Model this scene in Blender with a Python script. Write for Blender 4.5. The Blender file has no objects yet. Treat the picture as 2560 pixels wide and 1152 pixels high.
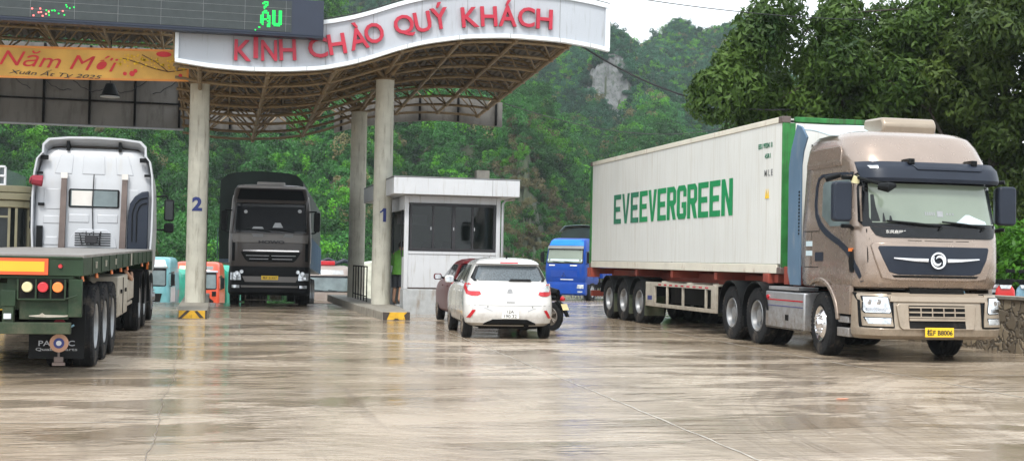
import bpy, bmesh, math, random
import numpy as np
from mathutils import Matrix, Vector

# ---------------------------------------------------------------- camera, sky, sun, exposure
scene = bpy.context.scene
C = scene.collection
R = math.radians
cam_d = bpy.data.cameras.new("camera")
cam = bpy.data.objects.new("camera", cam_d)
C.objects.link(cam)
cam.matrix_world = (Matrix.Translation((0, 0, 1.47)) @ Matrix.Rotation(R(-13.2), 4, 'Z')
                    @ Matrix.Rotation(R(90 + 1.32), 4, 'X') @ Matrix.Rotation(R(1.1), 4, 'Z'))
cam_d.sensor_width = 36
cam_d.lens = 45.0
cam_d.clip_end = 3000
cam_d.clip_start = 0.1
scene.camera = cam

SUN_EL, SUN_AZ = 52, 205          # azimuth of the sun, degrees clockwise from +Y
world = bpy.data.worlds.new("World")
scene.world = world
world.use_nodes = True
nt = world.node_tree
nt.nodes.clear()
sky = nt.nodes.new("ShaderNodeTexSky")
sky.sky_type = 'NISHITA'
sky.sun_disc = False
sky.sun_elevation = R(SUN_EL)
sky.sun_rotation = R(SUN_AZ)
sky.air_density = 1.6
sky.dust_density = 5
ov = nt.nodes.new("ShaderNodeMix")
ov.data_type = 'RGBA'
ov.inputs[0].default_value = 0.86   # cloud cover
ov.inputs[7].default_value = (11.2, 11.9, 12.5, 1)
bg = nt.nodes.new("ShaderNodeBackground")
bg.inputs[1].default_value = 0.086
wo = nt.nodes.new("ShaderNodeOutputWorld")
nt.links.new(sky.outputs[0], ov.inputs[6])
nt.links.new(ov.outputs[2], bg.inputs[0])
nt.links.new(bg.outputs[0], wo.inputs[0])
sd = bpy.data.lights.new("sun", 'SUN')
sd.energy = 1.5
sd.angle = R(13)
sd.color = (1, 0.96, 0.9)
so = bpy.data.objects.new("sun", sd)
C.objects.link(so)
so.rotation_euler = (R(90 - SUN_EL), 0, R(180 - SUN_AZ))
scene.view_settings.view_transform = 'Standard'
scene.view_settings.look = 'None'
scene.view_settings.exposure = 0.92
scene.view_settings.gamma = 1
scene.cycles.max_bounces = 6
scene.cycles.diffuse_bounces = 3
scene.cycles.glossy_bounces = 3
scene.cycles.transparent_max_bounces = 8
scene.cycles.volume_bounces = 0
scene.cycles.caustics_reflective = False
scene.cycles.caustics_refractive = False

rnd = random.Random(7)
rng = np.random.default_rng(7)

# ---------------------------------------------------------------- materials
def mat(name, col, rough=0.5, metal=0.0, var=0.12, vs=2.0, bump=0.0, bs=25.0, dirt=None, dscale=(1, 1, .25),
        dthr=.55, coat=0.0, spec=.5, emit=None, es=1.0, mud=None):
    m = bpy.data.materials.new(name)
    m.use_nodes = True
    n = m.node_tree
    p = n.nodes["Principled BSDF"]
    p.inputs["Roughness"].default_value = rough
    p.inputs["Metallic"].default_value = metal
    p.inputs["Specular IOR Level"].default_value = spec
    p.inputs["Coat Weight"].default_value = coat
    p.inputs["Coat Roughness"].default_value = .08
    tc = n.nodes.new("ShaderNodeTexCoord")
    nz = n.nodes.new("ShaderNodeTexNoise")
    nz.inputs["Scale"].default_value = vs
    nz.inputs["Detail"].default_value = 5
    n.links.new(tc.outputs["Object"], nz.inputs["Vector"])
    cr = n.nodes.new("ShaderNodeValToRGB")
    cr.color_ramp.elements[0].position = .3
    cr.color_ramp.elements[1].position = .7
    lo = [max(0, c * (1 - var)) for c in col[:3]]
    hi = [min(1, c * (1 + var)) for c in col[:3]]
    cr.color_ramp.elements[0].color = (*lo, 1)
    cr.color_ramp.elements[1].color = (*hi, 1)
    n.links.new(nz.outputs[0], cr.inputs[0])
    out = cr.outputs[0]
    if dirt:
        mp = n.nodes.new("ShaderNodeMapping")
        mp.inputs["Scale"].default_value = dscale
        n.links.new(tc.outputs["Object"], mp.inputs[0])
        n2 = n.nodes.new("ShaderNodeTexNoise")
        n2.inputs["Scale"].default_value = 4
        n2.inputs["Detail"].default_value = 8
        n2.inputs["Roughness"].default_value = .65
        n.links.new(mp.outputs[0], n2.inputs["Vector"])
        mr = n.nodes.new("ShaderNodeMapRange")
        mr.inputs[1].default_value = dthr
        mr.inputs[2].default_value = dthr + .15
        n.links.new(n2.outputs[0], mr.inputs[0])
        mx = n.nodes.new("ShaderNodeMix")
        mx.data_type = 'RGBA'
        mx.inputs[7].default_value = (*dirt[:3], 1)
        ml = n.nodes.new("ShaderNodeMath")
        ml.operation = 'MULTIPLY'
        ml.inputs[1].default_value = dirt[3] if len(dirt) > 3 else .8
        n.links.new(mr.outputs[0], ml.inputs[0])
        n.links.new(ml.outputs[0], mx.inputs[0])
        n.links.new(out, mx.inputs[6])
        out = mx.outputs[2]
    if mud:      # road spatter on the lower panels: (height it reaches, strength)
        sx = n.nodes.new("ShaderNodeSeparateXYZ"); n.links.new(tc.outputs["Object"], sx.inputs[0])
        mz = n.nodes.new("ShaderNodeMapRange"); mz.inputs[1].default_value = mud[0]; mz.inputs[2].default_value = .2; n.links.new(sx.outputs[2], mz.inputs[0])
        nm = n.nodes.new("ShaderNodeTexNoise"); nm.inputs["Scale"].default_value = 7; nm.inputs["Detail"].default_value = 9; nm.inputs["Roughness"].default_value = .75; n.links.new(tc.outputs["Object"], nm.inputs["Vector"])
        mm_ = n.nodes.new("ShaderNodeMath"); mm_.operation = 'MULTIPLY_ADD'; mm_.inputs[1].default_value = .42; n.links.new(mz.outputs[0], mm_.inputs[0]); n.links.new(nm.outputs[0], mm_.inputs[2])
        mt = n.nodes.new("ShaderNodeMapRange"); mt.inputs[1].default_value = .58; mt.inputs[2].default_value = .95; mt.inputs[4].default_value = mud[1]; n.links.new(mm_.outputs[0], mt.inputs[0])
        mq = n.nodes.new("ShaderNodeMix"); mq.data_type = 'RGBA'; mq.inputs[7].default_value = (.20, .16, .115, 1); n.links.new(mt.outputs[0], mq.inputs[0]); n.links.new(out, mq.inputs[6]); out = mq.outputs[2]
        rg = n.nodes.new("ShaderNodeMapRange"); rg.inputs[3].default_value = rough; rg.inputs[4].default_value = .75; n.links.new(mt.outputs[0], rg.inputs[0]); n.links.new(rg.outputs[0], p.inputs["Roughness"])
    n.links.new(out, p.inputs["Base Color"])
    if bump:
        n3 = n.nodes.new("ShaderNodeTexNoise")
        n3.inputs["Scale"].default_value = bs
        n3.inputs["Detail"].default_value = 4
        n.links.new(tc.outputs["Object"], n3.inputs["Vector"])
        bp = n.nodes.new("ShaderNodeBump")
        bp.inputs["Strength"].default_value = bump
        bp.inputs["Distance"].default_value = .02
        n.links.new(n3.outputs[0], bp.inputs["Height"])
        n.links.new(bp.outputs[0], p.inputs["Normal"])
    if emit:
        p.inputs["Emission Color"].default_value = (*emit, 1)
        p.inputs["Emission Strength"].default_value = es
    return m

M = {}
SPLIT = set("""corner_post pressed_panel step chrome_bar visor_bracket mudguard mud_flap corner_casting rail side_panel fascia_rib lamp_cluster side_marker tie_hook
 wiper mullion bracket axle_or_leg cross_member picket parking_sensor window_pillar door_handle door_gap window_edge spoiler_strut fairing_bracket cab_latch mirror
 plate_lettering_ white_stripe curtain_mark_ marker_recess roof_edge visor_fixing wiper_recess upright lamp_guard_ side_rack_ fog_light inner_arch wheel_arch fascia_seam black_chevron dark_swoosh dark_interior_edge under_frame loose_wiring headlight_shadow_gap""".split())
MUD = (.22, .17, .12, .7)
M['concrete_col'] = mat('column_concrete', (.56, .55, .47), .7, var=.12, vs=3, bump=.25, dirt=(.20, .17, .12, .75), dscale=(3, 3, .25), dthr=.53)
M['concrete'] = mat('kerb_concrete', (.30, .28, .24), .6, var=.25, vs=5, bump=.4, dirt=(.16, .13, .1, .8))
M['kerb_yellow'] = mat('worn_yellow_paint', (.72, .42, .03), .55, var=.2, vs=6, dirt=(.06, .04, .03, .9), dscale=(1.5, 1, 1), dthr=.56)
M['kerb_black'] = mat('worn_black_paint', (.05, .04, .035), .5, var=.3, vs=8)
M['fascia'] = mat('fascia_panel', (.40, .43, .475), .42, var=.05, vs=.8, dirt=(.25, .26, .26, .6), dscale=(4, 4, .3), dthr=.56)
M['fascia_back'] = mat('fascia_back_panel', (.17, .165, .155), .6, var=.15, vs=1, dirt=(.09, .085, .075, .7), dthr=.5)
M['fascia_trim'] = mat('fascia_trim', (.74, .79, .83), .35, var=.03)
M['seam'] = mat('panel_seam', (.20, .21, .215), .6)
M['redletter'] = mat('red_letter', (.42, .014, .04), .45, var=.08)
M['steel_tan'] = mat('truss_steel', (.25, .18, .095), .55, var=.3, vs=4, dirt=(.08, .045, .025, .8), dscale=(1, 1, 1), dthr=.52)
M['sheet'] = mat('roof_sheet', (.13, .115, .10), .6, metal=.2, var=.2, vs=2, dirt=(.07, .05, .035, .8))
M['led_panel'] = mat('led_matrix', (.040, .050, .053), .6, var=.12, vs=6, bump=.2, bs=60, spec=.3)
M['led_case'] = mat('led_case', (.012, .02, .042), .45, var=.1)
M['led_green'] = mat('led_green', (.0, .25, .04), .5, emit=(.0, 1, .10), es=.75)
M['led_red'] = mat('led_red', (.9, .2, .2), .5, emit=(1, .12, .1), es=.9)
M['black'] = mat('black_plastic', (.006, .007, .008), .5, var=.2, spec=.14)
M['black_gloss'] = mat('black_gloss', (.006, .007, .009), .15, var=.2, spec=.35)
M['navy'] = mat('dark_blue_plastic', (.016, .022, .036), .4, var=.12, spec=.28)
M['rubber'] = mat('tyre_rubber', (.016, .017, .019), .8, var=.3, vs=6, spec=.18, bump=.2, bs=40, dirt=(.13, .11, .09, .7), dscale=(1, 1, 1), dthr=.55)
M['rim_grey'] = mat('wheel_steel', (.30, .31, .32), .4, metal=.5, var=.15, vs=6, dirt=(.2, .16, .12, .7), dscale=(1, 1, 1), dthr=.56)
M['chrome'] = mat('chrome', (.8, .8, .82), .14, metal=1.0, var=.05)
M['alu'] = mat('brushed_aluminium', (.42, .43, .45), .40, metal=.6, var=.10, dirt=(.24, .2, .16, .7), mud=(.9, .9))
M['chassis'] = mat('chassis_black', (.010, .010, .010), .8, var=.3, spec=.12, dirt=(.05, .04, .032, .6))
M['glass'] = mat('dark_glass', (.014, .018, .019), .08, var=.3, vs=1.2, spec=.35)
def clear_glass():
    m = bpy.data.materials.new('booth_glass'); m.use_nodes = True; n = m.node_tree; n.nodes.clear()
    tr = n.nodes.new('ShaderNodeBsdfTransparent'); tr.inputs[0].default_value = (.42, .47, .46, 1)
    gl = n.nodes.new('ShaderNodeBsdfGlossy'); gl.inputs['Roughness'].default_value = .03; fr = n.nodes.new('ShaderNodeFresnel'); fr.inputs[0].default_value = 1.5
    ms = n.nodes.new('ShaderNodeMixShader'); ou = n.nodes.new('ShaderNodeOutputMaterial')
    n.links.new(fr.outputs[0], ms.inputs[0]); n.links.new(tr.outputs[0], ms.inputs[1]); n.links.new(gl.outputs[0], ms.inputs[2]); n.links.new(ms.outputs[0], ou.inputs[0]); return m
M['glass_clear'] = clear_glass()
M['interior'] = mat('booth_interior', (.30, .33, .32), .7)
M['glass_black'] = mat('black_windscreen', (.004, .005, .007), .2, var=.3, vs=1.2, spec=.12)
M['glass_pale'] = mat('windscreen_pale', (.19, .235, .19), .10, var=.1, vs=1.2, coat=.7)  # opaque; pale base colour paints in reflected sky and the curtain behind
M['glass_mid'] = mat('windscreen_mid', (.13, .17, .18), .12, var=.35, vs=1.5, coat=.4)
M['lamp'] = mat('lamp_glass', (.62, .66, .7), .12, metal=.45, var=.4, vs=14, coat=.8)
M['lamp_red'] = mat('lamp_red', (.50, .015, .025), .2, var=.15, coat=.6)
M['lamp_orange'] = mat('lamp_orange', (.85, .22, .04), .3, var=.1, coat=.5)
M['lamp_cream'] = mat('lamp_cream', (.62, .58, .34), .3, var=.1, coat=.4)
M['plate_yellow'] = mat('plate_yellow', (.86, .56, .03), .4, var=.05)
M['plate_white'] = mat('plate_white', (.75, .76, .74), .4, var=.05)
M['plate_orange'] = mat('reflector_orange_yellow', (.92, .42, .03), .4, var=.05)
M['ink'] = mat('black_ink', (.02, .02, .025), .5)
M['ink_blue'] = mat('navy_numeral_paint', (.02, .035, .18), .5, var=.1)
M['white_paint'] = mat('white_marking', (.78, .78, .76), .5)
# vehicles
M['champagne'] = mat('champagne_paint', (.345, .275, .23), .26, metal=.6, var=.06, coat=.5, dirt=(.26, .21, .165, .25), dthr=.6, mud=(1.5, .75))
M['bumper_gold'] = mat('bumper_plastic', (.34, .28, .215), .38, metal=.3, var=.06, coat=.3, dirt=(.20, .165, .12, .6), dthr=.57, mud=(.9, .8))
M['fairing_blue'] = mat('fairing_blue', (.095, .165, .25), .4, var=.14, vs=1, dirt=(.3, .3, .3, .5))
M['fairing_pale'] = mat('fairing_pale', (.55, .68, .74), .35, var=.1)
M['reefer'] = mat('reefer_white', (.67, .68, .655), .45, var=.04, vs=.7, bump=.05, dirt=(.44, .40, .32, .55), dscale=(7, 7, .14), dthr=.52)
M['reefer_rail'] = mat('reefer_rail', (.66, .63, .54), .5, var=.08, dirt=(.33, .2, .12, .7), dscale=(1, 1.2, .6), dthr=.58)
M['green_post'] = mat('green_post', (.03, .18, .045), .55, var=.35, vs=4, spec=.3, dirt=(.05, .045, .03, .9), dscale=(3, 3, .2), dthr=.53)
M['green_ink'] = mat('green_lettering', (.0, .24, .075), .45, var=.1)
M['green_ink_dark'] = mat('dark_green_lettering', (.015, .16, .085), .5, var=.25, vs=5)
M['red_frame'] = mat('red_oxide_steel', (.28, .055, .035), .6, var=.2, dirt=(.1, .06, .05, .7))
M['rack_cream'] = mat('cream_rack', (.42, .39, .33), .55, var=.15, dirt=(.18, .145, .11, .8), mud=(1.0, .8))
M['army'] = mat('olive_green_paint', (.018, .040, .020), .55, var=.25, vs=3, spec=.3, dirt=(.09, .085, .06, .6), dthr=.58, mud=(1.1, .3))
M['deck'] = mat('steel_deck', (.21, .20, .19), .5, var=.25, vs=2, bump=.2, dirt=(.12, .09, .07, .6), dscale=(3, .4, 1))
M['white_cab'] = mat('white_cab_paint', (.45, .47, .50), .35, var=.05, coat=.3, dirt=(.42, .40, .36, .5), dscale=(1, 1, .2), dthr=.57)
M['howo'] = mat('howo_paint', (.058, .050, .047), .4, metal=.1, spec=.35, var=.08, coat=.4)  # dark brown paint, with the canopy's shade put into the colour too
M['howo_hood'] = mat('howo_grey_paint', (.15, .14, .132), .4, metal=.15, var=.06, coat=.1)
M['howo_white'] = mat('howo_white', (.58, .56, .55), .35, var=.08, coat=.4)
M['tarp_green'] = mat('green_tarpaulin', (.012, .026, .022), .65, var=.3, vs=1.5, bump=.6, bs=3)
M['tarp_pale'] = mat('pale_tarpaulin', (.20, .27, .26), .5, var=.25, vs=1.5, bump=.5, bs=4)
M['tarp_teal'] = mat('teal_tarpaulin', (.01, .38, .26), .5, var=.3, vs=2, bump=.6, bs=5)
M['tarp_white'] = mat('white_tarpaulin', (.55, .58, .5), .6, var=.25, vs=3, bump=.7, bs=5)
M['car_white'] = mat('car_white', (.64, .64, .63), .25, var=.02, coat=1, dirt=(.5, .45, .38, .35), dthr=.62, mud=(.62, .5))
M['maroon'] = mat('car_maroon', (.10, .008, .011), .3, metal=.0, var=.1, spec=.3, coat=.15)
M['blue'] = mat('truck_blue', (.003, .05, .31), .4, var=.12, spec=.3, dirt=(.05, .07, .15, .5))
M['blue_light'] = mat('truck_light_blue', (.008, .19, .62), .4, var=.08, spec=.3)
M['orange'] = mat('truck_orange', (.68, .075, .025), .35, var=.1, coat=.6)
M['silver'] = mat('truck_silver', (.30, .25, .225), .35, metal=.3, var=.1, coat=.5)
M['teal_cab'] = mat('truck_teal', (.12, .33, .37), .35, var=.15, coat=.5)
M['booth_white'] = mat('booth_panel', (.56, .58, .61), .45, var=.04, dirt=(.33, .31, .27, .6), dscale=(4, 4, .3), dthr=.55)
M['booth_plinth'] = mat('booth_plinth', (.40, .42, .43), .7, var=.12, vs=6, bump=.4, bs=40, dirt=(.25, .2, .15, .7), dthr=.55)
M['frame_dark'] = mat('dark_window_frame', (.03, .03, .034), .5, spec=.3)
M['olive_roof'] = mat('olive_roof', (.27, .25, .16), .5, var=.15, dirt=(.12, .1, .06, .7))
M['olive_wall'] = mat('olive_wall', (.25, .25, .18), .55, var=.15)
M['skin'] = mat('skin', (.42, .24, .16), .55)
M['hivis'] = mat('lime_raincoat', (.09, .27, .035), .6, var=.2, vs=6)
M['trousers'] = mat('dark_shorts', (.03, .035, .045), .8)
M['hair'] = mat('hair', (.012, .01, .01), .6)
M['redcloth'] = mat('maroon_cloth', (.22, .02, .035), .8, var=.2)
M['brown_strap'] = mat('brown_post', (.125, .095, .085), .5, var=.2, vs=5)
M['clear'] = mat('pale_plastic', (.6, .58, .55), .3)
M['bark'] = mat('bark', (.05, .04, .032), .85, var=.3, vs=6, bump=.8, bs=12)
M['banner'] = mat('banner_yellow', (.66, .38, .08), .6, var=.22, vs=1.2)
M['banner_edge'] = mat('banner_orange', (.72, .28, .06), .6, var=.1)
M['banner_red'] = mat('banner_red', (.62, .03, .04), .6)
M['blossom'] = mat('blossom_yellow', (.85, .55, .02), .6)
M['twig'] = mat('banner_twig', (.12, .07, .03), .7)
M['cable'] = mat('cable_black', (.015, .015, .018), .6)
M['scooter_red'] = mat('scooter_red', (.62, .02, .02), .25, coat=.8)
M['scooter_blue'] = mat('scooter_blue', (.18, .34, .44), .35, coat=.5, var=.4, vs=6)

# ---------------------------------------------------------------- mesh builder
class MB:
    def __init__(s): s.v = []; s.f = []
    def add(s, vs, fs):
        o = len(s.v); s.v += [tuple(map(float, a)) for a in vs]; s.f += [tuple(i + o for i in f) for f in fs]; return s
    def box(s, x0, x1, y0, y1, z0, z1):
        return s.add([(x0, y0, z0), (x1, y0, z0), (x1, y1, z0), (x0, y1, z0), (x0, y0, z1), (x1, y0, z1), (x1, y1, z1), (x0, y1, z1)],
              [(0, 3, 2, 1), (4, 5, 6, 7), (0, 1, 5, 4), (1, 2, 6, 5), (2, 3, 7, 6), (3, 0, 4, 7)])
    def tube(s, pts, r, n=8, caps=True):
        P = [Vector(p) for p in pts]; rr = r if isinstance(r, (list, tuple)) else [r] * len(P)
        vs = []; up = None
        for i, p in enumerate(P):
            d = (P[min(i + 1, len(P) - 1)] - P[max(i - 1, 0)]).normalized()
            if up is None:
                up = Vector((0, 0, 1)) if abs(d.z) < .9 else Vector((1, 0, 0))
            a = d.cross(up)
            if a.length < 1e-4: a = d.cross(Vector((0, 1, 0)))
            a.normalize(); b = a.cross(d).normalized(); up = b
            for k in range(n):
                t = 2 * math.pi * k / n
                vs.append(p + a * (rr[i] * math.cos(t)) + b * (rr[i] * math.sin(t)))
        fs = []
        for i in range(len(P) - 1):
            for k in range(n):
                k2 = (k + 1) % n
                fs.append((i * n + k, i * n + k2, (i + 1) * n + k2, (i + 1) * n + k))
        if caps:
            fs.append(tuple(range(n - 1, -1, -1))); fs.append(tuple((len(P) - 1) * n + k for k in range(n)))
        return s.add(vs, fs)
    def cyl(s, p0, p1, r0, r1=None, n=16):
        return s.tube([p0, p1], [r0, r0 if r1 is None else r1], n)
    def prism(s, poly, plane, a, b):
        def P(u, v, w):
            return {'xz': (u, w, v), 'yz': (w, u, v), 'xy': (u, v, w)}[plane]
        n = len(poly)
        vs = [P(u, v, a) for u, v in poly] + [P(u, v, b) for u, v in poly]
        fs = [tuple(range(n)), tuple(range(2 * n - 1, n - 1, -1))] + [(i, i + n, (i + 1) % n + n, (i + 1) % n) for i in range(n)]
        return s.add(vs, fs)
    def lathe_x(s, prof, cy, cz, n=32, x0=0):
        vs = []; fs = []
        for (x, r) in prof:
            for k in range(n):
                t = 2 * math.pi * k / n
                vs.append((x0 + x, cy + r * math.cos(t), cz + r * math.sin(t)))
        for i in range(len(prof) - 1):
            for k in range(n):
                k2 = (k + 1) % n
                fs.append((i * n + k, i * n + k2, (i + 1) * n + k2, (i + 1) * n + k))
        return s.add(vs, fs)
    def grid(s, pts):
        ny = len(pts); nx = len(pts[0]); vs = [p for row in pts for p in row]
        return s.add(vs, [(j * nx + i, j * nx + i + 1, (j + 1) * nx + i + 1, (j + 1) * nx + i) for j in range(ny - 1) for i in range(nx - 1)])
    def slab(s, outer, inner):
        """outer and inner grids of the same size joined along the border"""
        ny = len(outer); nx = len(outer[0]); o = len(s.v)
        s.grid(outer); s.grid([list(reversed(r)) for r in inner])
        n = nx * ny
        def I(j, i): return o + j * nx + i
        def K(j, i): return o + n + j * nx + (nx - 1 - i)
        for i in range(nx - 1):
            s.f.append((I(0, i + 1), I(0, i), K(0, i), K(0, i + 1)))
            s.f.append((I(ny - 1, i), I(ny - 1, i + 1), K(ny - 1, i + 1), K(ny - 1, i)))
        for j in range(ny - 1):
            s.f.append((I(j, 0), I(j + 1, 0), K(j + 1, 0), K(j, 0)))
            s.f.append((I(j + 1, nx - 1), I(j, nx - 1), K(j, nx - 1), K(j + 1, nx - 1)))
        return s
    def islands(s):
        p = list(range(len(s.v)))
        def find(a):
            while p[a] != a: p[a] = p[p[a]]; a = p[a]
            return a
        for f in s.f:
            r = find(f[0])
            for i in f[1:]: p[find(i)] = r
        g = {}
        for f in s.f: g.setdefault(find(f[0]), []).append(f)
        return list(g.values())
    def build(s, name, m, parent=None, bevel=0, smooth=True, loc=None, rot=None, ang=32, seg=2):
        if name in SPLIT:
            isl = s.islands()
            if 1 < len(isl) <= 60:
                out = []
                for fs in isl:
                    idx = sorted({i for f in fs for i in f}); mp = {a: b for b, a in enumerate(idx)}
                    k = MB(); k.v = [s.v[i] for i in idx]; k.f = [tuple(mp[i] for i in f) for f in fs]
                    out.append(k._build(name, m, parent, bevel, smooth, loc, rot, ang, seg))
                s.out = out
                return out[0]
        s.out = [s._build(name, m, parent, bevel, smooth, loc, rot, ang, seg)]
        return s.out[0]
    def _build(s, name, m, parent=None, bevel=0, smooth=True, loc=None, rot=None, ang=32, seg=2):
        me = bpy.data.meshes.new(name)
        me.from_pydata(s.v, [], s.f)
        bm = bmesh.new(); bm.from_mesh(me)
        bmesh.ops.recalc_face_normals(bm, faces=bm.faces[:])
        bm.to_mesh(me); bm.free()
        me.materials.append(m)
        if smooth:
            me.shade_smooth(); me.set_sharp_from_angle(angle=R(ang))
        o = bpy.data.objects.new(name, me)
        C.objects.link(o)
        if loc: o.location = loc
        if rot: o.rotation_euler = rot
        if parent: o.parent = parent
        if bevel:
            b = o.modifiers.new("edge", 'BEVEL'); b.width = bevel; b.segments = seg; b.limit_method = 'ANGLE'; b.angle_limit = R(40)
            b.harden_normals = False
        return o

def tag(o, label=None, cat=None, group=None, kind=None):
    if label: o["label"] = label
    if cat: o["category"] = cat
    if group: o["group"] = group
    if kind: o["kind"] = kind
    return o

def thing(name, label, cat, loc=(0, 0, 0), rz=0, group=None, rx=0):
    o = bpy.data.objects.new(name, None)
    C.objects.link(o); o.location = loc; o.rotation_euler = (R(rx), 0, R(rz)); o.empty_display_size = .2
    return tag(o, label, cat, group)

def text(s, name, m, parent=None, w=None, h=None, depth=.01, bold=0.0, shear=0.0, face='-y', at=(0, 0, 0), rot=0, bend=None):
    """lettering as a mesh: centred on `at`, fitted to width w and height h, facing face, turned by rot degrees in its plane"""
    cu = bpy.data.curves.new(name, 'FONT'); cu.body = s; cu.extrude = .5; cu.offset = bold; cu.shear = shear; cu.resolution_u = 3
    to = bpy.data.objects.new(name, cu); C.objects.link(to)
    dg = bpy.context.evaluated_depsgraph_get()
    me = bpy.data.meshes.new_from_object(to.evaluated_get(dg))
    if bend:        # strips narrow enough to follow a round column
        bm = bmesh.new(); bm.from_mesh(me); xs_ = [v.co.x for v in bm.verts]
        for xx in np.linspace(min(xs_), max(xs_), 12)[1:-1]: bmesh.ops.bisect_plane(bm, geom=bm.verts[:] + bm.edges[:] + bm.faces[:], plane_co=(xx, 0, 0), plane_no=(1, 0, 0))
        bm.to_mesh(me); bm.free()
    bpy.data.objects.remove(to); bpy.data.curves.remove(cu)
    n = len(me.vertices); co = np.empty(n * 3); me.vertices.foreach_get('co', co); co = co.reshape(-1, 3)
    lo, hi = co.min(0), co.max(0); c = (lo + hi) / 2; sz = hi - lo
    sy = h / sz[1] if h else w / sz[0]
    sx = w / sz[0] if w else sy
    x = (co[:, 0] - c[0]) * sx; y = (co[:, 1] - c[1]) * sy; d = (co[:, 2]) * depth  # +-depth/2
    a = R(rot); x, y = x * math.cos(a) - y * math.sin(a), x * math.sin(a) + y * math.cos(a)
    if bend:
        rad = bend; th = x / rad; rr = rad + d + .004
        q = np.stack([np.sin(th) * rr, -np.cos(th) * rr, y], 1)
    elif face == '-y': q = np.stack([x, -d, y], 1)
    elif face == '-x': q = np.stack([-d, -x, y], 1)
    elif face == '+y': q = np.stack([-x, d, y], 1)
    q = q + np.array(at)
    me.vertices.foreach_set('co', q.astype(np.float32).ravel()); me.update()
    me.materials.clear(); me.materials.append(m)
    o = bpy.data.objects.new(name, me); C.objects.link(o)
    if parent: o.parent = parent
    return o

def smoothstep(a, b, x):
    t = np.clip((x - a) / (b - a), 0, 1); return t * t * (3 - 2 * t)
HAZE = 0.00026
# ---------------------------------------------------------------- ground
def gz(x, y):
    """height of the ground: level up to the gate, falling away behind it, less so on the right"""
    drop = 2.4 - 1.9 * smoothstep(8.5, 14.5, x)
    return -drop * smoothstep(0, 1, np.clip((y - 39.5) / 26, 0, 1) ** .93) - .8 * smoothstep(80, 110, y)

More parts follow.
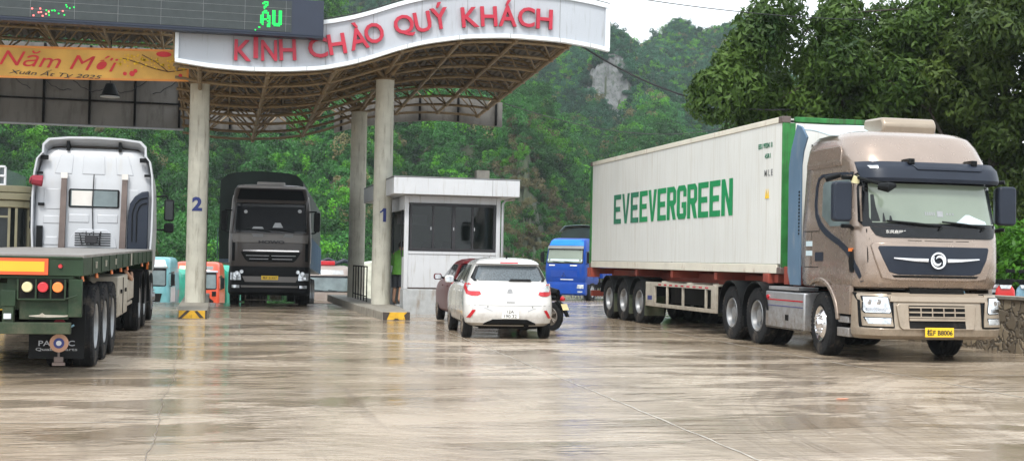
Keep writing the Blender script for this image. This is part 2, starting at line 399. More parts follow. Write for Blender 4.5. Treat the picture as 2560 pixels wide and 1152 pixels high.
def ground_material():
    m = bpy.data.materials.new('wet_concrete'); m.use_nodes = True
    n = m.node_tree; p = n.nodes["Principled BSDF"]; L = n.links.new
    tc = n.nodes.new("ShaderNodeTexCoord")
    def noise(scale, sc=(1, 1, 1), detail=5, rough=.55, loc=(0, 0, 0), dist=0):
        mp = n.nodes.new("ShaderNodeMapping"); mp.inputs["Scale"].default_value = sc; mp.inputs["Location"].default_value = loc
        mp.inputs["Rotation"].default_value = (0, 0, R(9))
        L(tc.outputs["Object"], mp.inputs[0])
        z = n.nodes.new("ShaderNodeTexNoise"); z.inputs["Scale"].default_value = scale; z.inputs["Detail"].default_value = detail
        z.inputs["Roughness"].default_value = rough; z.inputs["Distortion"].default_value = dist
        L(mp.outputs[0], z.inputs["Vector"]); return z.outputs[0]
    def rng_(src, a, b, c=0., d=1.):
        r = n.nodes.new("ShaderNodeMapRange"); r.inputs[1].default_value = a; r.inputs[2].default_value = b
        r.inputs[3].default_value = c; r.inputs[4].default_value = d; r.interpolation_type = 'SMOOTHSTEP'
        L(src, r.inputs[0]); return r.outputs[0]
    def mix(f, a, b):
        x = n.nodes.new("ShaderNodeMix"); x.data_type = 'RGBA'; L(f, x.inputs[0])
        for s, i in ((a, 6), (b, 7)):
            if isinstance(s, tuple): x.inputs[i].default_value = (*s, 1)
            else: L(s, x.inputs[i])
        return x.outputs[2]
    def math_(op, a, b):
        x = n.nodes.new("ShaderNodeMath"); x.operation = op
        for s, i in ((a, 0), (b, 1)):
            if isinstance(s, (int, float)): x.inputs[i].default_value = s
            else: L(s, x.inputs[i])
        return x.outputs[0]
    big = noise(.16, (1, 1.6, 1), 4, .5)
    mid = noise(.8, (.7, 1.5, 1), 8, .68, (3, 1, 0), .9)
    fine = noise(6, (.5, 2.4, 1), 8, .7, (9, 4, 0))
    grit = noise(60, (1, 1, 1), 3, .7)
    smear = noise(1.3, (.5, 2.2, 1), 8, .72, (1, 7, 0), 1.2)
    tracks = noise(1.4, (2.6, .16, 1), 6, .6, (5, 2, 0), .5)
    col = mix(rng_(big, .38, .62), (.42, .345, .265), (.33, .26, .185))
    col = mix(rng_(mid, .45, .75, 0, .7), col, (.28, .215, .15))
    col = mix(rng_(smear, .52, .66, 0, .3), col, (.43, .37, .30))
    col = mix(rng_(tracks, .56, .70, 0, .4), col, (.20, .155, .115))
    col = mix(rng_(fine, .55, .75, 0, .35), col, (.15, .12, .09))
    col = mix(rng_(grit, .60, .72, 0, .35), col, (.5, .46, .42))
    # curved tyre tracks swept through the mud by turning lorries
    def arcs(cx, cy, r0, r1, amt):
        nonlocal col
        sb = n.nodes.new("ShaderNodeVectorMath"); sb.operation = 'SUBTRACT'; sb.inputs[1].default_value = (cx, cy, 0); L(tc.outputs["Object"], sb.inputs[0])
        le = n.nodes.new("ShaderNodeVectorMath"); le.operation = 'LENGTH'; L(sb.outputs[0], le.inputs[0])
        sp = n.nodes.new("ShaderNodeSeparateXYZ"); L(sb.outputs[0], sp.inputs[0]); an = math_('ARCTAN2', sp.outputs[1], sp.outputs[0])
        cb = n.nodes.new("ShaderNodeCombineXYZ"); L(math_('MULTIPLY', le.outputs["Value"], 5.5), cb.inputs[0]); L(math_('MULTIPLY', an, 2.2), cb.inputs[1])
        z = n.nodes.new("ShaderNodeTexNoise"); z.inputs["Scale"].default_value = 1; z.inputs["Detail"].default_value = 6; z.inputs["Roughness"].default_value = .7; L(cb.outputs[0], z.inputs["Vector"])
        w = math_('MULTIPLY', rng_(le.outputs["Value"], r0 - .6, r0), rng_(le.outputs["Value"], r1 + .6, r1))
        f = math_('MULTIPLY', math_('MULTIPLY', rng_(z.outputs[0], .50, .60), w), rng_(big, .35, .5, .5, 1.))
        col = mix(math_('MULTIPLY', f, amt), col, (.15, .11, .075))
        return f
    f1 = arcs(16, 8, 6.5, 11.5, .33); f2 = arcs(-7, 2, 9, 13.5, .3); f3 = arcs(14.5, 30, 9.5, 13.5, .4)
    film = rng_(noise(.55, (.55, 1.5, 1), 6, .62, (4, 9, 0), .5), .50, .57)
    dk = n.nodes.new('ShaderNodeMix'); dk.data_type = 'RGBA'; dk.blend_type = 'MULTIPLY'; L(film, dk.inputs[0]); L(col, dk.inputs[6]); dk.inputs[7].default_value = (.80, .785, .77, 1); L(dk.outputs[2], p.inputs['Base Color'])   # wet concrete is darker
    wet = rng_(math_('ADD', math_('MULTIPLY', big, .5), math_('MULTIPLY', mid, .5)), .40, .56)
    ro = math_('ADD', math_('MULTIPLY', wet, -.16), .20)
    ro = math_('ADD', ro, rng_(fine, .45, .75, 0, .14))
    ro = math_('ADD', math_('MULTIPLY', ro, math_('SUBTRACT', 1.35, math_('MULTIPLY', film, 1.15))), .02)
    L(ro, p.inputs["Roughness"])
    p.inputs["Specular IOR Level"].default_value = .5
    h = math_('ADD', math_('MULTIPLY', noise(3.2, (.35, 2.4, 1), 5, .6, (2, 2, 0), .8), .9), math_('MULTIPLY', fine, .28))
    h = math_('ADD', h, math_('MULTIPLY', grit, .05))
    h = math_('ADD', h, math_('MULTIPLY', smear, .5)); h = math_('SUBTRACT', h, math_('MULTIPLY', math_('ADD', f1, f3), .25))
    h = math_('MULTIPLY', h, math_('SUBTRACT', 1.25, math_('MULTIPLY', film, .85)))
    b = n.nodes.new("ShaderNodeBump"); b.inputs["Strength"].default_value = .42; b.inputs["Distance"].default_value = .03
    L(h, b.inputs["Height"]); L(b.outputs[0], p.inputs["Normal"])
    return m
M['ground'] = ground_material()
xs = np.concatenate([np.linspace(-400, -50, 10), np.linspace(-40, 50, 46), np.linspace(60, 420, 12)])
ys = np.concatenate([np.linspace(-60, 36, 12), np.linspace(38, 70, 33), np.linspace(73, 130, 14), [300, 700]])
g = MB(); g.grid([[(x, y, float(gz(x, y))) for x in xs] for y in ys])
tag(g.build('ground', M['ground'], ang=180), kind='structure')
M['joint'] = mat('pale_joint_grout', (.40, .36, .31), .35, var=.3, vs=4)
M['joint_dark'] = mat('dark_crack', (.2, .165, .13), .4, var=.3, vs=4)
def strip(mb, pts, w, jit=.012):
    row = []
    for i, (x, y) in enumerate(pts):
        a = Vector(pts[min(i + 1, len(pts) - 1)]) - Vector(pts[max(0, i - 1)]); a.normalize()
        q = (-a.y, a.x); d = rnd.uniform(-jit, jit); ww = w * rnd.uniform(.45, 1.1)
        row.append([(x + q[0] * (d - ww / 2), y + q[1] * (d - ww / 2), .004), (x + q[0] * (d + ww / 2), y + q[1] * (d + ww / 2), .004)])
    mb.grid(row)
def lin(a, b, n): return [(a[0] + (b[0] - a[0]) * i / n, a[1] + (b[1] - a[1]) * i / n) for i in range(n + 1)]
j = MB()
strip(j, lin((4.81, 29.3), (4.33, 15.64), 60), .022); strip(j, lin((4.33, 15.6), (3.9, 5.5), 60), .026, .01)
strip(j, lin((9.61, 27.8), (9.0, 8), 60), .035)
strip(j, lin((9.1, 15.93), (13.6, 15.5), 30), .035)
for yy in (11.6, 19.8, 27.1): 
    strip(j, lin((-9, yy + .15), (-.5, yy), 40), .028, .006)
strip(j, lin((-.35, 27.0), (8.9, 27.35), 60), .04)
tag(j.build('ground_lines', M['joint'], smooth=False), kind='structure')
j = MB(); strip(j, [(-.42 + .02 * math.sin(y * 1.3) + .012 * math.sin(y * 5), y) for y in np.linspace(6, 24, 110)], .010, .012)
tag(j.build('ground_crack', M['joint_dark'], smooth=False), kind='structure')

# ---------------------------------------------------------------- forested karst hill
AL = R(13.2)
def hill_z(p, r):
    """p: bearing as tan offset *3200+1280 ; r: distance"""
    Hr = np.interp(p, [-2500, -600, 1000, 1500, 1700, 1760, 1850, 2000, 2200, 2500, 3200, 4600], [95, 118, 104, 80, 82, 80, 76, 64, 47, 30, 26, 22])
    t = np.clip((r - 106) / 324, 0, 1.25)
    z = -3.6 + Hr * (.25 * t + .75 * t ** 1.7)
    z = np.where(t > 1, z - (t - 1) * Hr * 2.6, z)
    A = np.interp(p, [-2500, 0, 600, 900, 1260, 1400, 1500, 1600], [20, 26, 18, 22, 15, 10, 3, 0])
    z = z + A * np.exp(-((r - 225) / 42) ** 2)
    z = z + 6 * np.sin(p * .013 + r * .021) * smoothstep(110, 200, r) + 3 * np.sin(p * .031 - r * .043) * smoothstep(110, 180, r) + 1.0 * np.sin(p * .071 + r * .09) * smoothstep(105, 160, r)
    w = np.exp(-((p - 1528) / 55) ** 2)
    z = z + w * 11 * (smoothstep(311, 323, r) - .5) * smoothstep(250, 320, r)
    w2 = np.exp(-((p - 1690) / 60) ** 2)
    z = z + w2 * 6 * (smoothstep(300, 309, r) - .5) * smoothstep(250, 300, r)
    return z
def polar(p, r):
    a = np.arctan((p - 1280) / 3200.) + AL
    return r * np.sin(a), r * np.cos(a)
ps = np.concatenate([np.linspace(-2400, 1230, 76), np.linspace(1240, 1860, 125), np.linspace(1880, 4500, 60)]); rs = np.concatenate([np.linspace(104, 300, 60), np.linspace(304, 470, 50)])
rows = []
for r in rs:
    z = hill_z(ps, np.full_like(ps, r)); x, y = polar(ps, r)
    zz = z + rng.normal(0, .5, len(ps)) * (1 if r > 110 else 0)
    rows.append([(float(a), float(b), float(c)) for a, b, c in zip(x, y, zz)])
hm = MB(); hm.grid(rows)
def rockness(p, r):
    q = lambda pc, rc, sp, sr: np.exp(-((p - pc) / sp) ** 2 - ((r - rc) / sr) ** 2)
    v = q(1508, 318, 44, 9) * 1.5 + q(1552, 303, 42, 11) * 1.4 + q(1600, 300, 26, 7) * .8 + q(1680, 304, 44, 7) * 1.0 + q(1740, 285, 26, 6) * .8
    return v * (.72 + .30 * np.sin(p * .21 + r * .35) + .22 * np.sin(p * .09 - r * .8 + 1))
m = mat('hill_soil', (.030, .040, .018), .95, var=.4, vs=.12)
m2 = mat('hill_limestone', (.105, .11, .112), .9, var=.5, vs=.35, bump=1, bs=.8, dirt=(.03, .045, .025, .9), dscale=(.35, .35, .09), dthr=.48)
ho = tag(hm.build('hill', m, ang=180), kind='structure')
ho.data.materials.append(m2)
nr, npp = len(rs), len(ps)
for f_ in ho.data.polygons:
    j_, i_ = divmod(f_.index, npp - 1)
    if rockness(ps[i_], rs[j_]) > .33: f_.material_index = 1

def leaf_cloud(n, centers, radii, size, asp=.6, flat=.75, up=.35, droop=0):
    """n leaf quads spread through clumps; returns verts (4n,3)"""
    centers = np.array(centers); radii = np.array(radii); k = rng.integers(0, len(centers), n)
    d = rng.normal(size=(n, 3)); d /= np.linalg.norm(d, axis=1)[:, None]
    rad = rng.uniform(.35, 1.0, n) ** .6
    c = centers[k] + d * (radii[k] * rad)[:, None] * np.array([1, 1, flat])
    nrm = d * .8 + rng.normal(size=(n, 3)) * .55 + np.array([0, 0, up]); nrm /= np.linalg.norm(nrm, axis=1)[:, None]
    t = rng.normal(size=(n, 3)) + np.array([0, 0, -droop]); t -= nrm * (t * nrm).sum(1)[:, None]; t /= np.linalg.norm(t, axis=1)[:, None]
    b = np.cross(nrm, t); s = (size * rng.uniform(.6, 1.35, n))[:, None]
    v = np.stack([c - t * s, c + b * s * asp, c + t * s, c - b * s * asp], 1).reshape(-1, 3)
    return v
def quads_mesh(name, v, m):
    n = len(v) // 4
    me = bpy.data.meshes.new(name); me.vertices.add(len(v)); me.vertices.foreach_set('co', v.astype(np.float32).ravel())
    me.loops.add(len(v)); me.loops.foreach_set('vertex_index', np.arange(len(v), dtype=np.int32))
    me.polygons.add(n); me.polygons.foreach_set('loop_start', np.arange(0, len(v), 4, dtype=np.int32)); me.polygons.foreach_set('loop_total', np.full(n, 4, dtype=np.int32))
    me.update(); me.validate(); me.materials.append(m)
    return me
def leaf_mat(name, lo, hi, use_tint=False, rough=.6, scale=.8):
    m = bpy.data.materials.new(name); m.use_nodes = True; n = m.node_tree; p = n.nodes["Principled BSDF"]; L = n.links.new
    p.inputs["Roughness"].default_value = rough; p.inputs["Specular IOR Level"].default_value = .16
    gi = n.nodes.new("ShaderNodeNewGeometry"); cr = n.nodes.new("ShaderNodeValToRGB")
    cr.color_ramp.elements[0].color = (*lo, 1); cr.color_ramp.elements[1].color = (*hi, 1)
    nz = n.nodes.new("ShaderNodeTexNoise"); nz.inputs["Scale"].default_value = scale; tc = n.nodes.new("ShaderNodeTexCoord"); L(tc.outputs["Object"], nz.inputs["Vector"])
    ad = n.nodes.new("ShaderNodeMath"); ad.operation = 'MULTIPLY_ADD'; ad.inputs[1].default_value = .45; L(gi.outputs["Random Per Island"], ad.inputs[0])
    ml = n.nodes.new("ShaderNodeMath"); ml.operation = 'MULTIPLY_ADD'; ml.inputs[1].default_value = 1.5; ml.inputs[2].default_value = -.45
    L(nz.outputs[0], ml.inputs[0]); L(ml.outputs[0], ad.inputs[2]); L(ad.outputs[0], cr.inputs[0])
    out = cr.outputs[0]
    if use_tint:
        at = n.nodes.new("ShaderNodeAttribute"); at.attribute_type = 'INSTANCER'; at.attribute_name = 'tint'
        mx = n.nodes.new("ShaderNodeMix"); mx.data_type = 'RGBA'; mx.blend_type = 'MULTIPLY'; mx.inputs[0].default_value = 1
        L(out, mx.inputs[6]); L(at.outputs["Color"], mx.inputs[7]); out = mx.outputs[2]
    L(out, p.inputs["Base Color"])
    tr = n.nodes.new("ShaderNodeBsdfTranslucent"); L(out, tr.inputs[0]); ms = n.nodes.new("ShaderNodeMixShader"); ms.inputs[0].default_value = .3
    L(p.outputs[0], ms.inputs[1]); L(tr.outputs[0], ms.inputs[2]); L(ms.outputs[0], n.nodes["Material Output"].inputs[0])
    return m
# crown shapes for the far wood
protos = bpy.data.collections.new('crowns')
fm = leaf_mat('far_foliage', (.6, .6, .6), (1.35, 1.35, 1.3), True, .55, 1.2)
for k in range(7):
    nc = 9 + k
    cen = rng.normal(size=(nc, 3)) * np.array([.5, .5, .38]); rad = rng.uniform(.28, .5, nc)
    cen[0] = 0; rad[0] = .55
    v = leaf_cloud(1300, cen, rad, .064, .7)
    o = bpy.data.objects.new('crown', quads_mesh('crown', v, fm)); protos.objects.link(o)
def forest():
    N = 60000
    p = rng.uniform(-350, 2350, N * 2); r = 108 + (440 - 108) * rng.uniform(0, 1, N * 2) ** .8
    # keep density roughly even per area
    keep = rng.uniform(0, 1, N * 2) < (r / 440) ** .9
    p, r = p[keep][:N], r[keep][:N]
    z = hill_z(p, r)
    slope = (hill_z(p, r + 2) - z) / 2
    def rock(pc, rc, sp, sr): return np.exp(-((p - pc) / sp) ** 2 - ((r - rc) / sr) ** 2)
    rk = np.maximum(rockness(p, r), rockness(p, r + 7) * .9)
    ok = rng.uniform(0, 1, len(p)) > rk * 1.25
    p, r, z = p[ok], r[ok], z[ok]; n = len(p)
    sc = rng.uniform(1.3, 3.0, n) * np.interp(r, [105, 150, 260, 440], [.62, .76, .72, .70])
    big = rng.uniform(0, 1, n) < .08; sc[big] *= 1.45
    brown = smoothstep(1200, 1300, p) * (1 - smoothstep(1520, 1640, p)) * (1 - smoothstep(150, 215, r))
    sc *= 1 - .45 * brown
    x, y = polar(p, r)
    c = np.array([.040, .145, .032]) * np.ones((n, 1))
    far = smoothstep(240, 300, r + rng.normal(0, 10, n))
    c = c * (1 - far[:, None]) + np.array([.032, .112, .060]) * far[:, None]  # distance haze painted into the leaf colour: far crowns bluer and darker
    c = c * rng.uniform(.42, 1.35, (n, 1))
    pick = rng.uniform(0, 1, n)
    c = np.where((pick < .14)[:, None], np.array([.085, .27, .020]) * rng.uniform(.8, 1.2, (n, 1)), c)
    c = np.where((pick > .955)[:, None], np.array([.16, .15, .07]), c)
    patch = np.sin(p * .011 + 2) * np.sin(r * .05 + p * .004)
    c = c * (1 + .28 * patch)[:, None]
    bsel = (rng.uniform(0, 1, n) < brown * .4)[:, None]
    c = np.where(bsel, np.array([.11, .10, .05]) * rng.uniform(.5, 1.25, (n, 1)), c)
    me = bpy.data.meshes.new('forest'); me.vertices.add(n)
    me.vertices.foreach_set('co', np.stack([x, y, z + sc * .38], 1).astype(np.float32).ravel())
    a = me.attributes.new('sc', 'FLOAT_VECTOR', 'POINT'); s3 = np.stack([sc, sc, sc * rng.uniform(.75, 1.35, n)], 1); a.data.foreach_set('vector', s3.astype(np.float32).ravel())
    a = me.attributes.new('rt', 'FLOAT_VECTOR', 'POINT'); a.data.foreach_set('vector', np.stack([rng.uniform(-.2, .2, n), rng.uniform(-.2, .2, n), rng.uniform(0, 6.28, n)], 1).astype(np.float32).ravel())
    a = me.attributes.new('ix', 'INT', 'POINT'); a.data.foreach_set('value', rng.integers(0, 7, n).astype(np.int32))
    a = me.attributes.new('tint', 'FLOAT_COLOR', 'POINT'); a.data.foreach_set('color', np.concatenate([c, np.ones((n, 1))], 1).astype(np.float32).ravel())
    o = bpy.data.objects.new('forest', me); C.objects.link(o)
    tag(o, 'dense green broadleaf forest covering the karst hillside', 'forest', kind='stuff')
    ng = bpy.data.node_groups.new('forest', 'GeometryNodeTree')
    ng.interface.new_socket('Geometry', in_out='INPUT', socket_type='NodeSocketGeometry'); ng.interface.new_socket('Geometry', in_out='OUTPUT', socket_type='NodeSocketGeometry')
    N_ = ng.nodes.new; gi = N_('NodeGroupInput'); go = N_('NodeGroupOutput'); ip = N_('GeometryNodeInstanceOnPoints')
    ci = N_('GeometryNodeCollectionInfo'); ci.inputs[0].default_value = protos; ci.inputs[1].default_value = True; ci.inputs[2].default_value = True
    def at(nm, t):
        q = N_('GeometryNodeInputNamedAttribute'); q.data_type = t; q.inputs[0].default_value = nm; return q.outputs[0]
    L = ng.links.new
    L(gi.outputs[0], ip.inputs['Points']); L(ci.outputs[0], ip.inputs['Instance']); ip.inputs['Pick Instance'].default_value = True
    L(at('ix', 'INT'), ip.inputs['Instance Index']); L(at('rt', 'FLOAT_VECTOR'), ip.inputs['Rotation']); L(at('sc', 'FLOAT_VECTOR'), ip.inputs['Scale'])
    L(ip.outputs[0], go.inputs[0])
    md = o.modifiers.new('forest', 'NODES'); md.node_group = ng
forest()

# ---------------------------------------------------------------- air
hz = MB(); hz.box(-420, 520, -20, 520, -8, 150)
hm_ = bpy.data.materials.new('haze'); hm_.use_nodes = True; n = hm_.node_tree; n.nodes.clear()
pv = n.nodes.new('ShaderNodeVolumePrincipled'); pv.inputs['Color'].default_value = (.82, .9, .96, 1); pv.inputs['Density'].default_value = HAZE
ou = n.nodes.new('ShaderNodeOutputMaterial'); n.links.new(pv.outputs[0], ou.inputs['Volume'])
if HAZE > 0:
    tag(hz.build('haze', hm_, smooth=False), kind='stuff')

# ---------------------------------------------------------------- trees behind the container lorry
tree_leaf = leaf_mat('broad_dark_leaf', (.013, .036, .009), (.095, .165, .032), rough=.42, scale=.6)
tree_leaf2 = leaf_mat('olive_leaf', (.014, .034, .009), (.10, .15, .032), rough=.42, scale=.6)
bush_leaf = leaf_mat('bright_leaf', (.035, .12, .012), (.09, .24, .025), rough=.4, scale=1.5)
def tree(name, label, loc, trunk, limbs, cen, rad, nleaf, lsize, lm, group=None, asp=.33, droop=.9):
    t = thing(name, label, 'tree', loc, group=group)
    mb = MB(); mb.tube(trunk[0], trunk[1], 12); mb.build('trunk', M['bark'], t)
    lb = MB()
    for pts, r in limbs: lb.tube(pts, r, 8)
    # twigs towards the clumps
    base = np.array(trunk[0][-1])
    ends = [np.array(l[0][-1]) for l in limbs] + [base]
    for c in cen[::2]:
        e = min(ends, key=lambda q: np.linalg.norm(q - c)); mid = (e + c) / 2 + rng.normal(0, .2, 3)
        lb.tube([tuple(e), tuple(mid), tuple(c)], [.035, .022, .01], 5)
    lb.build('limbs', M['bark'], t)
    v = leaf_cloud(nleaf, cen, rad, lsize, asp, .85, .3, droop)
    o = bpy.data.objects.new('crown', quads_mesh('crown', v, lm)); C.objects.link(o); o.parent = t
    return t
def clumps(n, c, r, rmin=.55, rmax=.95, shell=.55, avoid=()):
    out = []
    while len(out) < n:
        d = rng.normal(size=3); d /= np.linalg.norm(d); q = np.array(c) + d * np.array(r) * rng.uniform(shell, 1)
        if any(math.hypot(q[0] - .5 * q[1] - a[0], q[2] - .15 * q[1] - a[1]) < a[2] for a in avoid): continue   # light gaps between the boughs
        out.append(q)
    return out
AV_A = [(1.0, 8.3, .62), (.6, 7.3, .5), (-1.7, 6.6, .6), (-.6, 6.3, .5), (1.9, 5.2, .5)]
AV_B = [(-3.5, 7.8, .62), (-3.7, 6.9, .55), (-2.2, 8.1, .55), (-2.6, 5.6, .6), (-4.2, 5.6, .6), (-2.9, 3.4, .7)]
def arr(l): return [np.array(q, float) for q in l]
# tree A: px 1700-2250, tree B: px 2200-2700
ca = clumps(66, (.6, 0, 6.9), (3.9, 3.0, 2.6), shell=.3, avoid=AV_A)
ca += arr([(.8, -.5, 8.6), (.5, -1.4, 7.9), (-5.2, -2.2, 6.2), (-5.05, -2.1, 5.85), (-4.7, -2, 6.4), (-4.4, -1.8, 6.9), (-4.2, -2, 6.2), (-3.9, -1.8, 7.3), (-3.5, -1.6, 7.9), (-3.0, -1.5, 8.4), (2.6, -2, 8.9), (3.4, -2, 8.2), (4.4, -1.5, 7.2), (3.0, -2, 7.2), (4.2, -1.5, 8.8), (1.9, -2.4, 6.3), (2.0, -1, 9.7), (3.4, -1, 9.8), (-3.6, -1, 5.7), (-3.7, -1, 4.9), (-3.5, -.6, 4.5), (-3.3, -.4, 6.4), (-3.1, -.8, 4.0), (-2.2, -.6, 3.9), (-.8, -.8, 3.9), (.6, -.8, 3.8), (1.9, -.5, 4.0), (3.0, -.4, 4.2)])
tree('broadleaf_tree', 'wide dark broadleaf tree rising behind the white container', (17.7, 33.3, -.1),
     ([(0, 0, 0), (.1, 0, 2), (-.1, .1, 3.8), (.2, .1, 5.2)], [.36, .28, .25, .18]),
     [([(-.1, .1, 3.6), (-1.6, -.3, 4.8), (-3.4, -.6, 5.6)], [.16, .11, .06]), ([(0, .1, 4), (1.5, .2, 5.4), (3.0, .2, 6.2)], [.13, .08, .03]),
      ([(.2, .1, 5.2), (-.6, .2, 7), (-1.2, 0, 8.6)], [.15, .1, .05]), ([(.2, .1, 5.2), (.8, .9, 6.6), (1.6, 1.6, 7.6)], [.13, .09, .04])],
     ca, rng.uniform(.5, .95, len(ca)), 95000, .115, tree_leaf)
cb = clumps(70, (0, 0, 6.8), (4.6, 3.2, 3.2), shell=.3, avoid=AV_B)
cb += arr([(-1.1, -1, 3.4), (.2, -1, 3.0), (.9, -1.2, 2.6), (1.4, -.8, 3.6), (.3, -.4, 4.1), (-1.7, -.8, 3.9), (1.3, -1, 4.4), (2.2, -1, 3.2), (-1.9, -1, 2.7), (-.9, -.6, 2.3), (.1, -.2, 2.2), (1.6, -.2, 2.3)])
tree('broadleaf_tree', 'tall tree with bare dark trunk behind the champagne lorry cab', (20.6, 30.4, -.1),
     ([(-.3, 0, 0), (-.25, 0, 2.4), (-.05, .1, 4.6), (.2, 0, 6)], [.32, .27, .24, .16]),
     [([(-.25, 0, 2.6), (.7, -.3, 3.5), (1.8, -.6, 4.1)], [.13, .09, .05]), ([(-.2, 0, 3.0), (-1.0, -.2, 3.8), (-1.5, .2, 4.8), (-1.8, .6, 5.8)], [.13, .10, .07, .03]),
      ([(.1, .1, 5.2), (1.4, .2, 6.6), (2.4, 0, 8)], [.15, .1, .05]), ([(.2, 0, 6), (-.3, .1, 7.5), (-.6, 0, 9)], [.13, .09, .04]),
      ([(-.2, 0, 2.2), (-1.5, -.5, 2.9), (-2.3, -.9, 4.4)], [.09, .07, .04])],
     cb, rng.uniform(.5, .95, len(cb)), 95000, .115, tree_leaf2)

def bush(label, loc, r, n, size=.07, group='green bushes behind the scooters', m=None):
    t = thing('bush', label, 'bush', loc, group=group)
    mb = MB()
    for k in range(7):
        a = k * .9; mb.tube([(0, 0, 0), (math.cos(a) * r * .3, math.sin(a) * r * .3, r * .7), (math.cos(a) * r * .6, math.sin(a) * r * .6, r * 1.3)], [.03, .02, .01], 5)
    mb.build('stem', M['bark'], t)
    c = clumps(26, (0, 0, r * .95), (r * .85, r * .85, r * .9), shell=.2)
    o = bpy.data.objects.new('foliage', quads_mesh('foliage', leaf_cloud(n, c, rng.uniform(.2, .38, len(c)) * r, size, .5, .9, .5, .4), m or bush_leaf)); C.objects.link(o); o.parent = t
bush('taller bright green leafy bush beside the lorry mirror', (18.3, 26.6, .2), 1.7, 9000)
bush('lower bright green bush nearest the parked scooters', (17.0, 23.8, .2), 1.1, 5000)
for x, y, r, lb in ((26, 42, 2.6, 'dark bush far behind the terrace wall, beside the trunk'), (23.5, 37, 2.2, 'dense bush under the tall tree'), (29, 40, 3.0, 'large dark bush deepest behind the tall tree'), (21.5, 41.5, 2.2, 'bush in the gap between the two trees')):
    bush(lb, (x, y, .5), r, 9000, .13, 'undergrowth behind the trees', tree_leaf)

# ---------------------------------------------------------------- terrace with its stone wall
tb = MB(); tb.box(14.05, 60, 8, 31, -.3, .22)
tag(tb.build('terrace_ground', M['concrete']), kind='structure')
stone_m = bpy.data.materials.new('rubble_stone'); stone_m.use_nodes = True
n = stone_m.node_tree; p = n.nodes["Principled BSDF"]; p.inputs["Roughness"].default_value = .75; L = n.links.new
tc = n.nodes.new("ShaderNodeTexCoord"); wn_ = n.nodes.new("ShaderNodeTexNoise"); wn_.inputs["Scale"].default_value = 5; L(tc.outputs["Object"], wn_.inputs["Vector"]); wv_ = n.nodes.new("ShaderNodeMix"); wv_.data_type = "RGBA"; wv_.blend_type = "LINEAR_LIGHT"; wv_.inputs[0].default_value = .16; L(tc.outputs["Object"], wv_.inputs[6]); L(wn_.outputs["Color"], wv_.inputs[7])
vo = n.nodes.new("ShaderNodeTexVoronoi"); vo.inputs["Scale"].default_value = 4.0; vo.inputs["Randomness"].default_value = .85; L(wv_.outputs[2], vo.inputs["Vector"])
v2 = n.nodes.new("ShaderNodeTexVoronoi"); v2.feature = 'DISTANCE_TO_EDGE'; v2.inputs["Scale"].default_value = 4.0; v2.inputs["Randomness"].default_value = .85; L(wv_.outputs[2], v2.inputs["Vector"])
cr = n.nodes.new("ShaderNodeValToRGB"); cr.color_ramp.elements[0].color = (.12, .10, .075, 1); cr.color_ramp.elements[1].color = (.46, .38, .27, 1); L(vo.outputs["Color"], cr.inputs[0])
mr = n.nodes.new("ShaderNodeMapRange"); mr.inputs[1].default_value = .0; mr.inputs[2].default_value = .12; L(v2.outputs["Distance"], mr.inputs[0])
mx = n.nodes.new("ShaderNodeMix"); mx.data_type = 'RGBA'; mx.inputs[6].default_value = (.10, .085, .065, 1); L(mr.outputs[0], mx.inputs[0]); L(cr.outputs[0], mx.inputs[7]); L(mx.outputs[2], p.inputs["Base Color"])
bp = n.nodes.new("ShaderNodeBump"); bp.inputs["Strength"].default_value = .6; bp.inputs["Distance"].default_value = .05; L(mr.outputs[0], bp.inputs["Height"]); L(bp.outputs[0], p.inputs["Normal"])
t = thing('stone_wall', 'low rubble stone retaining wall below the parked scooters', 'wall', (13.8, 8, 0))
w = MB(); w.box(0, .25, 0, 23, -.3, .93); w.build('masonry', stone_m, t)
w = MB(); w.box(-.03, .28, -.02, 23.02, .935, 1.0); w.build('coping', M['concrete'], t, bevel=.01)

# ---------------------------------------------------------------- traffic islands, columns
def island(poly, label, scuff):
    t = thing('traffic_island', label, 'traffic island', (0, 0, 0), group='raised concrete islands between the lanes')
    m_ = MB(); m_.prism(poly, 'xy', -.02, .2); m_.build('kerb', M['concrete'], t, bevel=.02)
    (x0, y0), (x1, y1) = poly[0], poly[1]
    m_ = MB(); m_.box(x0 + .02, x1 - .02, y0 - .006, y0 + .01, .012, .19); m_.build('yellow_end', M['kerb_yellow'], t)
    m_ = MB()
    for pl in scuff: m_.prism([(x0 + (x1 - x0) * u, .005 + .19 * v) for u, v in pl], 'xz', y0 - .011, y0 - .001)
    m_.build('black_chevron', M['kerb_black'], t)
island([(-.70, 29.9), (-.06, 29.9), (-.02, 33), (-.02, 43), (-.76, 43), (-.76, 33)], 'concrete island with worn yellow end under column 2',
       [[(0, 0), (.12, 0), (.42, .95), (.3, 1)], [(.56, .9), (.66, .95), (.9, .1), (.75, .1)], [(.93, 0), (1, 0), (1, 1), (.93, 1)]])
island([(3.96, 30.0), (4.60, 30.0), (4.82, 33.2), (4.82, 43), (3.80, 43), (3.82, 34)], 'concrete island with yellow painted end under column 1',
       [[(0, 0), (.14, 0), (.26, .95), (.0, 1)], [(.84, 0), (1, 0), (1, 1), (.9, 1), (.78, .6)], [(.38, .0), (.62, .0), (.55, .2), (.45, .2)]])
island([(-5.6, 30.2), (-4.4, 30.2), (-4.4, 43), (-5.6, 43)], 'concrete island carrying the old olive booth', [])
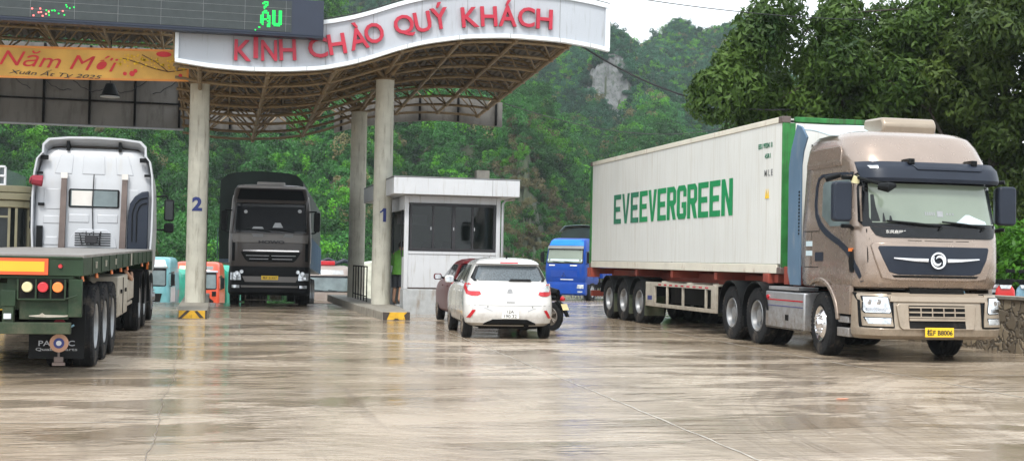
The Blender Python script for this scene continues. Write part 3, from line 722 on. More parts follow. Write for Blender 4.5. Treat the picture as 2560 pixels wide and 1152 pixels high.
def column(x, y, h, label, num=None, zn=2.7):
    t = thing('gate_column', label, 'column', (x, y, .2), group='round concrete columns of the gate canopy')
    m_ = MB(); m_.cyl((0, 0, 0), (0, 0, h - .2), .262, .25, 40); m_.build('shaft', M['concrete_col'], t)
    m_ = MB(); m_.cyl((0, 0, h - .2), (0, 0, h - .16), .28, .28, 24)
    for sx in (-1, 1):
        for sy in (-1, 1): m_.tube([(0, 0, h - .2), (sx * .7, sy * .75, h + .62)], [.07, .04], 8)
    m_.tube([(0, 0, h - .2), (0, 0, h + .1)], [.16, .08], 10); m_.build('steel_head', M['steel_tan'], t)
    if num == '1':
        g = MB()
        for pl in ([(-.012, 0, .37), (.07, 0, .37)], [(-.10, .235, .275), (-.06, .25, .30), (-.011, .285, .369)]):
            A = [[(math.sin(x / .259) * rr_, -math.cos(x / .259) * rr_, zn - .2 - .185 + z) for x, *zz in pl for z in (zz[k_],)] for k_ in (0, 1) for rr_ in (.266,)]
            B_ = [[(math.sin(x / .259) * rr_, -math.cos(x / .259) * rr_, zn - .2 - .185 + z) for x, *zz in pl for z in (zz[k_],)] for k_ in (0, 1) for rr_ in (.25,)]
            g.slab(A, B_)
        g.build('numeral', M['ink_blue'], t, smooth=False)
    elif num: text(num, 'numeral', M['ink_blue'], t, h=.37, w=.26 if num == '2' else .17, depth=.012, bold=.04 if num == '2' else .015, at=(0, 0, zn - .2), bend=.259)
    return t
column(-.39, 34.8, 5.95, 'front column painted with the numeral 2', '2', 2.78)
column(4.52, 34.8, 6.3, 'front column painted with the numeral 1', '1', 2.62)
column(-.39, 41.0, 5.7, 'shaded rear column hidden behind the column numbered 2')
column(4.52, 41.0, 6.1, 'shaded rear column standing behind the column numbered 1')
column(-6.2, 34.8, 7.0, 'column carrying the high dark roof beside the olive booth')

# ---------------------------------------------------------------- wave canopy
PX = [-1.3, -.92, -.11, .73, 1.57, 2.53, 3.28, 3.86, 4.31, 5.03, 6.1, 7.16, 8.55, 9.4, 9.81, 10.3]
PZ = [6.06, 6.01, 5.91, 5.88, 5.91, 6.0, 6.18, 6.38, 6.56, 6.78, 6.98, 7.06, 7.03, 6.93, 6.85, 6.75]
def fz(x):
    x = np.asarray(x, float)
    return (np.interp(x - .25, PX, PZ) + 2 * np.interp(x, PX, PZ) + np.interp(x + .25, PX, PZ)) / 4
SL = .052
def zb(x, y): return float(fz(x)) + .0 - SL * (y - 32)
canopy = thing('wave_canopy', 'white wave shaped gate canopy with red welcome lettering and tan steel truss', 'canopy', (4.4, 37, 6))
def cz(mb, name, m, **k):
    mb.build(name, m, None, **k)
    for o in mb.out: o.parent = canopy; o.matrix_parent_inverse = Matrix.Translation((-4.4, -37, -6))
    return mb.out[0]
nx = 70; X = np.linspace(-.95, 9.81, nx)
f = MB()
f.slab([[(x, 31.34, float(fz(x)) + h) for x in X] for h in (1.10, .09)], [[(x, 31.42, float(fz(x)) + h) for x in X] for h in (1.10, .09)])
cz(f, 'fascia', M['fascia'])
f = MB()
for h0, h1 in ((0, .09), (1.10, 1.2)):
    f.slab([[(x, 31.27, float(fz(x)) + h) for x in X] for h in (h1, h0)], [[(x, 31.45, float(fz(x)) + h) for x in X] for h in (h1, h0)])
f.box(9.70, 9.815, 31.265, 31.46, float(fz(9.81)) + .092, float(fz(9.81)) + 1.098)
f.box(-.955, -.87, 31.265, 31.46, float(fz(-.9)) + .092, float(fz(-.9)) + 1.098)
cz(f, 'fascia_trim', M['fascia_trim'])
f = MB()
for x in (.4, 1.55, 2.6, 3.75, 4.95, 6.1, 7.3, 8.5): f.box(x - .006, x + .006, 31.335, 31.345, float(fz(x)) + .1, float(fz(x)) + 1.1)
for x in (.9, 2.15, 3.4, 4.6, 5.9, 7.2, 8.5, 9.3): f.box(x - .006, x + .006, 31.262, 31.30, float(fz(x)) + .0, float(fz(x)) + .095)
cz(f, 'fascia_seam', M['seam'])
f = MB(); f.tube([(x, 31.30, float(fz(x)) + 1.235) for x in X], .012, 5); cz(f, 'top_wire', M['cable'])
# letters
LT = [('K', .62, 6.36, .40), ('Í', .95, 6.44, .19), ('N', 1.24, 6.39, .38), ('H', 1.68, 6.43, .40), ('C', 2.40, 6.53, .47), ('H', 2.86, 6.64, .43), ('À', 3.36, 6.79, .46), ('O', 3.76, 6.96, .48),
      ('Q', 4.5, 7.20, .50), ('U', 4.96, 7.31, .42), ('Ý', 5.37, 7.41, .44), ('K', 6.15, 7.50, .44), ('H', 6.63, 7.55, .42), ('Á', 7.11, 7.58, .46), ('C', 7.60, 7.59, .43), ('H', 8.07, 7.57, .42)]
for ch, x, z, w in LT:
    sl = math.degrees(math.atan2(float(fz(x + .3) - fz(x - .3)), .6)) * .85
    acc = ch in 'ÍÀÝÁ'
    h = .50 * (1.33 if acc else 1) * (1.1 if ch == 'Q' else 1)
    o = text(ch, 'letter', M['redletter'], None, w=w, h=h, depth=.08, bold=.016, at=(x, 31.27, z + (.08 if acc else -.02 if ch == 'Q' else 0)), rot=sl)
    o.parent = canopy; o.matrix_parent_inverse = Matrix.Translation((-4.4, -37, -6))
# truss
BX = [-1.0, -.39, 1.25, 2.88, 4.52, 6.0, 7.45, 8.85]
BY = [31.9 + 1.62 * k for k in range(8)]
TX = [-.95, .43, 2.06, 3.7, 5.26, 6.72, 8.15, 9.45]
TY = [31.6] + [31.9 + .81 + 1.62 * k for k in range(7)] + [43.5]
DT = .78
zt = lambda x, y: zb(x, y) + DT
tr = MB()
def curve(xa, xb, y, zf, n=6): return [(xa + (xb - xa) * i / n, y, zf(xa + (xb - xa) * i / n, y)) for i in range(n + 1)]
for y in BY:
    for a, b in zip(BX, BX[1:]): tr.tube(curve(a, b, y, zb, 3), .046, 6, False)
for x in BX[1:]: tr.tube([(x, BY[0] - .3, zb(x, BY[0] - .3)), (x, BY[-1] + .1, zb(x, BY[-1] + .1))], .055, 7)
for y in TY[1:-1]:
    for a, b in zip(TX, TX[1:]): tr.tube(curve(a, b, y, zt, 2), .032, 6, False)
for x in TX: tr.tube([(x, TY[0], zt(x, TY[0])), (x, TY[-1], zt(x, TY[-1]))], .034, 6)
for x in BX[1:]:
    for y in BY:
        for tx in TX:
            if abs(tx - x) < .95:
                for ty in TY:
                    if abs(ty - y) < .9: tr.tube([(x, y, zb(x, y)), (tx, ty, zt(tx, ty))], .026, 5, False)
for x in BX[1:]:
    for y in BY: tr.tube([(x, y, zb(x, y) - .06), (x, y, zb(x, y) + .06)], .075, 8)
for y in (BY[0], BY[-1]): tr.tube([(1.25, y, zb(1.25, y)), (1.25, y, zb(1.25, y) - .12)], .05, 8)
cz(tr, 'truss', M['steel_tan'])
pu = MB()
for y in np.arange(31.8, 43.4, 1.08):
    for a, b in zip(TX, TX[1:]): pu.tube(curve(a, b, y, lambda x, yy: zt(x, yy) + .05, 3), .022, 4, False)
cz(pu, 'purlins', M['steel_tan'])
# corrugated sheet
XS = []; 
x = -.97; k = 0
while x < 9.65:
    XS += [(x, 0), (x + .04, .045), (x + .11, .045), (x + .15, 0)]; x += .2
sh = MB(); YS = [31.46, 34, 37, 40, 43.1]
sh.slab([[(x, y, zt(x, y) + .085 + h) for x, h in XS] for y in YS], [[(x, y, zt(x, y) + .082 + h) for x, h in XS] for y in YS])
cz(sh, 'roof_sheet', M['sheet'])
# rear fascia, in two lengths with a missing panel between
def rz(x): return float(np.interp(x, [-1, 2.35, 4.0, 4.6, 6.02, 7.63, 9.84], [5.67, 5.60, 5.68, 5.85, 6.13, 6.27, 6.12]))
for xa, xb, nn in ((-.98, 2.36, 12), (3.98, 9.84, 24)):
    Xr = np.linspace(xa, xb, nn)
    f = MB(); f.slab([[(x, 43.78, rz(x) + h) for x in Xr] for h in (.86, 0)], [[(x, 43.86, rz(x) + h) for x in Xr] for h in (.86, 0)]); cz(f, 'rear_fascia', M['fascia_back'])
f = MB()
for x in np.arange(4.2, 9.7, 1.35): f.box(x - .03, x + .03, 43.68, 43.775, rz(x) + .02, rz(x) + .85)
for x in np.arange(-.6, 2.3, 1.1): f.box(x - .03, x + .03, 43.68, 43.775, rz(x) + .02, rz(x) + .85)
cz(f, 'fascia_rib', M['chassis'])
# lights under the canopy
for i, (x, y, z, lb) in enumerate(((-2.95, 38.5, 5.9, 'bell shaped dark lamp hanging under the high dark roof'), (2.0, 40.0, 5.75, 'flat pale floodlight under the dip of the wave canopy'))):
    t = thing('hanging_lamp', lb, 'lamp', (x, y, z), group='lamps under the roofs')
    zr = 7.6 if i == 0 else zb(x, y) + .75
    m_ = MB(); m_.tube([(0, 0, .3), (0, 0, zr - z)], .015, 6); m_.build('rod', M['black'], t)
    m_ = MB()
    if i == 0: m_.cyl((0, 0, .12), (0, 0, .42), .24, .12, 16); m_.cyl((0, 0, .06), (0, 0, .12), .30, .24, 16)
    else: m_.box(-.32, .32, -.2, .2, .1, .2); m_.box(-.1, .1, -.1, .1, .2, .32)
    m_.build('lamp_shade', M['black'] if i == 0 else M['alu'], t, bevel=.01)
    m_ = MB(); m_.cyl((0, 0, .03), (0, 0, .055), .27 if i == 0 else .2, .27 if i == 0 else .2, 16); m_.build('lens', M['fascia'], t)

# ---------------------------------------------------------------- high roof on the left
hr = thing('high_roof', 'dark high steel roof behind the scrolling display board', 'roof', (-5, 37, 8))
def hz_(mb, name, m, **k):
    mb.build(name, m, None, **k)
    for o in mb.out: o.parent = hr; o.matrix_parent_inverse = Matrix.Translation((5, -37, -8))
    return mb.out[0]
zl = lambda y: 8.28 - SL * (y - 43.8)
XS = []; x = -13.
while x < -1.15: XS += [(x, 0), (x + .05, .05), (x + .13, .05), (x + .18, 0)]; x += .24
sh = MB(); sh.slab([[(x, y, zl(y) + h) for x, h in XS] for y in (31, 35, 39, 43.35)], [[(x, y, zl(y) + h - .004) for x, h in XS] for y in (31, 35, 39, 43.35)])
hz_(sh, 'roof_sheet', M['sheet'])
tr = MB()
xs_ = np.arange(-12.4, -1.2, 1.55)
for y in [31.5 + 1.62 * k for k in range(8)]:
    tr.tube([(-13, y, zl(y) - .85), (-1.25, y, zl(y) - .85)], .04, 6)
    tr.tube([(-13, y + .4, zl(y) - .08), (-1.25, y + .4, zl(y) - .08)], .03, 6)
    for x in xs_:
        for dx in (-.77, .77):
            for dy in (-.8, .8):
                if y + dy < 43.3: tr.tube([(x, y, zl(y) - .85), (x + dx, y + dy, zl(y + dy) - .05)], .026, 5, False)
for x in xs_: tr.tube([(x, 31.2, zl(31.2) - .85), (x, 43.3, zl(43.3) - .85)], .045, 6)
for y in (34.8, 41.0): tr.tube([(-6.2, y, 6.9), (-6.2, y, zl(y) - .85)], .12, 8)
for k in range(8):
    y = 31.5 + 1.62 * k
    tr.tube([(-1.1, y, zl(y) - .85), (-.95, y, zb(-.9, y) + .1)], .035, 6)
hz_(tr, 'truss', M['steel_tan'])
t = thing('sign_board', 'grey ribbed board hanging at the far side of the high dark roof', 'sign board', (-5, 43.8, 5.6))
f = MB(); f.box(-8, 4.0, 0, .08, 0, 2.62); f.build('board', M['fascia_back'], t)
f = MB()
for x in np.arange(-7.5, 4.0, 1.42): f.box(x - .035, x + .035, -.10, -.002, .03, 2.6)
f.box(-8, 4.0, -.075, -.004, .78, .83); f.box(-8, 4.0, -.075, -.004, 1.7, 1.75); f.build('frame', M['chassis'], t)
f = MB(); f.box(-8, 4.0, -.04, .1, -.05, -.002); f.build('bottom_trim', M['fascia'], t)
f = MB()
for k in range(9):
    x = -7 + k * 1.25; pts = [(x + i * .12, -.13 - .02 * math.sin(i), 1.35 - .25 * math.sin(i * .35 + k) + .03 * math.sin(i * 2.3)) for i in range(11)]
    f.tube(pts, .012, 5)
f.build('loose_wiring', M['cable'], t)

# ---------------------------------------------------------------- LED sign
led = thing('led_sign', 'dark scrolling display board with a few green letters lit', 'display board', (2.5, 30.9, 6.74))
f = MB(); f.box(-11, 0, 0, .3, 0, .86); f.build('case', M['led_case'], led, bevel=.012)
f = MB(); f.box(-11, -.76, -.012, -.002, .06, .80); f.build('matrix', M['led_panel'], led)
f = MB(); f.box(-11, 0, -.035, .3, -.05, -.004); f.build('lower_trim', M['navy'], led)
f = MB()
for x in np.arange(-10.5, -.8, .96): f.box(x, x + .006, -.0155, -.013, .06, .8)
for z in (.245, .43, .615): f.box(-11, -.77, -.0155, -.013, z, z + .005)
f.build('module_seams', M['seam'], led)
DOTS = {'U': ["110011"] * 8 + ["111111", "011110"], 'A': ["001100", "011110", "010010", "110011", "110011", "111101", "110011", "110001", "010011", "000011"], 'hook': ["0111", "1101", "0011", "0110", "0100"]}
f = MB()
def dots(pat, x0, z0, d):
    for r_, row in enumerate(pat):
        for c_, ch in enumerate(row):
            if ch == '1': f.box(x0 + c_ * d, x0 + c_ * d + d * .93, -.02, -.014, z0 - (r_ + 1) * d, z0 - (r_ + 1) * d + d * .93)
dots(DOTS['U'], -1.22, .56, .038); dots(DOTS['A'], -1.50, .55, .040); dots(DOTS['hook'], -1.46, .76, .036)
for i in range(26):
    x, z = rnd.choice([(-1.45, .1), (-6.5, .65), (-6.2, .15), (-5.9, .3), (-5.8, .6), (-5.75, .18)]); x += rnd.uniform(-.18, .18); z += rnd.uniform(-.05, .08)
    f.box(x, x + .03, -.02, -.014, z, z + .03)
f.build('lit_green_characters', M['led_green'], led)
f = MB()
for i in range(9):
    x = rnd.choice([-6.5, -6.3, -6.1]) + rnd.uniform(-.15, .15); z = .15 + rnd.uniform(-.07, .12); f.box(x, x + .035, -.02, -.014, z, z + .035)
f.build('lit_red_dots', M['led_red'], led)

# ---------------------------------------------------------------- new year banner
bn = thing('banner', 'yellow and orange new year banner with red script lettering', 'banner', (-.67, 33.5, 5.84))
def bz(x): return -.05 * math.sin((x + 11) / 11 * 3.1) + .018 * x
Xb = np.linspace(-11, 0, 40)
f = MB(); f.slab([[(x, 0, bz(x) + h) for x in Xb] for h in (.80, .0)], [[(x, .02, bz(x) + h) for x in Xb] for h in (.80, .0)]); f.build('cloth', M['banner'], bn)
f = MB()
for a, b in ((0, .05), (.75, .805)): f.slab([[(x, -.006, bz(x) + h) for x in Xb] for h in (b, a)], [[(x, -.002, bz(x) + h) for x in Xb] for h in (b, a)])
f.box(-.05, .003, -.0065, -.0015, bz(0) + .05, bz(0) + .75); f.build('border', M['banner_edge'], bn)
text('Năm Mới', 'red_script', M['banner_red'], bn, w=2.8, h=.40, depth=.006, bold=0, shear=.35, at=(-3.12, -.012, .47 + bz(-3.4)), rot=-1)
text('Chúc Mừng', 'red_script', M['banner_red'], bn, w=3.5, h=.5, depth=.006, bold=0, shear=.35, at=(-7.0, -.012, .43 + bz(-7)))
text('Xuân Ất Tỵ 2025', 'black_script', M['ink'], bn, w=2.2, h=.18, depth=.006, bold=0, shear=.35, at=(-3.2, -.012, .13 + bz(-3.3)), rot=-1)
f = MB()
f.tube([(-.05, -.01, .30), (-.5, -.01, .22), (-.9, -.01, .30), (-1.25, -.01, .42), (-1.6, -.01, .5)], .012, 4)
f.tube([(-.5, -.01, .22), (-.8, -.01, .45), (-1.15, -.01, .62)], .010, 4); f.tube([(-.3, -.01, .26), (-.2, -.01, .45), (-.35, -.01, .6)], .01, 4)
f.build('blossom_branch', M['twig'], bn)
f = MB()
for i in range(70):
    x = -rnd.uniform(.08, 1.75); z = .25 + .22 * rnd.random() + .22 * min(1, -x / 1.2) * rnd.random(); r_ = rnd.uniform(.02, .045)
    f.prism([(x + r_ * math.cos(a) * (1 if i_ % 2 else .5), z + r_ * math.sin(a) * (1 if i_ % 2 else .5)) for i_, a in enumerate(np.linspace(0, 6.28, 11)[:-1])], 'xz', -.018, -.012)
f.build('blossoms', M['blossom'], bn)
f = MB(); f.prism([(-.62 + .19 * math.cos(a), .66 + .07 * math.sin(a)) for a in np.linspace(0, 6.28, 17)[:-1]], 'xz', -.012, -.004)
for x, z, r_ in ((-1.38, .13, .07), (-1.3, .2, .05), (-1.55, .12, .05), (-.2, .14, .05)): f.prism([(x + r_ * math.cos(a), z + r_ * math.sin(a)) for a in np.linspace(0, 6.28, 9)[:-1]], 'xz', -.012, -.004)
f.build('lanterns', M['banner_red'], bn)
f = MB()
for x in (-10.5, -8, -5.5, -3): f.tube([(x, .01, .8 + bz(x)), (x, .01, 2.0)], .008, 4)
f.tube([(0, .01, .75), (.1, .9, .6)], .008, 4); f.build('hanging_cord', M['cable'], bn)

# ---------------------------------------------------------------- booth
bo = thing('toll_booth', 'white panelled booth with wide dark sliding window and flat roof beside column 1', 'booth', (4.93, 33.4, 0))
f = MB(); f.box(0, 2.6, 0, .6, -.05, .66); f.box(0, 2.6, 2.302, 6.0, -.05, .66); f.box(1.3, 2.6, .602, 2.3, -.05, .66); f.box(.0, 1.298, .602, 2.3, -.05, .2); f.build('plinth', M['booth_plinth'], bo, bevel=.02)
f = MB(); f.box(.0, .11, .0, .11, .662, 3.12); f.box(2.47, 2.58, 0, .11, .662, 3.12)
f.box(.112, 2.468, .02, .1, .70, 1.58); f.box(.112, 2.468, .0, .1, 1.582, 1.66); f.box(.112, 2.468, .02, .1, 2.93, 3.12); f.box(.03, .1, .112, .6, .662, 1.5); f.box(.03, .1, 2.3, 6.0, .662, 1.5); f.box(.03, .1, .112, 6.0, 2.75, 3.12)
f.box(2.47, 2.56, .112, 6.0, .662, 3.12); f.box(.1, 2.46, 5.9, 6.0, .662, 3.12)
f.build('wall', M['booth_white'], bo, bevel=.006)
f = MB(); f.box(.1, 2.46, .04, .08, .667, .698); f.build('rust_strip', M['brown_strap'], bo)
wn = MB()
for x0, x1, z0, z1 in ((.14, 2.45, 1.664, 1.74), (.14, 2.45, 2.85, 2.926), (.14, .2, 1.742, 2.848), (2.39, 2.45, 1.742, 2.848), (.74, .79, 1.742, 2.848), (1.27, 1.36, 1.742, 2.848), (1.80, 1.85, 1.742, 2.848)): wn.box(x0, x1, -.012, .06, z0, z1)
wf = wn.build('window', M['frame_dark'], bo, bevel=.004)
f = MB(); f.box(.201, 2.389, .03, .04, 1.741, 2.849); g_ = f.build('pane', M['glass_clear'], wf)
f = MB()
for x in (.70, 1.31, 1.87): f.box(x - .012, x + .012, -.03, -.013, 2.22, 2.3)
f.build('latch', M['alu'], wf)
f = MB(); f.box(.035, .05, 2.32, 4.6, 1.5, 2.75); s_ = f.build('side_window', M['glass_clear'], bo)
f = MB()
for y in (.54, 2.3, 3.1, 3.9, 4.6): f.box(.0, .03, y, y + .06, 1.5, 2.75)
f.build('mullion', M['frame_dark'], s_)
f = MB(); f.box(-.36, 3.0, -.42, 6.3, 3.13, 3.57); rf = f.build('roof', M['booth_white'], bo, bevel=.015)
f = MB(); f.box(2.258, 2.266, -.426, -.421, 3.14, 3.56); f.box(-.37, 3.01, -.43, 6.31, 3.575, 3.6); f.build('roof_edge', M['seam'], rf)
f = MB(); f.tube([(2.95, -.1, 3.09), (2.7, -.06, 3.05), (2.63, -.05, 2.95), (2.63, -.05, .7)], .035, 8); f.build('downpipe', M['alu'], bo)
ac = thing('ac_unit', 'small weathered condenser unit on the booth roof', 'air conditioner', (7.12, 33.9, 3.58))
f = MB(); f.box(-.18, .18, 0, .3, .05, .3); f.build('housing', M['concrete'], ac, bevel=.015)
f = MB(); f.box(-.2, .2, -.02, .32, 0, .045); f.box(-.35, -.2, .05, .2, .0, .10); f.build('bracket', M['chassis'], ac)
f = MB(); f.box(.15, 2.42, 5.7, 5.75, .67, 3.1); f.box(2.40, 2.45, .3, 5.7, .67, 3.1); f.build('inner_wall', M['interior'], bo)
f = MB(); f.box(.4, 2.3, .12, .6, 1.40, 1.45); f.build('desk', M['brown_strap'], bo)
f = MB(); f.box(.6, 1.5, 5.45, 5.65, 2.5, 2.8); f.build('wall_air_conditioner', M['booth_white'], bo)
for x, lb_ in ((5.75, 'dark office chair behind the booth window, nearer column 1'), (6.3, 'dark office chair behind the booth window, nearer the latch')):
    t = thing('office_chair', lb_, 'chair', (x, 34.45, .66), group='chairs inside the booth')
    f = MB(); f.prism([(-.17, .95), (-.2, 1.15), (-.12, 1.27), (.12, 1.27), (.2, 1.15), (.17, .95)], 'xz', 0, .05); f.build('backrest', M['black'], t, bevel=.01)
    f = MB(); f.box(-.2, .2, -.05, .4, .5, .57); f.build('seat', M['black'], t, bevel=.01)
    f = MB(); f.cyl((0, .18, .05), (0, .18, .5), .03); f.box(-.25, .25, .15, .21, 0, .05); f.box(-.03, .03, -.07, .43, .0, .05); f.box(-.02, .02, .02, .05, .55, .96); f.build('stand', M['chassis'], t)
# booth on the left island
lb = thing('toll_booth', 'old olive booth with banded roof behind the flatbed trailer', 'booth', (-4.6, 34.5, .2))
def rr(x0, x1, y0, y1, r, n=8):
    P = []
    for cx, cy, a0 in ((x1 - r, y0 + r, -90), (x1 - r, y1 - r, 0), (x0 + r, y1 - r, 90), (x0 + r, y0 + r, 180)):
        P += [(cx + r * math.cos(R(a0 + 90 * i / n)), cy + r * math.sin(R(a0 + 90 * i / n))) for i in range(n + 1)]
    return P
f = MB()
for i, (z, e) in enumerate(((2.36, .0), (2.55, .06), (2.74, .02))): f.prism(rr(-3 - e, .02 + e, -e, 3 + e, .5), 'xy', z, z + .175)
f.build('roof', M['olive_roof'], lb, bevel=.02)
f = MB(); f.prism(rr(-2.9, -.02, .1, 2.9, .45), 'xy', 0, .95); f.build('wall', M['olive_wall'], lb)
f = MB(); f.prism(rr(-2.86, -.06, .14, 2.86, .43), 'xy', .95, 2.35); f.build('glazing', M['glass'], lb)
f = MB()
for x in (-2.4, -1.6, -.85, -.42, -.25): f.box(x - .03, x + .03, .07, .13, .95, 2.35)
for y in (.7, 1.3, 2.0): f.box(-.06, -.0, y - .03, y + .03, .95, 2.35)
f.box(-2.5, -.45, .08, .12, 2.1, 2.15); f.box(-1.6, -.85, .05, .11, .9, .98); f.build('window_frame', M['olive_roof'], lb)

# railing between island and rear column
rl = thing('railing', 'thin steel railing between the column numbered 1 and the rear column', 'railing', (4.35, 36.6, .2))
f = MB()
for y in np.linspace(0, 3.6, 6): f.tube([(0, y, 0), (0, y, 1.0)], .018, 6)
f.tube([(0, 0, 1.0), (0, 3.6, 1.0)], .022, 6); f.tube([(0, 0, .15), (0, 3.6, .15)], .015, 6); f.build('bars', M['chassis'], rl)

# ---------------------------------------------------------------- overhead cables
def sag(a, b, s, n=24):
    a, b = Vector(a), Vector(b)
    return [tuple(a.lerp(b, i / n) - Vector((0, 0, s * 4 * (i / n) * (1 - i / n)))) for i in range(n + 1)]
for lab, a, b, s, r_ in (('thick black cable sagging from the canopy corner to the dark tree', (8.6, 31.5, 7.3), (15.4, 31.9, 5.7), .62, .024),
                      ('thin wire running across the top of the red lettering to the tree', (2.9, 27.0, 8.2), (17.2, 31.2, 8.1), .38, .012),
                      ('faint thin wire crossing in front of the forested hillside', (9.9, 43.7, 6.95), (26, 62, 8.6), .7, .016)):
    f = MB(); f.tube(sag(a, b, s), r_, 6); tag(f.build('overhead_cable', M['cable']), lab, 'cable', 'overhead cables')
# lattice building far left, fallen leaf
M['leaf_pink'] = mat('fallen_leaf_pink', (.62, .25, .15), .6)
of = thing('office_building', 'pale building with a grid of white window bars behind the olive booth', 'building', (-20, 92, -3))
f = MB(); f.box(-6, 6.3, .3, 10, 0, 10.0); f.build('wall', M['glass_mid'], of)
f = MB()
for x in np.arange(-6, 6.4, .41): f.box(x - .06, x + .06, 0, .3, 0, 10.1)
for z in np.arange(.2, 10.2, .62): f.box(-6.06, 6.3, -.05, .26, z - .07, z + .07)
f.build('window_bars', M['booth_white'], of)
f = MB(); f.prism([(-.07, 0), (-.02, .03), (.015, .02), (.06, .04), (.08, 0), (.03, -.02), (-.03, -.03)], 'xy', .006, .012)
tag(f.build('fallen_leaf', M['leaf_pink'], loc=(6.83, 12.98, 0), smooth=False), 'small pinkish orange leaf lying on the wet concrete', 'leaf')
# ---------------------------------------------------------------- vehicle bodies
class Shell:
    """stack of rounded plan outlines; each row = (z, half width, y front, y rear, front bulge, corner rx, ry, rear bulge, rx, ry)"""
    def __init__(s, rows): s.r = np.array(rows, float)
    def at(s, z): return [float(np.interp(z, s.r[:, 0], s.r[:, k])) for k in range(1, 10)]
    def yf(s, x, z, hw=None):
        hw, yf, yb, bf, rx, ry, *_ = s.at(z); ax = min(abs(x), hw)
        v = yf + bf * (ax / hw) ** 2; d = ax - (hw - rx)
        if d > 0: v += ry * (1 - math.sqrt(max(0, 1 - (d / rx) ** 2)))
        return v
    def yb(s, x, z):
        hw, yf, yb, bf, rx, ry, bb, rx2, ry2 = s.at(z); ax = min(abs(x), hw)
        v = yb - bb * (ax / hw) ** 2; d = ax - (hw - rx2)
        if d > 0: v -= ry2 * (1 - math.sqrt(max(0, 1 - (d / rx2) ** 2)))
        return v
    def xs(s, y, z):
        hw, yf, yb, bf, rx, ry, bb, rx2, ry2 = s.at(z)
        e = yf + bf + ry
        if y < e:
            q = min(1, max(0, (e - y) / ry)); return hw - rx + rx * math.sqrt(max(0, 1 - q * q))
        e = yb - bb - ry2
        if y > e:
            q = min(1, max(0, (y - e) / ry2)); return hw - rx2 + rx2 * math.sqrt(max(0, 1 - q * q))
        return hw
    def mesh(s, mb, nz=1, nx=22, ns=6, cap=True):
        Z = []
        for a, b in zip(s.r[:, 0], s.r[1:, 0]): Z += [a + (b - a) * k / nz for k in range(nz)]
        Z.append(s.r[-1, 0]); rings = []
        for z in Z:
            hw = s.at(z)[0]; U = [hw * math.sin(math.pi / 2 * u) for u in np.linspace(-1, 1, nx)]
            fr = [(x, s.yf(x, z), z) for x in U]; bk = [(x, s.yb(x, z), z) for x in reversed(U)]
            sd = [(hw, fr[-1][1] + (bk[0][1] - fr[-1][1]) * k / ns, z) for k in range(1, ns)]
            s2 = [(-hw, bk[-1][1] + (fr[0][1] - bk[-1][1]) * k / ns, z) for k in range(1, ns)]
            rings.append(fr + sd + bk + s2)
        n = len(rings[0]); vs = [p for r in rings for p in r]; fs = []
        for j in range(len(rings) - 1):
            for i in range(n): fs.append((j * n + i, j * n + (i + 1) % n, (j + 1) * n + (i + 1) % n, (j + 1) * n + i))
        if cap: fs.append(tuple(range(n - 1, -1, -1))); fs.append(tuple((len(rings) - 1) * n + i for i in range(n)))
        return mb.add(vs, fs)
    def patch(s, mb, rows, off=.01, th=.02, nx=14, nz=4, side='f'):
        """rows [(z, a, b)]: a panel following the shell; side f / b: a,b are x ; l / r: a,b are y"""
        rows = sorted(rows); Z = []
        for (z0, *_), (z1, *_) in zip(rows, rows[1:]): Z += [z0 + (z1 - z0) * k / nz for k in range(nz)]
        Z.append(rows[-1][0]); zz = [r[0] for r in rows]
        def P(u, z, o):
            if side == 'f': return (u, s.yf(u, z) - o, z)
            if side == 'b': return (u, s.yb(u, z) + o, z)
            x = s.xs(u, z) + o; return (x if side == 'r' else -x, u, z)
        out, inn = [], []
        for z in Z:
            a = float(np.interp(z, zz, [r[1] for r in rows])); b = float(np.interp(z, zz, [r[2] for r in rows]))
            U = [a + (b - a) * i / nx for i in range(nx + 1)]
            out.append([P(u, z, off) for u in U]); inn.append([P(u, z, off - th) for u in U])
        return mb.slab(out, inn)
    def ribbon(s, mb, pts, w, off=.012, th=.02, side='l'):
        out, inn = [], []
        for i, (u, z) in enumerate(pts):
            a = Vector(pts[max(0, i - 1)]); b = Vector(pts[min(len(pts) - 1, i + 1)]); d = (b - a).normalized(); q = Vector((-d.y, d.x)) * (w[i] if isinstance(w, list) else w) / 2
            ro, ri = [], []
            for k in (-1, 0, 1):
                uu, zz = u + q.x * k, z + q.y * k
                if side in 'lr':
                    x = s.xs(uu, zz); sg = -1 if side == 'l' else 1; ro.append((sg * (x + off), uu, zz)); ri.append((sg * (x + off - th), uu, zz))
                else: ro.append((uu, s.yf(uu, zz) - off, zz)); ri.append((uu, s.yf(uu, zz) - off + th, zz))
            out.append(ro); inn.append(ri)
        return mb.slab(out, inn)

def cut(o, cyls):
    """wheel arches: cut cylinders (axis x) out of a body"""
    c = MB()
    for y, z, r, x0, x1 in cyls: c.cyl((x0, y, z), (x1, y, z), r, r, 40)
    k = c.build('cutter', M['black'], smooth=False)
    md = o.modifiers.new('arch', 'BOOLEAN'); md.object = k; md.operation = 'DIFFERENCE'; md.solver = 'EXACT'
    pm = k.parent; dg = bpy.context.evaluated_depsgraph_get(); dg.update()
    me = bpy.data.meshes.new_from_object(o.evaluated_get(dg))
    o.modifiers.clear(); old = o.data; o.data = me; bpy.data.objects.remove(k)
    me.set_sharp_from_angle(angle=R(32))

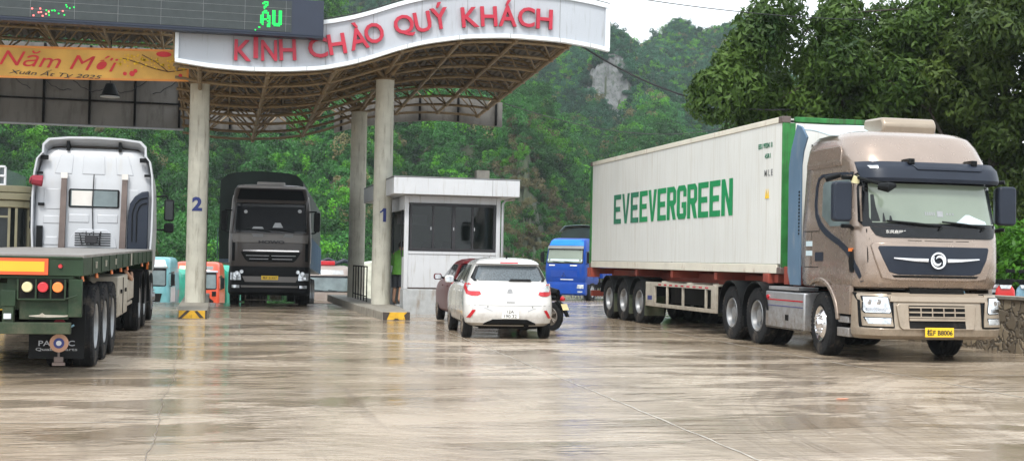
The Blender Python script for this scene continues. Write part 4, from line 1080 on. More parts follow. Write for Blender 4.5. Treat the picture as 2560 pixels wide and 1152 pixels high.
_wc = {}
def wheel(parent, x, y, r=.52, w=.3, kind='drive', steer=0, sgn=-1, rimm='rim_grey', z=None):
    """sgn -1: outer face towards -x"""
    key = (r, w, kind, rimm)
    if key not in _wc:
        t = MB(); h = w / 2; rr_ = r * (.56 if kind != 'car' else .64)
        prof = [(-h * .7, rr_), (-h * .95, rr_ + .03), (-h, r * .80), (-h * .93, r * .93), (-h * .78, r * .985), (-h * .74, r), (-h * .3, r), (-h * .28, r - .014), (-h * .22, r - .014), (-h * .2, r), (h * .2, r), (h * .22, r - .014), (h * .28, r - .014), (h * .3, r), (h * .74, r), (h * .78, r * .985), (h * .93, r * .93), (h, r * .8), (h * .7, rr_)]
        t.lathe_x(prof, 0, 0, 48)
        if kind != 'car':     # tread blocks along both shoulders
            for k in range(44):
                a = 2 * math.pi * k / 44
                for s_ in (-1, 1):
                    x0, x1 = (s_ * h * .80, s_ * h * .97); c, sn = math.cos(a), math.sin(a); c2, s2 = math.cos(a + .07), math.sin(a + .07)
                    t.add([(x0, r * c, r * sn), (x0, r * c2, r * s2), (x1, r * .955 * c2, r * .955 * s2), (x1, r * .955 * c, r * .955 * sn), (x0, r * .93 * c, r * .93 * sn), (x0, r * .93 * c2, r * .93 * s2), (x1, r * .91 * c2, r * .91 * s2), (x1, r * .91 * c, r * .91 * sn)],
                          [(0, 1, 2, 3), (0, 4, 5, 1), (3, 2, 6, 7), (0, 3, 7, 4), (1, 5, 6, 2)])
        tm = t.build('wheel', M['rubber'], ang=25).data
        q = MB()
        if kind == 'drive':
            q.lathe_x([(-h * .72, rr_ + .004), (-h * .9, rr_ - .012), (-h * .75, rr_ - .03), (-h * .1, rr_ - .05), (-h * .05, rr_ * .62), (h * .05, rr_ * .58), (h * .02, rr_ * .45), (-h * .55, rr_ * .40), (-h * .6, rr_ * .1), (-h * .6, 0)], 0, 0, 40)
            for k in range(10):
                a = k * math.pi / 5; q.cyl((h * .05, rr_ * .56 * math.cos(a), rr_ * .56 * math.sin(a)), (-h * .25, rr_ * .56 * math.cos(a), rr_ * .56 * math.sin(a)), .014, .014, 6)
        elif kind == 'steer':
            q.lathe_x([(-h * .72, rr_ + .004), (-h * 1.0, rr_ - .005), (-h * .9, rr_ - .03), (-h * .8, rr_ * .8), (-h * 1.05, rr_ * .62), (-h * 1.05, rr_ * .35), (-h * 1.2, rr_ * .30), (-h * 1.45, rr_ * .22), (-h * 1.5, 0)], 0, 0, 40)
            for k in range(10):
                a = k * math.pi / 5; q.cyl((-h * 1.02, rr_ * .5 * math.cos(a), rr_ * .5 * math.sin(a)), (-h * 1.4, rr_ * .5 * math.cos(a), rr_ * .5 * math.sin(a)), .02, .012, 6)
        else:
            q.lathe_x([(-h * .7, rr_ + .004), (-h * .97, rr_ - .004), (-h * .85, rr_ - .02), (-h * .2, rr_ - .03), (0, rr_ * .3), (0, 0)], 0, 0, 32)
            for k in range(5):
                a = k * 2 * math.pi / 5
                for da in (-.13, .13):
                    q.tube([(-h * .9, rr_ * .97 * math.cos(a + da), rr_ * .97 * math.sin(a + da)), (-h * .8, .05 * math.cos(a), .05 * math.sin(a))], [.018, .022], 6)
            q.cyl((-h * .6, 0, 0), (-h * .92, 0, 0), .055, .045, 16)
        rm = q.build('rim', M[rimm], ang=25).data
        for o in [o for o in C.objects if o.data in (tm, rm)]: bpy.data.objects.remove(o)
        _wc[key] = (tm, rm)
    tm, rm = _wc[key]
    a = bpy.data.objects.new('wheel', tm); C.objects.link(a); a.parent = parent; a.location = (x, y, r - .008 if z is None else z); a.rotation_euler = (0, 0, R(steer) + (math.pi if sgn > 0 else 0))
    b = bpy.data.objects.new('rim', rm); C.objects.link(b); b.parent = a
    return a

def arc_yz(cy, cz, r, a0, a1, n=14): return [(cy + r * math.cos(R(a0 + (a1 - a0) * i / n)), cz + r * math.sin(R(a0 + (a1 - a0) * i / n))) for i in range(n + 1)]
def guard(mb, y, z, r, x0, x1, a0=15, a1=165, th=.02):
    P = arc_yz(y, z, r, a0, a1); mb.slab([[(x0, u, v), (x1, u, v)] for u, v in P], [[(x0, y + (u - y) * (r - th) / r, z + (v - z) * (r - th) / r), (x1, y + (u - y) * (r - th) / r, z + (v - z) * (r - th) / r)] for u, v in P])

# ================================================================ champagne tractor unit (right)
def dongfeng():
    T = thing('tractor_unit', 'champagne coloured lorry tractor with round chrome emblem and deep blue sun visor', 'lorry', (11.01, 17.85, -.0), -2)
    # z, hw, yf, yb, bulge, rx, ry, ...
    S = Shell([(1.13, 1.15, .16, 2.42, .10, .40, .36, 0, .04, .04), (1.16, 1.19, .06, 2.42, .10, .42, .38, 0, .04, .04), (1.26, 1.205, 0, 2.42, .10, .42, .38, 0, .04, .04), (1.6, 1.21, -.02, 2.42, .10, .42, .38, 0, .04, .04),
               (1.95, 1.21, .01, 2.42, .10, .42, .38, 0, .04, .04), (2.12, 1.205, .05, 2.42, .10, .40, .38, 0, .04, .04), (2.8, 1.165, .22, 2.42, .10, .36, .36, 0, .04, .04), (3.08, 1.155, .30, 2.40, .10, .36, .36, 0, .05, .05),
               (3.18, 1.175, .35, 2.38, .10, .38, .40, 0, .08, .08), (3.42, 1.15, .50, 2.34, .12, .40, .42, 0, .1, .1), (3.56, 1.10, .62, 2.3, .12, .42, .45, 0, .1, .1), (3.64, 1.02, .80, 2.26, .12, .45, .4, 0, .1, .1), (3.68, .88, 1.0, 2.2, .1, .4, .3, 0, .1, .1)])
    b = MB(); S.mesh(b, 3); body = b.build('cab', M['champagne'], T)
    cut(body, [(1.65, .52, .70, -1.4, -.7), (1.65, .52, .70, .7, 1.4)])
    # wheel arch lip and lower side panels
    a = MB()
    for sx in (-1, 1):
        P = arc_yz(1.65, .52, .70, 62, 172); a.slab([[(sx * 1.20, u, v), (sx * 1.26, u, v)] for u, v in P], [[(sx * 1.20, 1.65 + (u - 1.65) * 1.09, .52 + (v - .52) * 1.09), (sx * 1.25, 1.65 + (u - 1.65) * 1.09, .52 + (v - .52) * 1.09)] for u, v in P])
        a.prism([(.52, .72), (.96, .72)] + arc_yz(1.65, .52, .71, 165, 112, 8) + [(1.36, 1.17), (.52, 1.17)], 'yz', min(sx * 1.17, sx * 1.235), max(sx * 1.17, sx * 1.235))
    a.build('wheel_arch', M['champagne'], T, bevel=.012)
    st = MB()
    for sx in (-1, 1):
        st.box(min(sx * .95, sx * 1.22), max(sx * .95, sx * 1.22), .58, .98, .36, .50); st.box(min(sx * .95, sx * 1.21), max(sx * .95, sx * 1.21), .60, .96, .58, .68)
    st.build('step', M['alu'], T, bevel=.01)
    # windscreen
    g = MB(); S.patch(g, [(2.10, -1.13, 1.13), (2.18, -1.17, 1.17), (2.72, -1.14, 1.14), (2.82, -1.11, 1.11)], .012, .03, 22); g.build('windscreen_surround', M['black_gloss'], T)
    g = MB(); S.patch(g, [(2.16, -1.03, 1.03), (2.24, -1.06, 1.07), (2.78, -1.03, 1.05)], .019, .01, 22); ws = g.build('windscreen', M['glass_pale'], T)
    g = MB(); S.patch(g, [(2.18, -1.05, -.93), (2.4, -1.03, -.97), (2.6, -1.02, -.98)], .0225, .004, 3); S.patch(g, [(2.18, .98, 1.05), (2.76, .93, 1.04)], .0225, .004, 3)
    for x0, x1, z0 in ((-.80, -.74, 2.27), (-.90, -.85, 2.31)): S.patch(g, [(2.17, x0, x1), (z0, x0 + .02, x1 - .02)], .0225, .004, 2)
    g.build('dark_interior_edge', M['glass'], ws)
    g = MB(); S.patch(g, [(2.165, .28, .86), (2.21, .36, .84), (2.27, .44, .66), (2.31, .50, .56)], .0225, .004, 6); g.build('paper_on_dashboard', M['fairing_pale'], ws)
    g = MB(); S.patch(g, [(2.27, .0, .10), (2.36, .0, .10)], .0225, .004, 2); 
    for k in range(5): S.patch(g, [(2.29, -.20 + k * .035, -.18 + k * .035), (2.34, -.20 + k * .035, -.18 + k * .035)], .0225, .004, 1)
    for k in range(3): S.patch(g, [(2.30, .16 + k * .05, .185 + k * .05), (2.33, .16 + k * .05, .185 + k * .05)], .0225, .004, 1)
    g.build('curtain_marks', M['rim_grey'], ws)
    wp = MB()
    for x0, x1 in ((-.85, .05), (.05, .80)):
        p = [(x0 + (x1 - x0) * t, S.yf(x0 + (x1 - x0) * t, 2.13 + .07 * (1 - t) if x0 < 0 else 2.13) - .05, 2.12 + .07 * (1 - t)) for t in (0, .5, 1)]
        wp.tube(p, [.014, .022, .012], 6); wp.tube([p[2], (x1 - .05, S.yf(x1 - .05, 2.06) - .04, 2.06)], .016, 6)
    wp.build('wiper', M['black'], T)
    g = MB(); S.patch(g, [(1.93, -.9, .92), (1.96, -1.0, 1.0), (2.06, -1.05, 1.05), (2.095, -1.06, 1.06)], .016, .03, 22); bp_ = g.build('cowl_panel', M['black_gloss'], T)
    text('东风商用车', 'cowl_lettering', M['white_paint'], bp_, h=.055, w=.36, depth=.005, at=(-.70, S.yf(-.70, 2.02) - .0225, 2.02))
    # grille
    g = MB(); S.patch(g, [(1.27, -.72, .62), (1.31, -.93, .82), (1.6, -1.03, .92), (1.80, -1.07, .98), (1.85, -1.04, .95)], .035, .06, 24); g.build('grille_frame', M['champagne'], T, bevel=.02)
    g = MB(); S.patch(g, [(1.36, -.68, .56), (1.40, -.83, .70), (1.6, -.93, .80), (1.77, -.99, .85), (1.80, -.97, .83)], .045, .03, 24); gr = g.build('grille', M['navy'], T, bevel=.008)
    g = MB(); S.patch(g, [(1.315, -.75, .63), (1.35, -.79, .67)], .041, .02, 20); g.build('grille_slot', M['chassis'], T)
    g = MB()
    for sx in (-1, 1):
        pts = [(-.06 + sx * .16, 1.585), (-.06 + sx * .4, 1.592), (-.06 + sx * .72, 1.615)]; S.ribbon(g, pts if sx > 0 else pts, [.055, .042, .016], .066, .025, 'f')
    g.build('chrome_bar', M['chrome'], gr)
    e = MB(); yy = S.yf(0, 1.585) - .075; N = 40
    e.slab([[(-.06 + q * math.cos(t), yy, 1.585 + q * math.sin(t)) for q in (.104, .130)] for t in np.linspace(0, 2 * math.pi, N)], [[(-.06 + q * math.cos(t), yy + .04, 1.585 + q * math.sin(t)) for q in (.104, .130)] for t in np.linspace(0, 2 * math.pi, N)])
    for a0 in (0, 180):     # twin swallows turning round a ring
        ca, sa = math.cos(R(a0)), math.sin(R(a0))
        def W(r0, t): 
            u, v = r0 * math.cos(R(t)), r0 * math.sin(R(t)); return (-.06 + u * ca - v * sa, yy - .004, 1.585 + u * sa + v * ca)
        out = []; inn = []
        for i, t in enumerate(np.linspace(-40, 150, 22)):
            k = i / 21; w_ = .010 + .034 * math.sin(math.pi * min(1, k * 1.05)); c_ = .108 - .052 * k
            A, B = W((c_ - w_ / 2) * .88, t), W((c_ + w_ / 2) * .88, t); out.append([A, B]); inn.append([(A[0], yy + .03, A[2]), (B[0], yy + .03, B[2])])
        e.slab(out, inn)
    e.build('emblem', M['chrome'], gr)
    g = MB(); g.cyl((-.06, yy + .035, 1.585), (-.06, yy + .045, 1.585), .116, .116, 32); g.build('emblem_backing', M['black_gloss'], gr)
    # dark swoosh lines
    g = MB(); pts = [(.62, 2.95), (1.2, 2.97), (1.72, 2.965), (1.84, 2.92), (1.90, 2.78), (1.90, 2.5), (1.84, 2.32), (1.70, 2.17), (1.5, 2.05), (1.25, 1.95), (.95, 1.85), (.7, 1.74), (.5, 1.60), (.36, 1.42), (.28, 1.24)]
    wv = [.045, .045, .05, .06, .08, .09, .10, .11, .11, .105, .10, .095, .09, .08, .06]
    for sd in 'lr': S.ribbon(g, pts, wv, .012, .03, sd)
    g.build('dark_swoosh', M['navy'], T)
    g = MB()
    for sx in (-1, 1): S.ribbon(g, [(sx * 1.085, 1.2), (sx * 1.10, 1.6), (sx * 1.10, 2.06)], .010, .004, .01, 'f')
    S.ribbon(g, [(-1.08, 1.905), (-.5, 1.89), (0, 1.885), (.5, 1.89), (1.08, 1.905)], .010, .004, .01, 'f')
    g.build('front_panel_gap', M['chassis'], T)
    # door cuts, handle, side window
    for sd, sx in (('l', -1), ('r', 1)):
        g = MB(); S.patch(g, [(2.12, .62, 1.3), (2.3, .60, 1.62), (2.8, .66, 1.66), (2.86, .72, 1.6)], .012, .02, 10, side=sd); dw = g.build('door_window', M['glass_mid'], T)
        g = MB()
        for pts_ in ([(.55, 1.16), (.56, 2.05), (.60, 2.9)], [(1.72, 1.2), (1.72, 2.1)], [(2.02, 1.45), (2.02, 2.05)]): S.ribbon(g, pts_, .012, .004, .01, sd)
        for z in (1.45, 2.05): S.ribbon(g, [(1.74, z), (2.3, z)], .012, .004, .01, sd)
        g.build('door_gap', M['chassis'], T)
        g = MB(); S.patch(g, [(1.38, .45, .56), (1.56, .43, .60), (1.74, .46, .54)], .014, .02, 3, side=sd); g.build('corner_vent', M['black'], T)
        g = MB(); S.patch(g, [(1.71, .47, .60), (1.76, .47, .60)], .018, .02, 2, side=sd); g.build('corner_reflector', M['lamp_orange'], T)
        g = MB(); S.patch(g, [(1.22, 1.78, 1.9), (1.26, 1.78, 1.9)], .018, .02, 2, side=sd); g.build('side_marker', M['lamp_orange'], T)
        g = MB(); S.patch(g, [(1.55, 1.55, 1.85), (1.70, 1.55, 1.85)], .012, .02, 3, side=sd); g.build('fuel_sticker', M['navy'], T)
        g = MB()
        for z in (1.80, 1.64): S.patch(g, [(z, 1.98, 2.22), (z + .085, 1.98, 2.22)], .007, .01, 3, side=sd)
        g.build('side_lettering', M['fairing_pale'], T)
        g = MB(); S.patch(g, [(3.1, 1.0, 2.3), (3.32, 1.0, 2.25), (3.42, 1.06, 2.2)], .012, .02, 8, side=sd); g.build('roof_side_panel', M['champagne'], T, bevel=.008)
    # sun visor
    V = Shell([(2.80, 1.22, .02, .5, .10, .38, .36, 0, .02, .02), (2.86, 1.24, .0, .5, .10, .38, .36, 0, .02, .02), (3.02, 1.24, .06, .5, .10, .38, .36, 0, .02, .02), (3.12, 1.20, .16, .5, .10, .38, .36, 0, .02, .02)])
    g = MB(); V.patch(g, [(2.80, -1.19, 1.19), (3.02, -1.21, 1.21), (3.12, -1.18, 1.18)], .0, .03, 30); vs = g.build('sun_visor', M['navy'], T)
    g = MB(); V.patch(g, [(2.99, -.35, .75), (3.11, -.45, .85)], .02, .03, 16); g.build('visor_hump', M['navy'], vs, bevel=.01)
    g = MB(); V.patch(g, [(3.00, -1.08, -.98), (3.05, -1.10, -.96)], .012, .02, 2); g.build('visor_lamp', M['lamp'], vs)
    g = MB()
    for x in (-.42, .66): g.box(x - .05, x + .05, V.yf(x, 3.1) - .05, V.yf(x, 3.1) + .2, 3.08, 3.17)
    g.build('visor_bracket', M['black'], vs, bevel=.01)
    # bumper
    B = Shell([(.36, 1.145, .02, .55, .10, .36, .34, 0, .03, .03), (.42, 1.20, -.08, .55, .10, .38, .36, 0, .03, .03), (.52, 1.21, -.10, .55, .10, .38, .36, 0, .03, .03), (.58, 1.205, -.07, .55, .10, .38, .36, 0, .03, .03), (.94, 1.20, -.03, .55, .10, .38, .36, 0, .03, .03), (1.03, 1.185, -.01, .55, .10, .38, .36, 0, .03, .03), (1.08, 1.165, .05, .55, .10, .38, .36, 0, .03, .03)])
    g = MB(); B.mesh(g, 2, 26); bu = g.build('bumper', M['bumper_gold'], T)
    g = MB(); B.patch(g, [(1.07, -.46, .46), (1.125, -.46, .46)], .005, .02, 8); g.box(-.46, .46, .05, .2, 1.05, 1.15); g.build('radiator_slot', M['chassis'], T)
    g = MB(); B.patch(g, [(.52, -.64, .54), (.56, -.68, .58), (.88, -.72, .62), (.92, -.68, .58)], .03, .04, 16); B.patch(g, [(.94, -.82, .82), (1.03, -.80, .80)], .03, .05, 16); g.build('bumper_bar', M['bumper_gold'], bu, bevel=.015)
    g = MB(); B.patch(g, [(.54, -.53, .41), (.89, -.53, .41)], .036, .02, 12); g.build('bumper_opening', M['chassis'], bu)
    g = MB()
    for z in (.70, .775, .85): B.patch(g, [(z, -.53, .41), (z + .022, -.53, .41)], .052, .03, 12, 1)
    for x in (-.34, -.15, .04, .23): B.patch(g, [(.70, x - .008, x + .008), (.87, x - .008, x + .008)], .050, .02, 1, 2)
    B.patch(g, [(.655, -.53, .41), (.69, -.53, .41)], .060, .03, 12, 1); g.build('bumper_grid', M['bumper_gold'], bu)
    g = MB(); g.box(-.31, .17, B.yf(0, .5) - .075, B.yf(0, .5) - .06, .41, .555); pl = g.build('number_plate', M['plate_yellow'], T, bevel=.004)
    text('桂F B8006', 'plate_lettering', M['ink'], pl, w=.43, h=.10, depth=.004, bold=.02, at=(-.07, B.yf(0, .5) - .0775, .482))
    for sx in (-1, 1):
        g = MB(); a, c = (-1.17, -.78) if sx < 0 else (.74, 1.17)
        B.patch(g, [(.56, a, c), (1.065, a, c - .06 * (sx < 0))] if sx < 0 else [(.56, a, c), (1.065, a + .06, c)], .035, .05, 10); fr = g.build('headlight_frame', M['bumper_gold'], T, bevel=.02)
        g = MB(); B.patch(g, [(.54, a - .02, c + .02), (1.075, a - .02 , c + .02)], .012, .03, 10); g.build('headlight_shadow_gap', M['black'], T)
        for nm, rows in (('headlight', [(.77, -1.14, -.84), (.80, -1.16, -.82), (1.01, -1.15, -.86)]), ('fog_light', [(.60, -1.12, -.83), (.69, -1.15, -.82)])):
            rw = rows if sx < 0 else [(z, -q, -p_) for z, p_, q in rows]
            g = MB(); B.patch(g, [(z + (-.012 if i == 0 else .012 if i == len(rw) - 1 else 0), p_ - .012, q + .012) for i, (z, p_, q) in enumerate(rw)], .038, .02, 8); bz_ = g.build(nm + '_bezel', M['black_gloss'], fr)
            g = MB(); B.patch(g, rw, .044, .02, 8); h_ = g.build(nm, M['lamp'], fr)
            if nm == 'headlight':
                g = MB()
                for xx, zz, r_ in ((-1.09, .93, .045), (-.98, .93, .045)): g.cyl((-xx * sx, B.yf(xx, zz) - .038, zz), (-xx * sx, B.yf(xx, zz) - .056, zz), r_, r_ * .8, 16)
                for o_ in (0, 1): B.patch(g, [(.79, sx * 1.03 - .14, sx * 1.03 + .14), (.84, sx * 1.03 - .14, sx * 1.03 + .14)], .047, .01, 5)
                g.build('reflector', M['chrome'], h_)
    # mirrors (each a pair of housings on one arm)
    for sx in (-1, 1):
        t = MB()
        xo = 1.46 if sx < 0 else 1.34
        for z in (2.86, 2.10): t.tube([(sx * 1.12, .62, z - .06), (sx * 1.3, .40, z), (sx * xo, .36, z)], .032, 8)
        ma = t.build('mirror_arm', M['black'], T)
        t = MB()
        P = rr(min(sx * (xo - .14), sx * (xo + .17)), max(sx * (xo - .14), sx * (xo + .17)), 0, .62, .06)
        t.prism([(u, 2.17 + v) for u, v in P], 'xz', .28, .42); mh = t.build('mirror_housing', M['navy'], ma, bevel=.03)
        t = MB(); t.prism([(u * .97 + sx * .02, 2.19 + v * .93) for u, v in P], 'xz', .425, .43); t.build('mirror_glass', M['glass_mid'], ma)
    t = MB(); t.tube([(-1.12, .5, 2.93), (-1.3, .3, 2.88), (-1.2, .05, 2.80), (-1.02, -.12, 2.74)], [.03, .03, .025, .03], 8)
    t.tube([(-1.1, -.12, 2.70), (-.98, -.2, 2.69), (-.86, -.22, 2.72)], [.05, .085, .03], 10); t.tube([(-1.45, .45, 2.9), (-1.62, .6, 2.84)], [.035, .05], 8); t.build('front_mirror', M['black'], T)
    t = MB(); t.tube([(-1.28, .28, 2.78), (-1.28, .24, 2.88)], [.065, .045], 10); t.build('yellow_mirror_cap', M['lamp_cream'], T)
    # roof AC
    t = MB(); t.prism([(1.25, 3.66), (1.20, 3.82), (1.28, 3.94), (1.9, 3.96), (1.98, 3.66)], 'yz', -.36, .60); a_ = t.build('roof_ac', M['bumper_gold'], T, bevel=.04, loc=(.02, 0, .0))
    t = MB(); t.box(.15, .44, 1.285, 1.30, 3.74, 3.80)
    t.build('ac_label', M['lamp_cream'], a_)
    t = MB(); t.box(-.40, .5, 1.4, 2.2, 3.60, 3.664); t.build('ac_base', M['black'], T)
    # fairings: side extenders and roof cover
    for sx in (-1, 1):
        t = MB(); P = [(2.425, 1.13), (2.425, 3.2), (2.36, 3.42), (2.2, 3.66), (2.42, 3.86), (2.62, 3.92), (2.86, 3.5), (2.95, 3.2), (2.95, 1.35), (2.84, 1.13)]
        t.prism(P, 'yz', min(sx * 1.20, sx * 1.235), max(sx * 1.20, sx * 1.235)); t.build('side_fairing', M['fairing_blue'], T, bevel=.01)
        t = MB()
        for z in np.arange(2.0, 2.75, .06): t.box(min(sx * 1.236, sx * 1.242), max(sx * 1.236, sx * 1.242), 2.45, 2.50, z, z + .035)
        t.build('fairing_vents', M['black'], T)
    t = MB(); t.grid([[(x, y, 3.64 + .30 * math.sin(min(1, (y - 1.4) / 1.3) * 1.57) * (1 - .35 * (abs(x) / 1.2) ** 3)) for x in np.linspace(-1.2, 1.2, 13)] for y in np.linspace(1.4, 2.75, 10)])
    o = t.build('roof_fairing', M['fairing_pale'], T); md = o.modifiers.new('solid', 'SOLIDIFY'); md.thickness = .03
    # chassis, tanks, wheels
    t = MB()
    for sx in (-1, 1): t.box(min(sx * .38, sx * .46), max(sx * .38, sx * .46), .7, 6.9, .72, 1.0)
    for y in (1.2, 2.6, 3.4, 4.2, 5.1, 6.0, 6.8): t.box(-.378, .378, y, y + .1, .78, .96)
    t.cyl((-.9, 1.65, .5), (.9, 1.65, .5), .07); t.cyl((-.9, 4.45, .52), (.9, 4.45, .52), .1); t.cyl((-.9, 5.75, .52), (.9, 5.75, .52), .1)
    t.box(-.7, .7, .6, 1.5, .5, 1.1); t.cyl((0, 5.1, 1.02), (0, 5.1, 1.12), .48, .48, 24)
    t.build('chassis', M['chassis'], T)
    for sx in (-1, 1):
        t = MB(); t.box(min(sx * .72, sx * 1.20), max(sx * .72, sx * 1.20), 2.30, 4.0, .34, 1.0); tk = t.build('side_tank_cover', M['alu'], T, bevel=.025)
        t = MB()
        t.box(min(sx * 1.201, sx * 1.206), max(sx * 1.201, sx * 1.206), 2.35, 3.95, .84, .862); tk2 = t.build('red_pinstripe', M['lamp_red'], tk)
        t = MB(); t.box(min(sx * 1.201, sx * 1.206), max(sx * 1.201, sx * 1.206), 2.35, 3.95, .74, .752); t.build('purple_pinstripe', M['ink_blue'], tk)
        t = MB(); t.box(min(sx * 1.201, sx * 1.21), max(sx * 1.201, sx * 1.21), 2.95, 3.08, .50, .60)
        for y in np.arange(2.35, 3.95, .055): t.box(min(sx * 1.2, sx * 1.204), max(sx * 1.2, sx * 1.204), y, y + .022, .352, .372)
        t.build('holes', M['chassis'], tk)
        t = MB(); t.cyl((sx * 1.2, 3.85, .90), (sx * 1.23, 3.85, .90), .035); t.build('side_reflector', M['lamp_red'], tk)
        t = MB(); t.box(min(sx * .8, sx * 1.18), max(sx * .8, sx * 1.18), 2.6, 3.9, 1.03, 1.09); t.build('catwalk', M['alu'], T, bevel=.01)
        t = MB()
        for y in (4.45, 5.75): guard(t, y, .54, .62, min(sx * .62, sx * 1.24), max(sx * .62, sx * 1.24), -5, 170)
        t.build('mudguard', M['black'], T)
        t = MB(); t.box(min(sx * .7, sx * 1.2), max(sx * .7, sx * 1.2), 5.07, 5.10, .28, .8); t.build('mud_flap', M['black'], T)
        wheel(T, sx * 1.05, 1.65, .525, .29, 'steer', -7, sx, 'chrome')
        for y in (4.45, 5.75): wheel(T, sx * 1.06, y, .525, .27, 'drive', 0, sx); wheel(T, sx * .75, y, .525, .27, 'drive', 0, sx)
    t = MB(); t.cyl((-.9, 3.0, 1.0), (-.9, 3.0, 1.0 + .01), .05); t.tube([(.2, 2.6, 1.5), (.3, 2.9, 1.3), (.1, 3.3, 1.1)], .03, 6); t.tube([(-.1, 2.6, 1.6), (-.2, 3.0, 1.25), (0, 3.4, 1.1)], .03, 6); t.build('air_hoses', M['cable'], T)
dongfeng()

# ================================================================ container and its trailer
def container():
    x0, x1, y0, y1, z0, z1 = 10.15, 12.59, 21.70, 33.89, 1.31, 4.205
    T = thing('shipping_container', 'long white refrigerated container with green lettering and green corner posts', 'container', (11.37, 27.8, z0))
    def ct(mb, name, m, **k):
        mb.build(name, m, None, **k)
        for o in mb.out: o.parent = T; o.matrix_parent_inverse = Matrix.Translation((-11.37, -27.8, -z0))
        return mb.out[0]
    g = MB(); n = 120; ys_ = np.linspace(y0 + .05, y1 - .17, n)
    for x, s in ((x0 + .02, -1), (x1 - .02, 1)):
        row = [[(x + s * (.006 if i % 2 else 0), y, z) for i, y in enumerate(ys_)] for z in (z0 + .185, z0 + 1.4, z1 - .115)]
        g.slab(row, [[(x - s * .05, y, z) for i, y in enumerate(ys_)] for z in (z0 + .185, z0 + 1.4, z1 - .115)])
    g.box(x0 + .06, x1 - .06, y0 + .1, y0 + .16, z0 + .1, z1 - .1); g.box(x0 + .05, x1 - .05, y1 - .1, y1 - .04, z0 + .1, z1 - .1); g.box(x0 + .08, x1 - .08, y0 + .16, y1 - .16, z1 - .05, z1 - .02); g.box(x0 + .1, x1 - .1, y0 + .1, y1 - .1, z0 + .1, z0 + .16)
    ct(g, 'side_panel', M['reefer'], ang=60)
    g = MB()
    for x in (x0, x1 - .06):
        g.box(x, x + .06, y0 + .18, y1 - .17, z0 + .005, z0 + .175); g.box(x, x + .06, y0 + .18, y1 - .17, z1 - .11, z1 - .005)
    for y in np.arange(y0 + .9, y1 - .3, 1.5): g.box(x0 - .006, x0 - .001, y, y + .05, z0 + .01, z0 + .17)
    ct(g, 'rail', M['reefer_rail'], bevel=.01)
    g = MB()
    g.box(x0 + .012, x0 + .27, y0, y0 + .045, z0 + .12, z1 - .12); g.box(x1 - .27, x1 + .004, y0, y0 + .12, z0 + .12, z1 - .12)
    for x in (x0 - .004, x1 - .1): g.box(x, x + .104, y1 - .165, y1, z0 + .12, z1 - .12)
    g.box(x0 + .27, x1 - .27, y0 + .02, y0 + .1, z1 - .1, z1 - .002)
    ct(g, 'corner_post', M['green_post'], bevel=.012)
    g = MB()
    for x in (x0 - .006, x1 - .17):
        for y in (y0 - .004, y1 - .166):
            for z in (z0, z1 - .118): g.box(x, x + .176, y, y + .17, z, z + .118)
    ct(g, 'corner_casting', M['brown_strap'], bevel=.01)
    g = MB(); g.box(x0 + .275, x1 - .28, y0 + .03, y0 + .12, z0 + .35, z1 - .12); ru = ct(g, 'cooling_unit', M['reefer'], bevel=.01)
    g = MB()
    for z in np.arange(z0 + .5, z1 - .2, .32): g.cyl((x0 + .32, y0 + .03, z), (x0 + .32, y0 + .005, z), .022, .022, 8)
    ct(g, 'rivets', M['black'])
    g = MB(); g.box(x0 + .6, x1 - .5, y0 + .015, y0 + .028, z0 + 1.2, z1 - .5); ct(g, 'cooling_grille', M['chassis'])
    def let(s_, m, yc, zc, w, h, nm='lettering', b=.04):
        o = text(s_, nm, m, None, w=w, h=h, depth=.004, bold=b, face='-x', at=(x0 + .0105, yc, zc)); o.parent = T; o.matrix_parent_inverse = Matrix.Translation((-11.37, -27.8, -z0)); return o
    # tall block letters, drawn as strokes
    def block(ch, ya, w, h, z, mb, t=.19):
        """ya: edge nearest the rear of the lorry; runs towards -y"""
        X_ = x0 + .0115; th = .004; tz = .125
        def q(u0, u1, v0, v1): mb.box(X_ - th, X_, ya - u1, ya - u0, z + v0, z + v1)
        def poly(P): mb.prism([(ya - u, z + v) for u, v in P], 'yz', X_ - th, X_)
        if ch == 'E': poly([(0, 0), (w, 0), (w, tz), (t, tz), (t, h / 2 - tz / 2), (w * .88, h / 2 - tz / 2), (w * .88, h / 2 + tz / 2), (t, h / 2 + tz / 2), (t, h - tz), (w, h - tz), (w, h), (0, h)])
        elif ch == 'V': poly([(0, h), (w * .36, 0), (w * .64, 0), (w, h), (w - t * 1.02, h), (w / 2, .17), (t * 1.02, h)])
        elif ch == 'R': q(0, t, 0, h); poly([(t + .001, h), (w * .8, h), (w, h - .1), (w, h * .52), (w * .8, h * .42), (w * .8, h * .42), (t + .001, h * .42), (t + .001, h * .42 + tz), (w - t, h * .42 + tz), (w - t, h - tz), (t + .001, h - tz)]); poly([(w * .40, h * .42 - .001), (w * .78, h * .42 - .001), (w, 0), (w - t, 0)])
        elif ch == 'G': poly([(.1, 0), (w - .08, 0), (w, .1), (w, h * .5), (w * .52, h * .5), (w * .52, h * .5 - tz), (w - t, h * .5 - tz), (w - t, tz), (t, tz), (t, h - tz), (w - t, h - tz), (w - t, h * .66), (w, h * .66), (w, h - .1), (w - .1, h), (.1, h), (0, h - .1), (0, .1)])
        elif ch == 'N': poly([(0, 0), (t, 0), (t, h * .62), (w - t, 0), (w, 0), (w, h), (w - t, h), (w - t, h * .40), (t, h), (0, h)])
    g1, g2 = MB(), MB()
    # three darker older letters then the full word
    old = 2.05; step = old / 3
    for i, ch in enumerate('EVE'): block(ch, 31.77 - i * step, step * .87, .75, 2.45, g1, .16)
    rest = 31.77 - old - 23.92; st = rest / 9
    for i, ch in enumerate('EVERGREEN'): block(ch, 31.77 - old - i * st, st * .90, .75, 2.45, g2, .18)
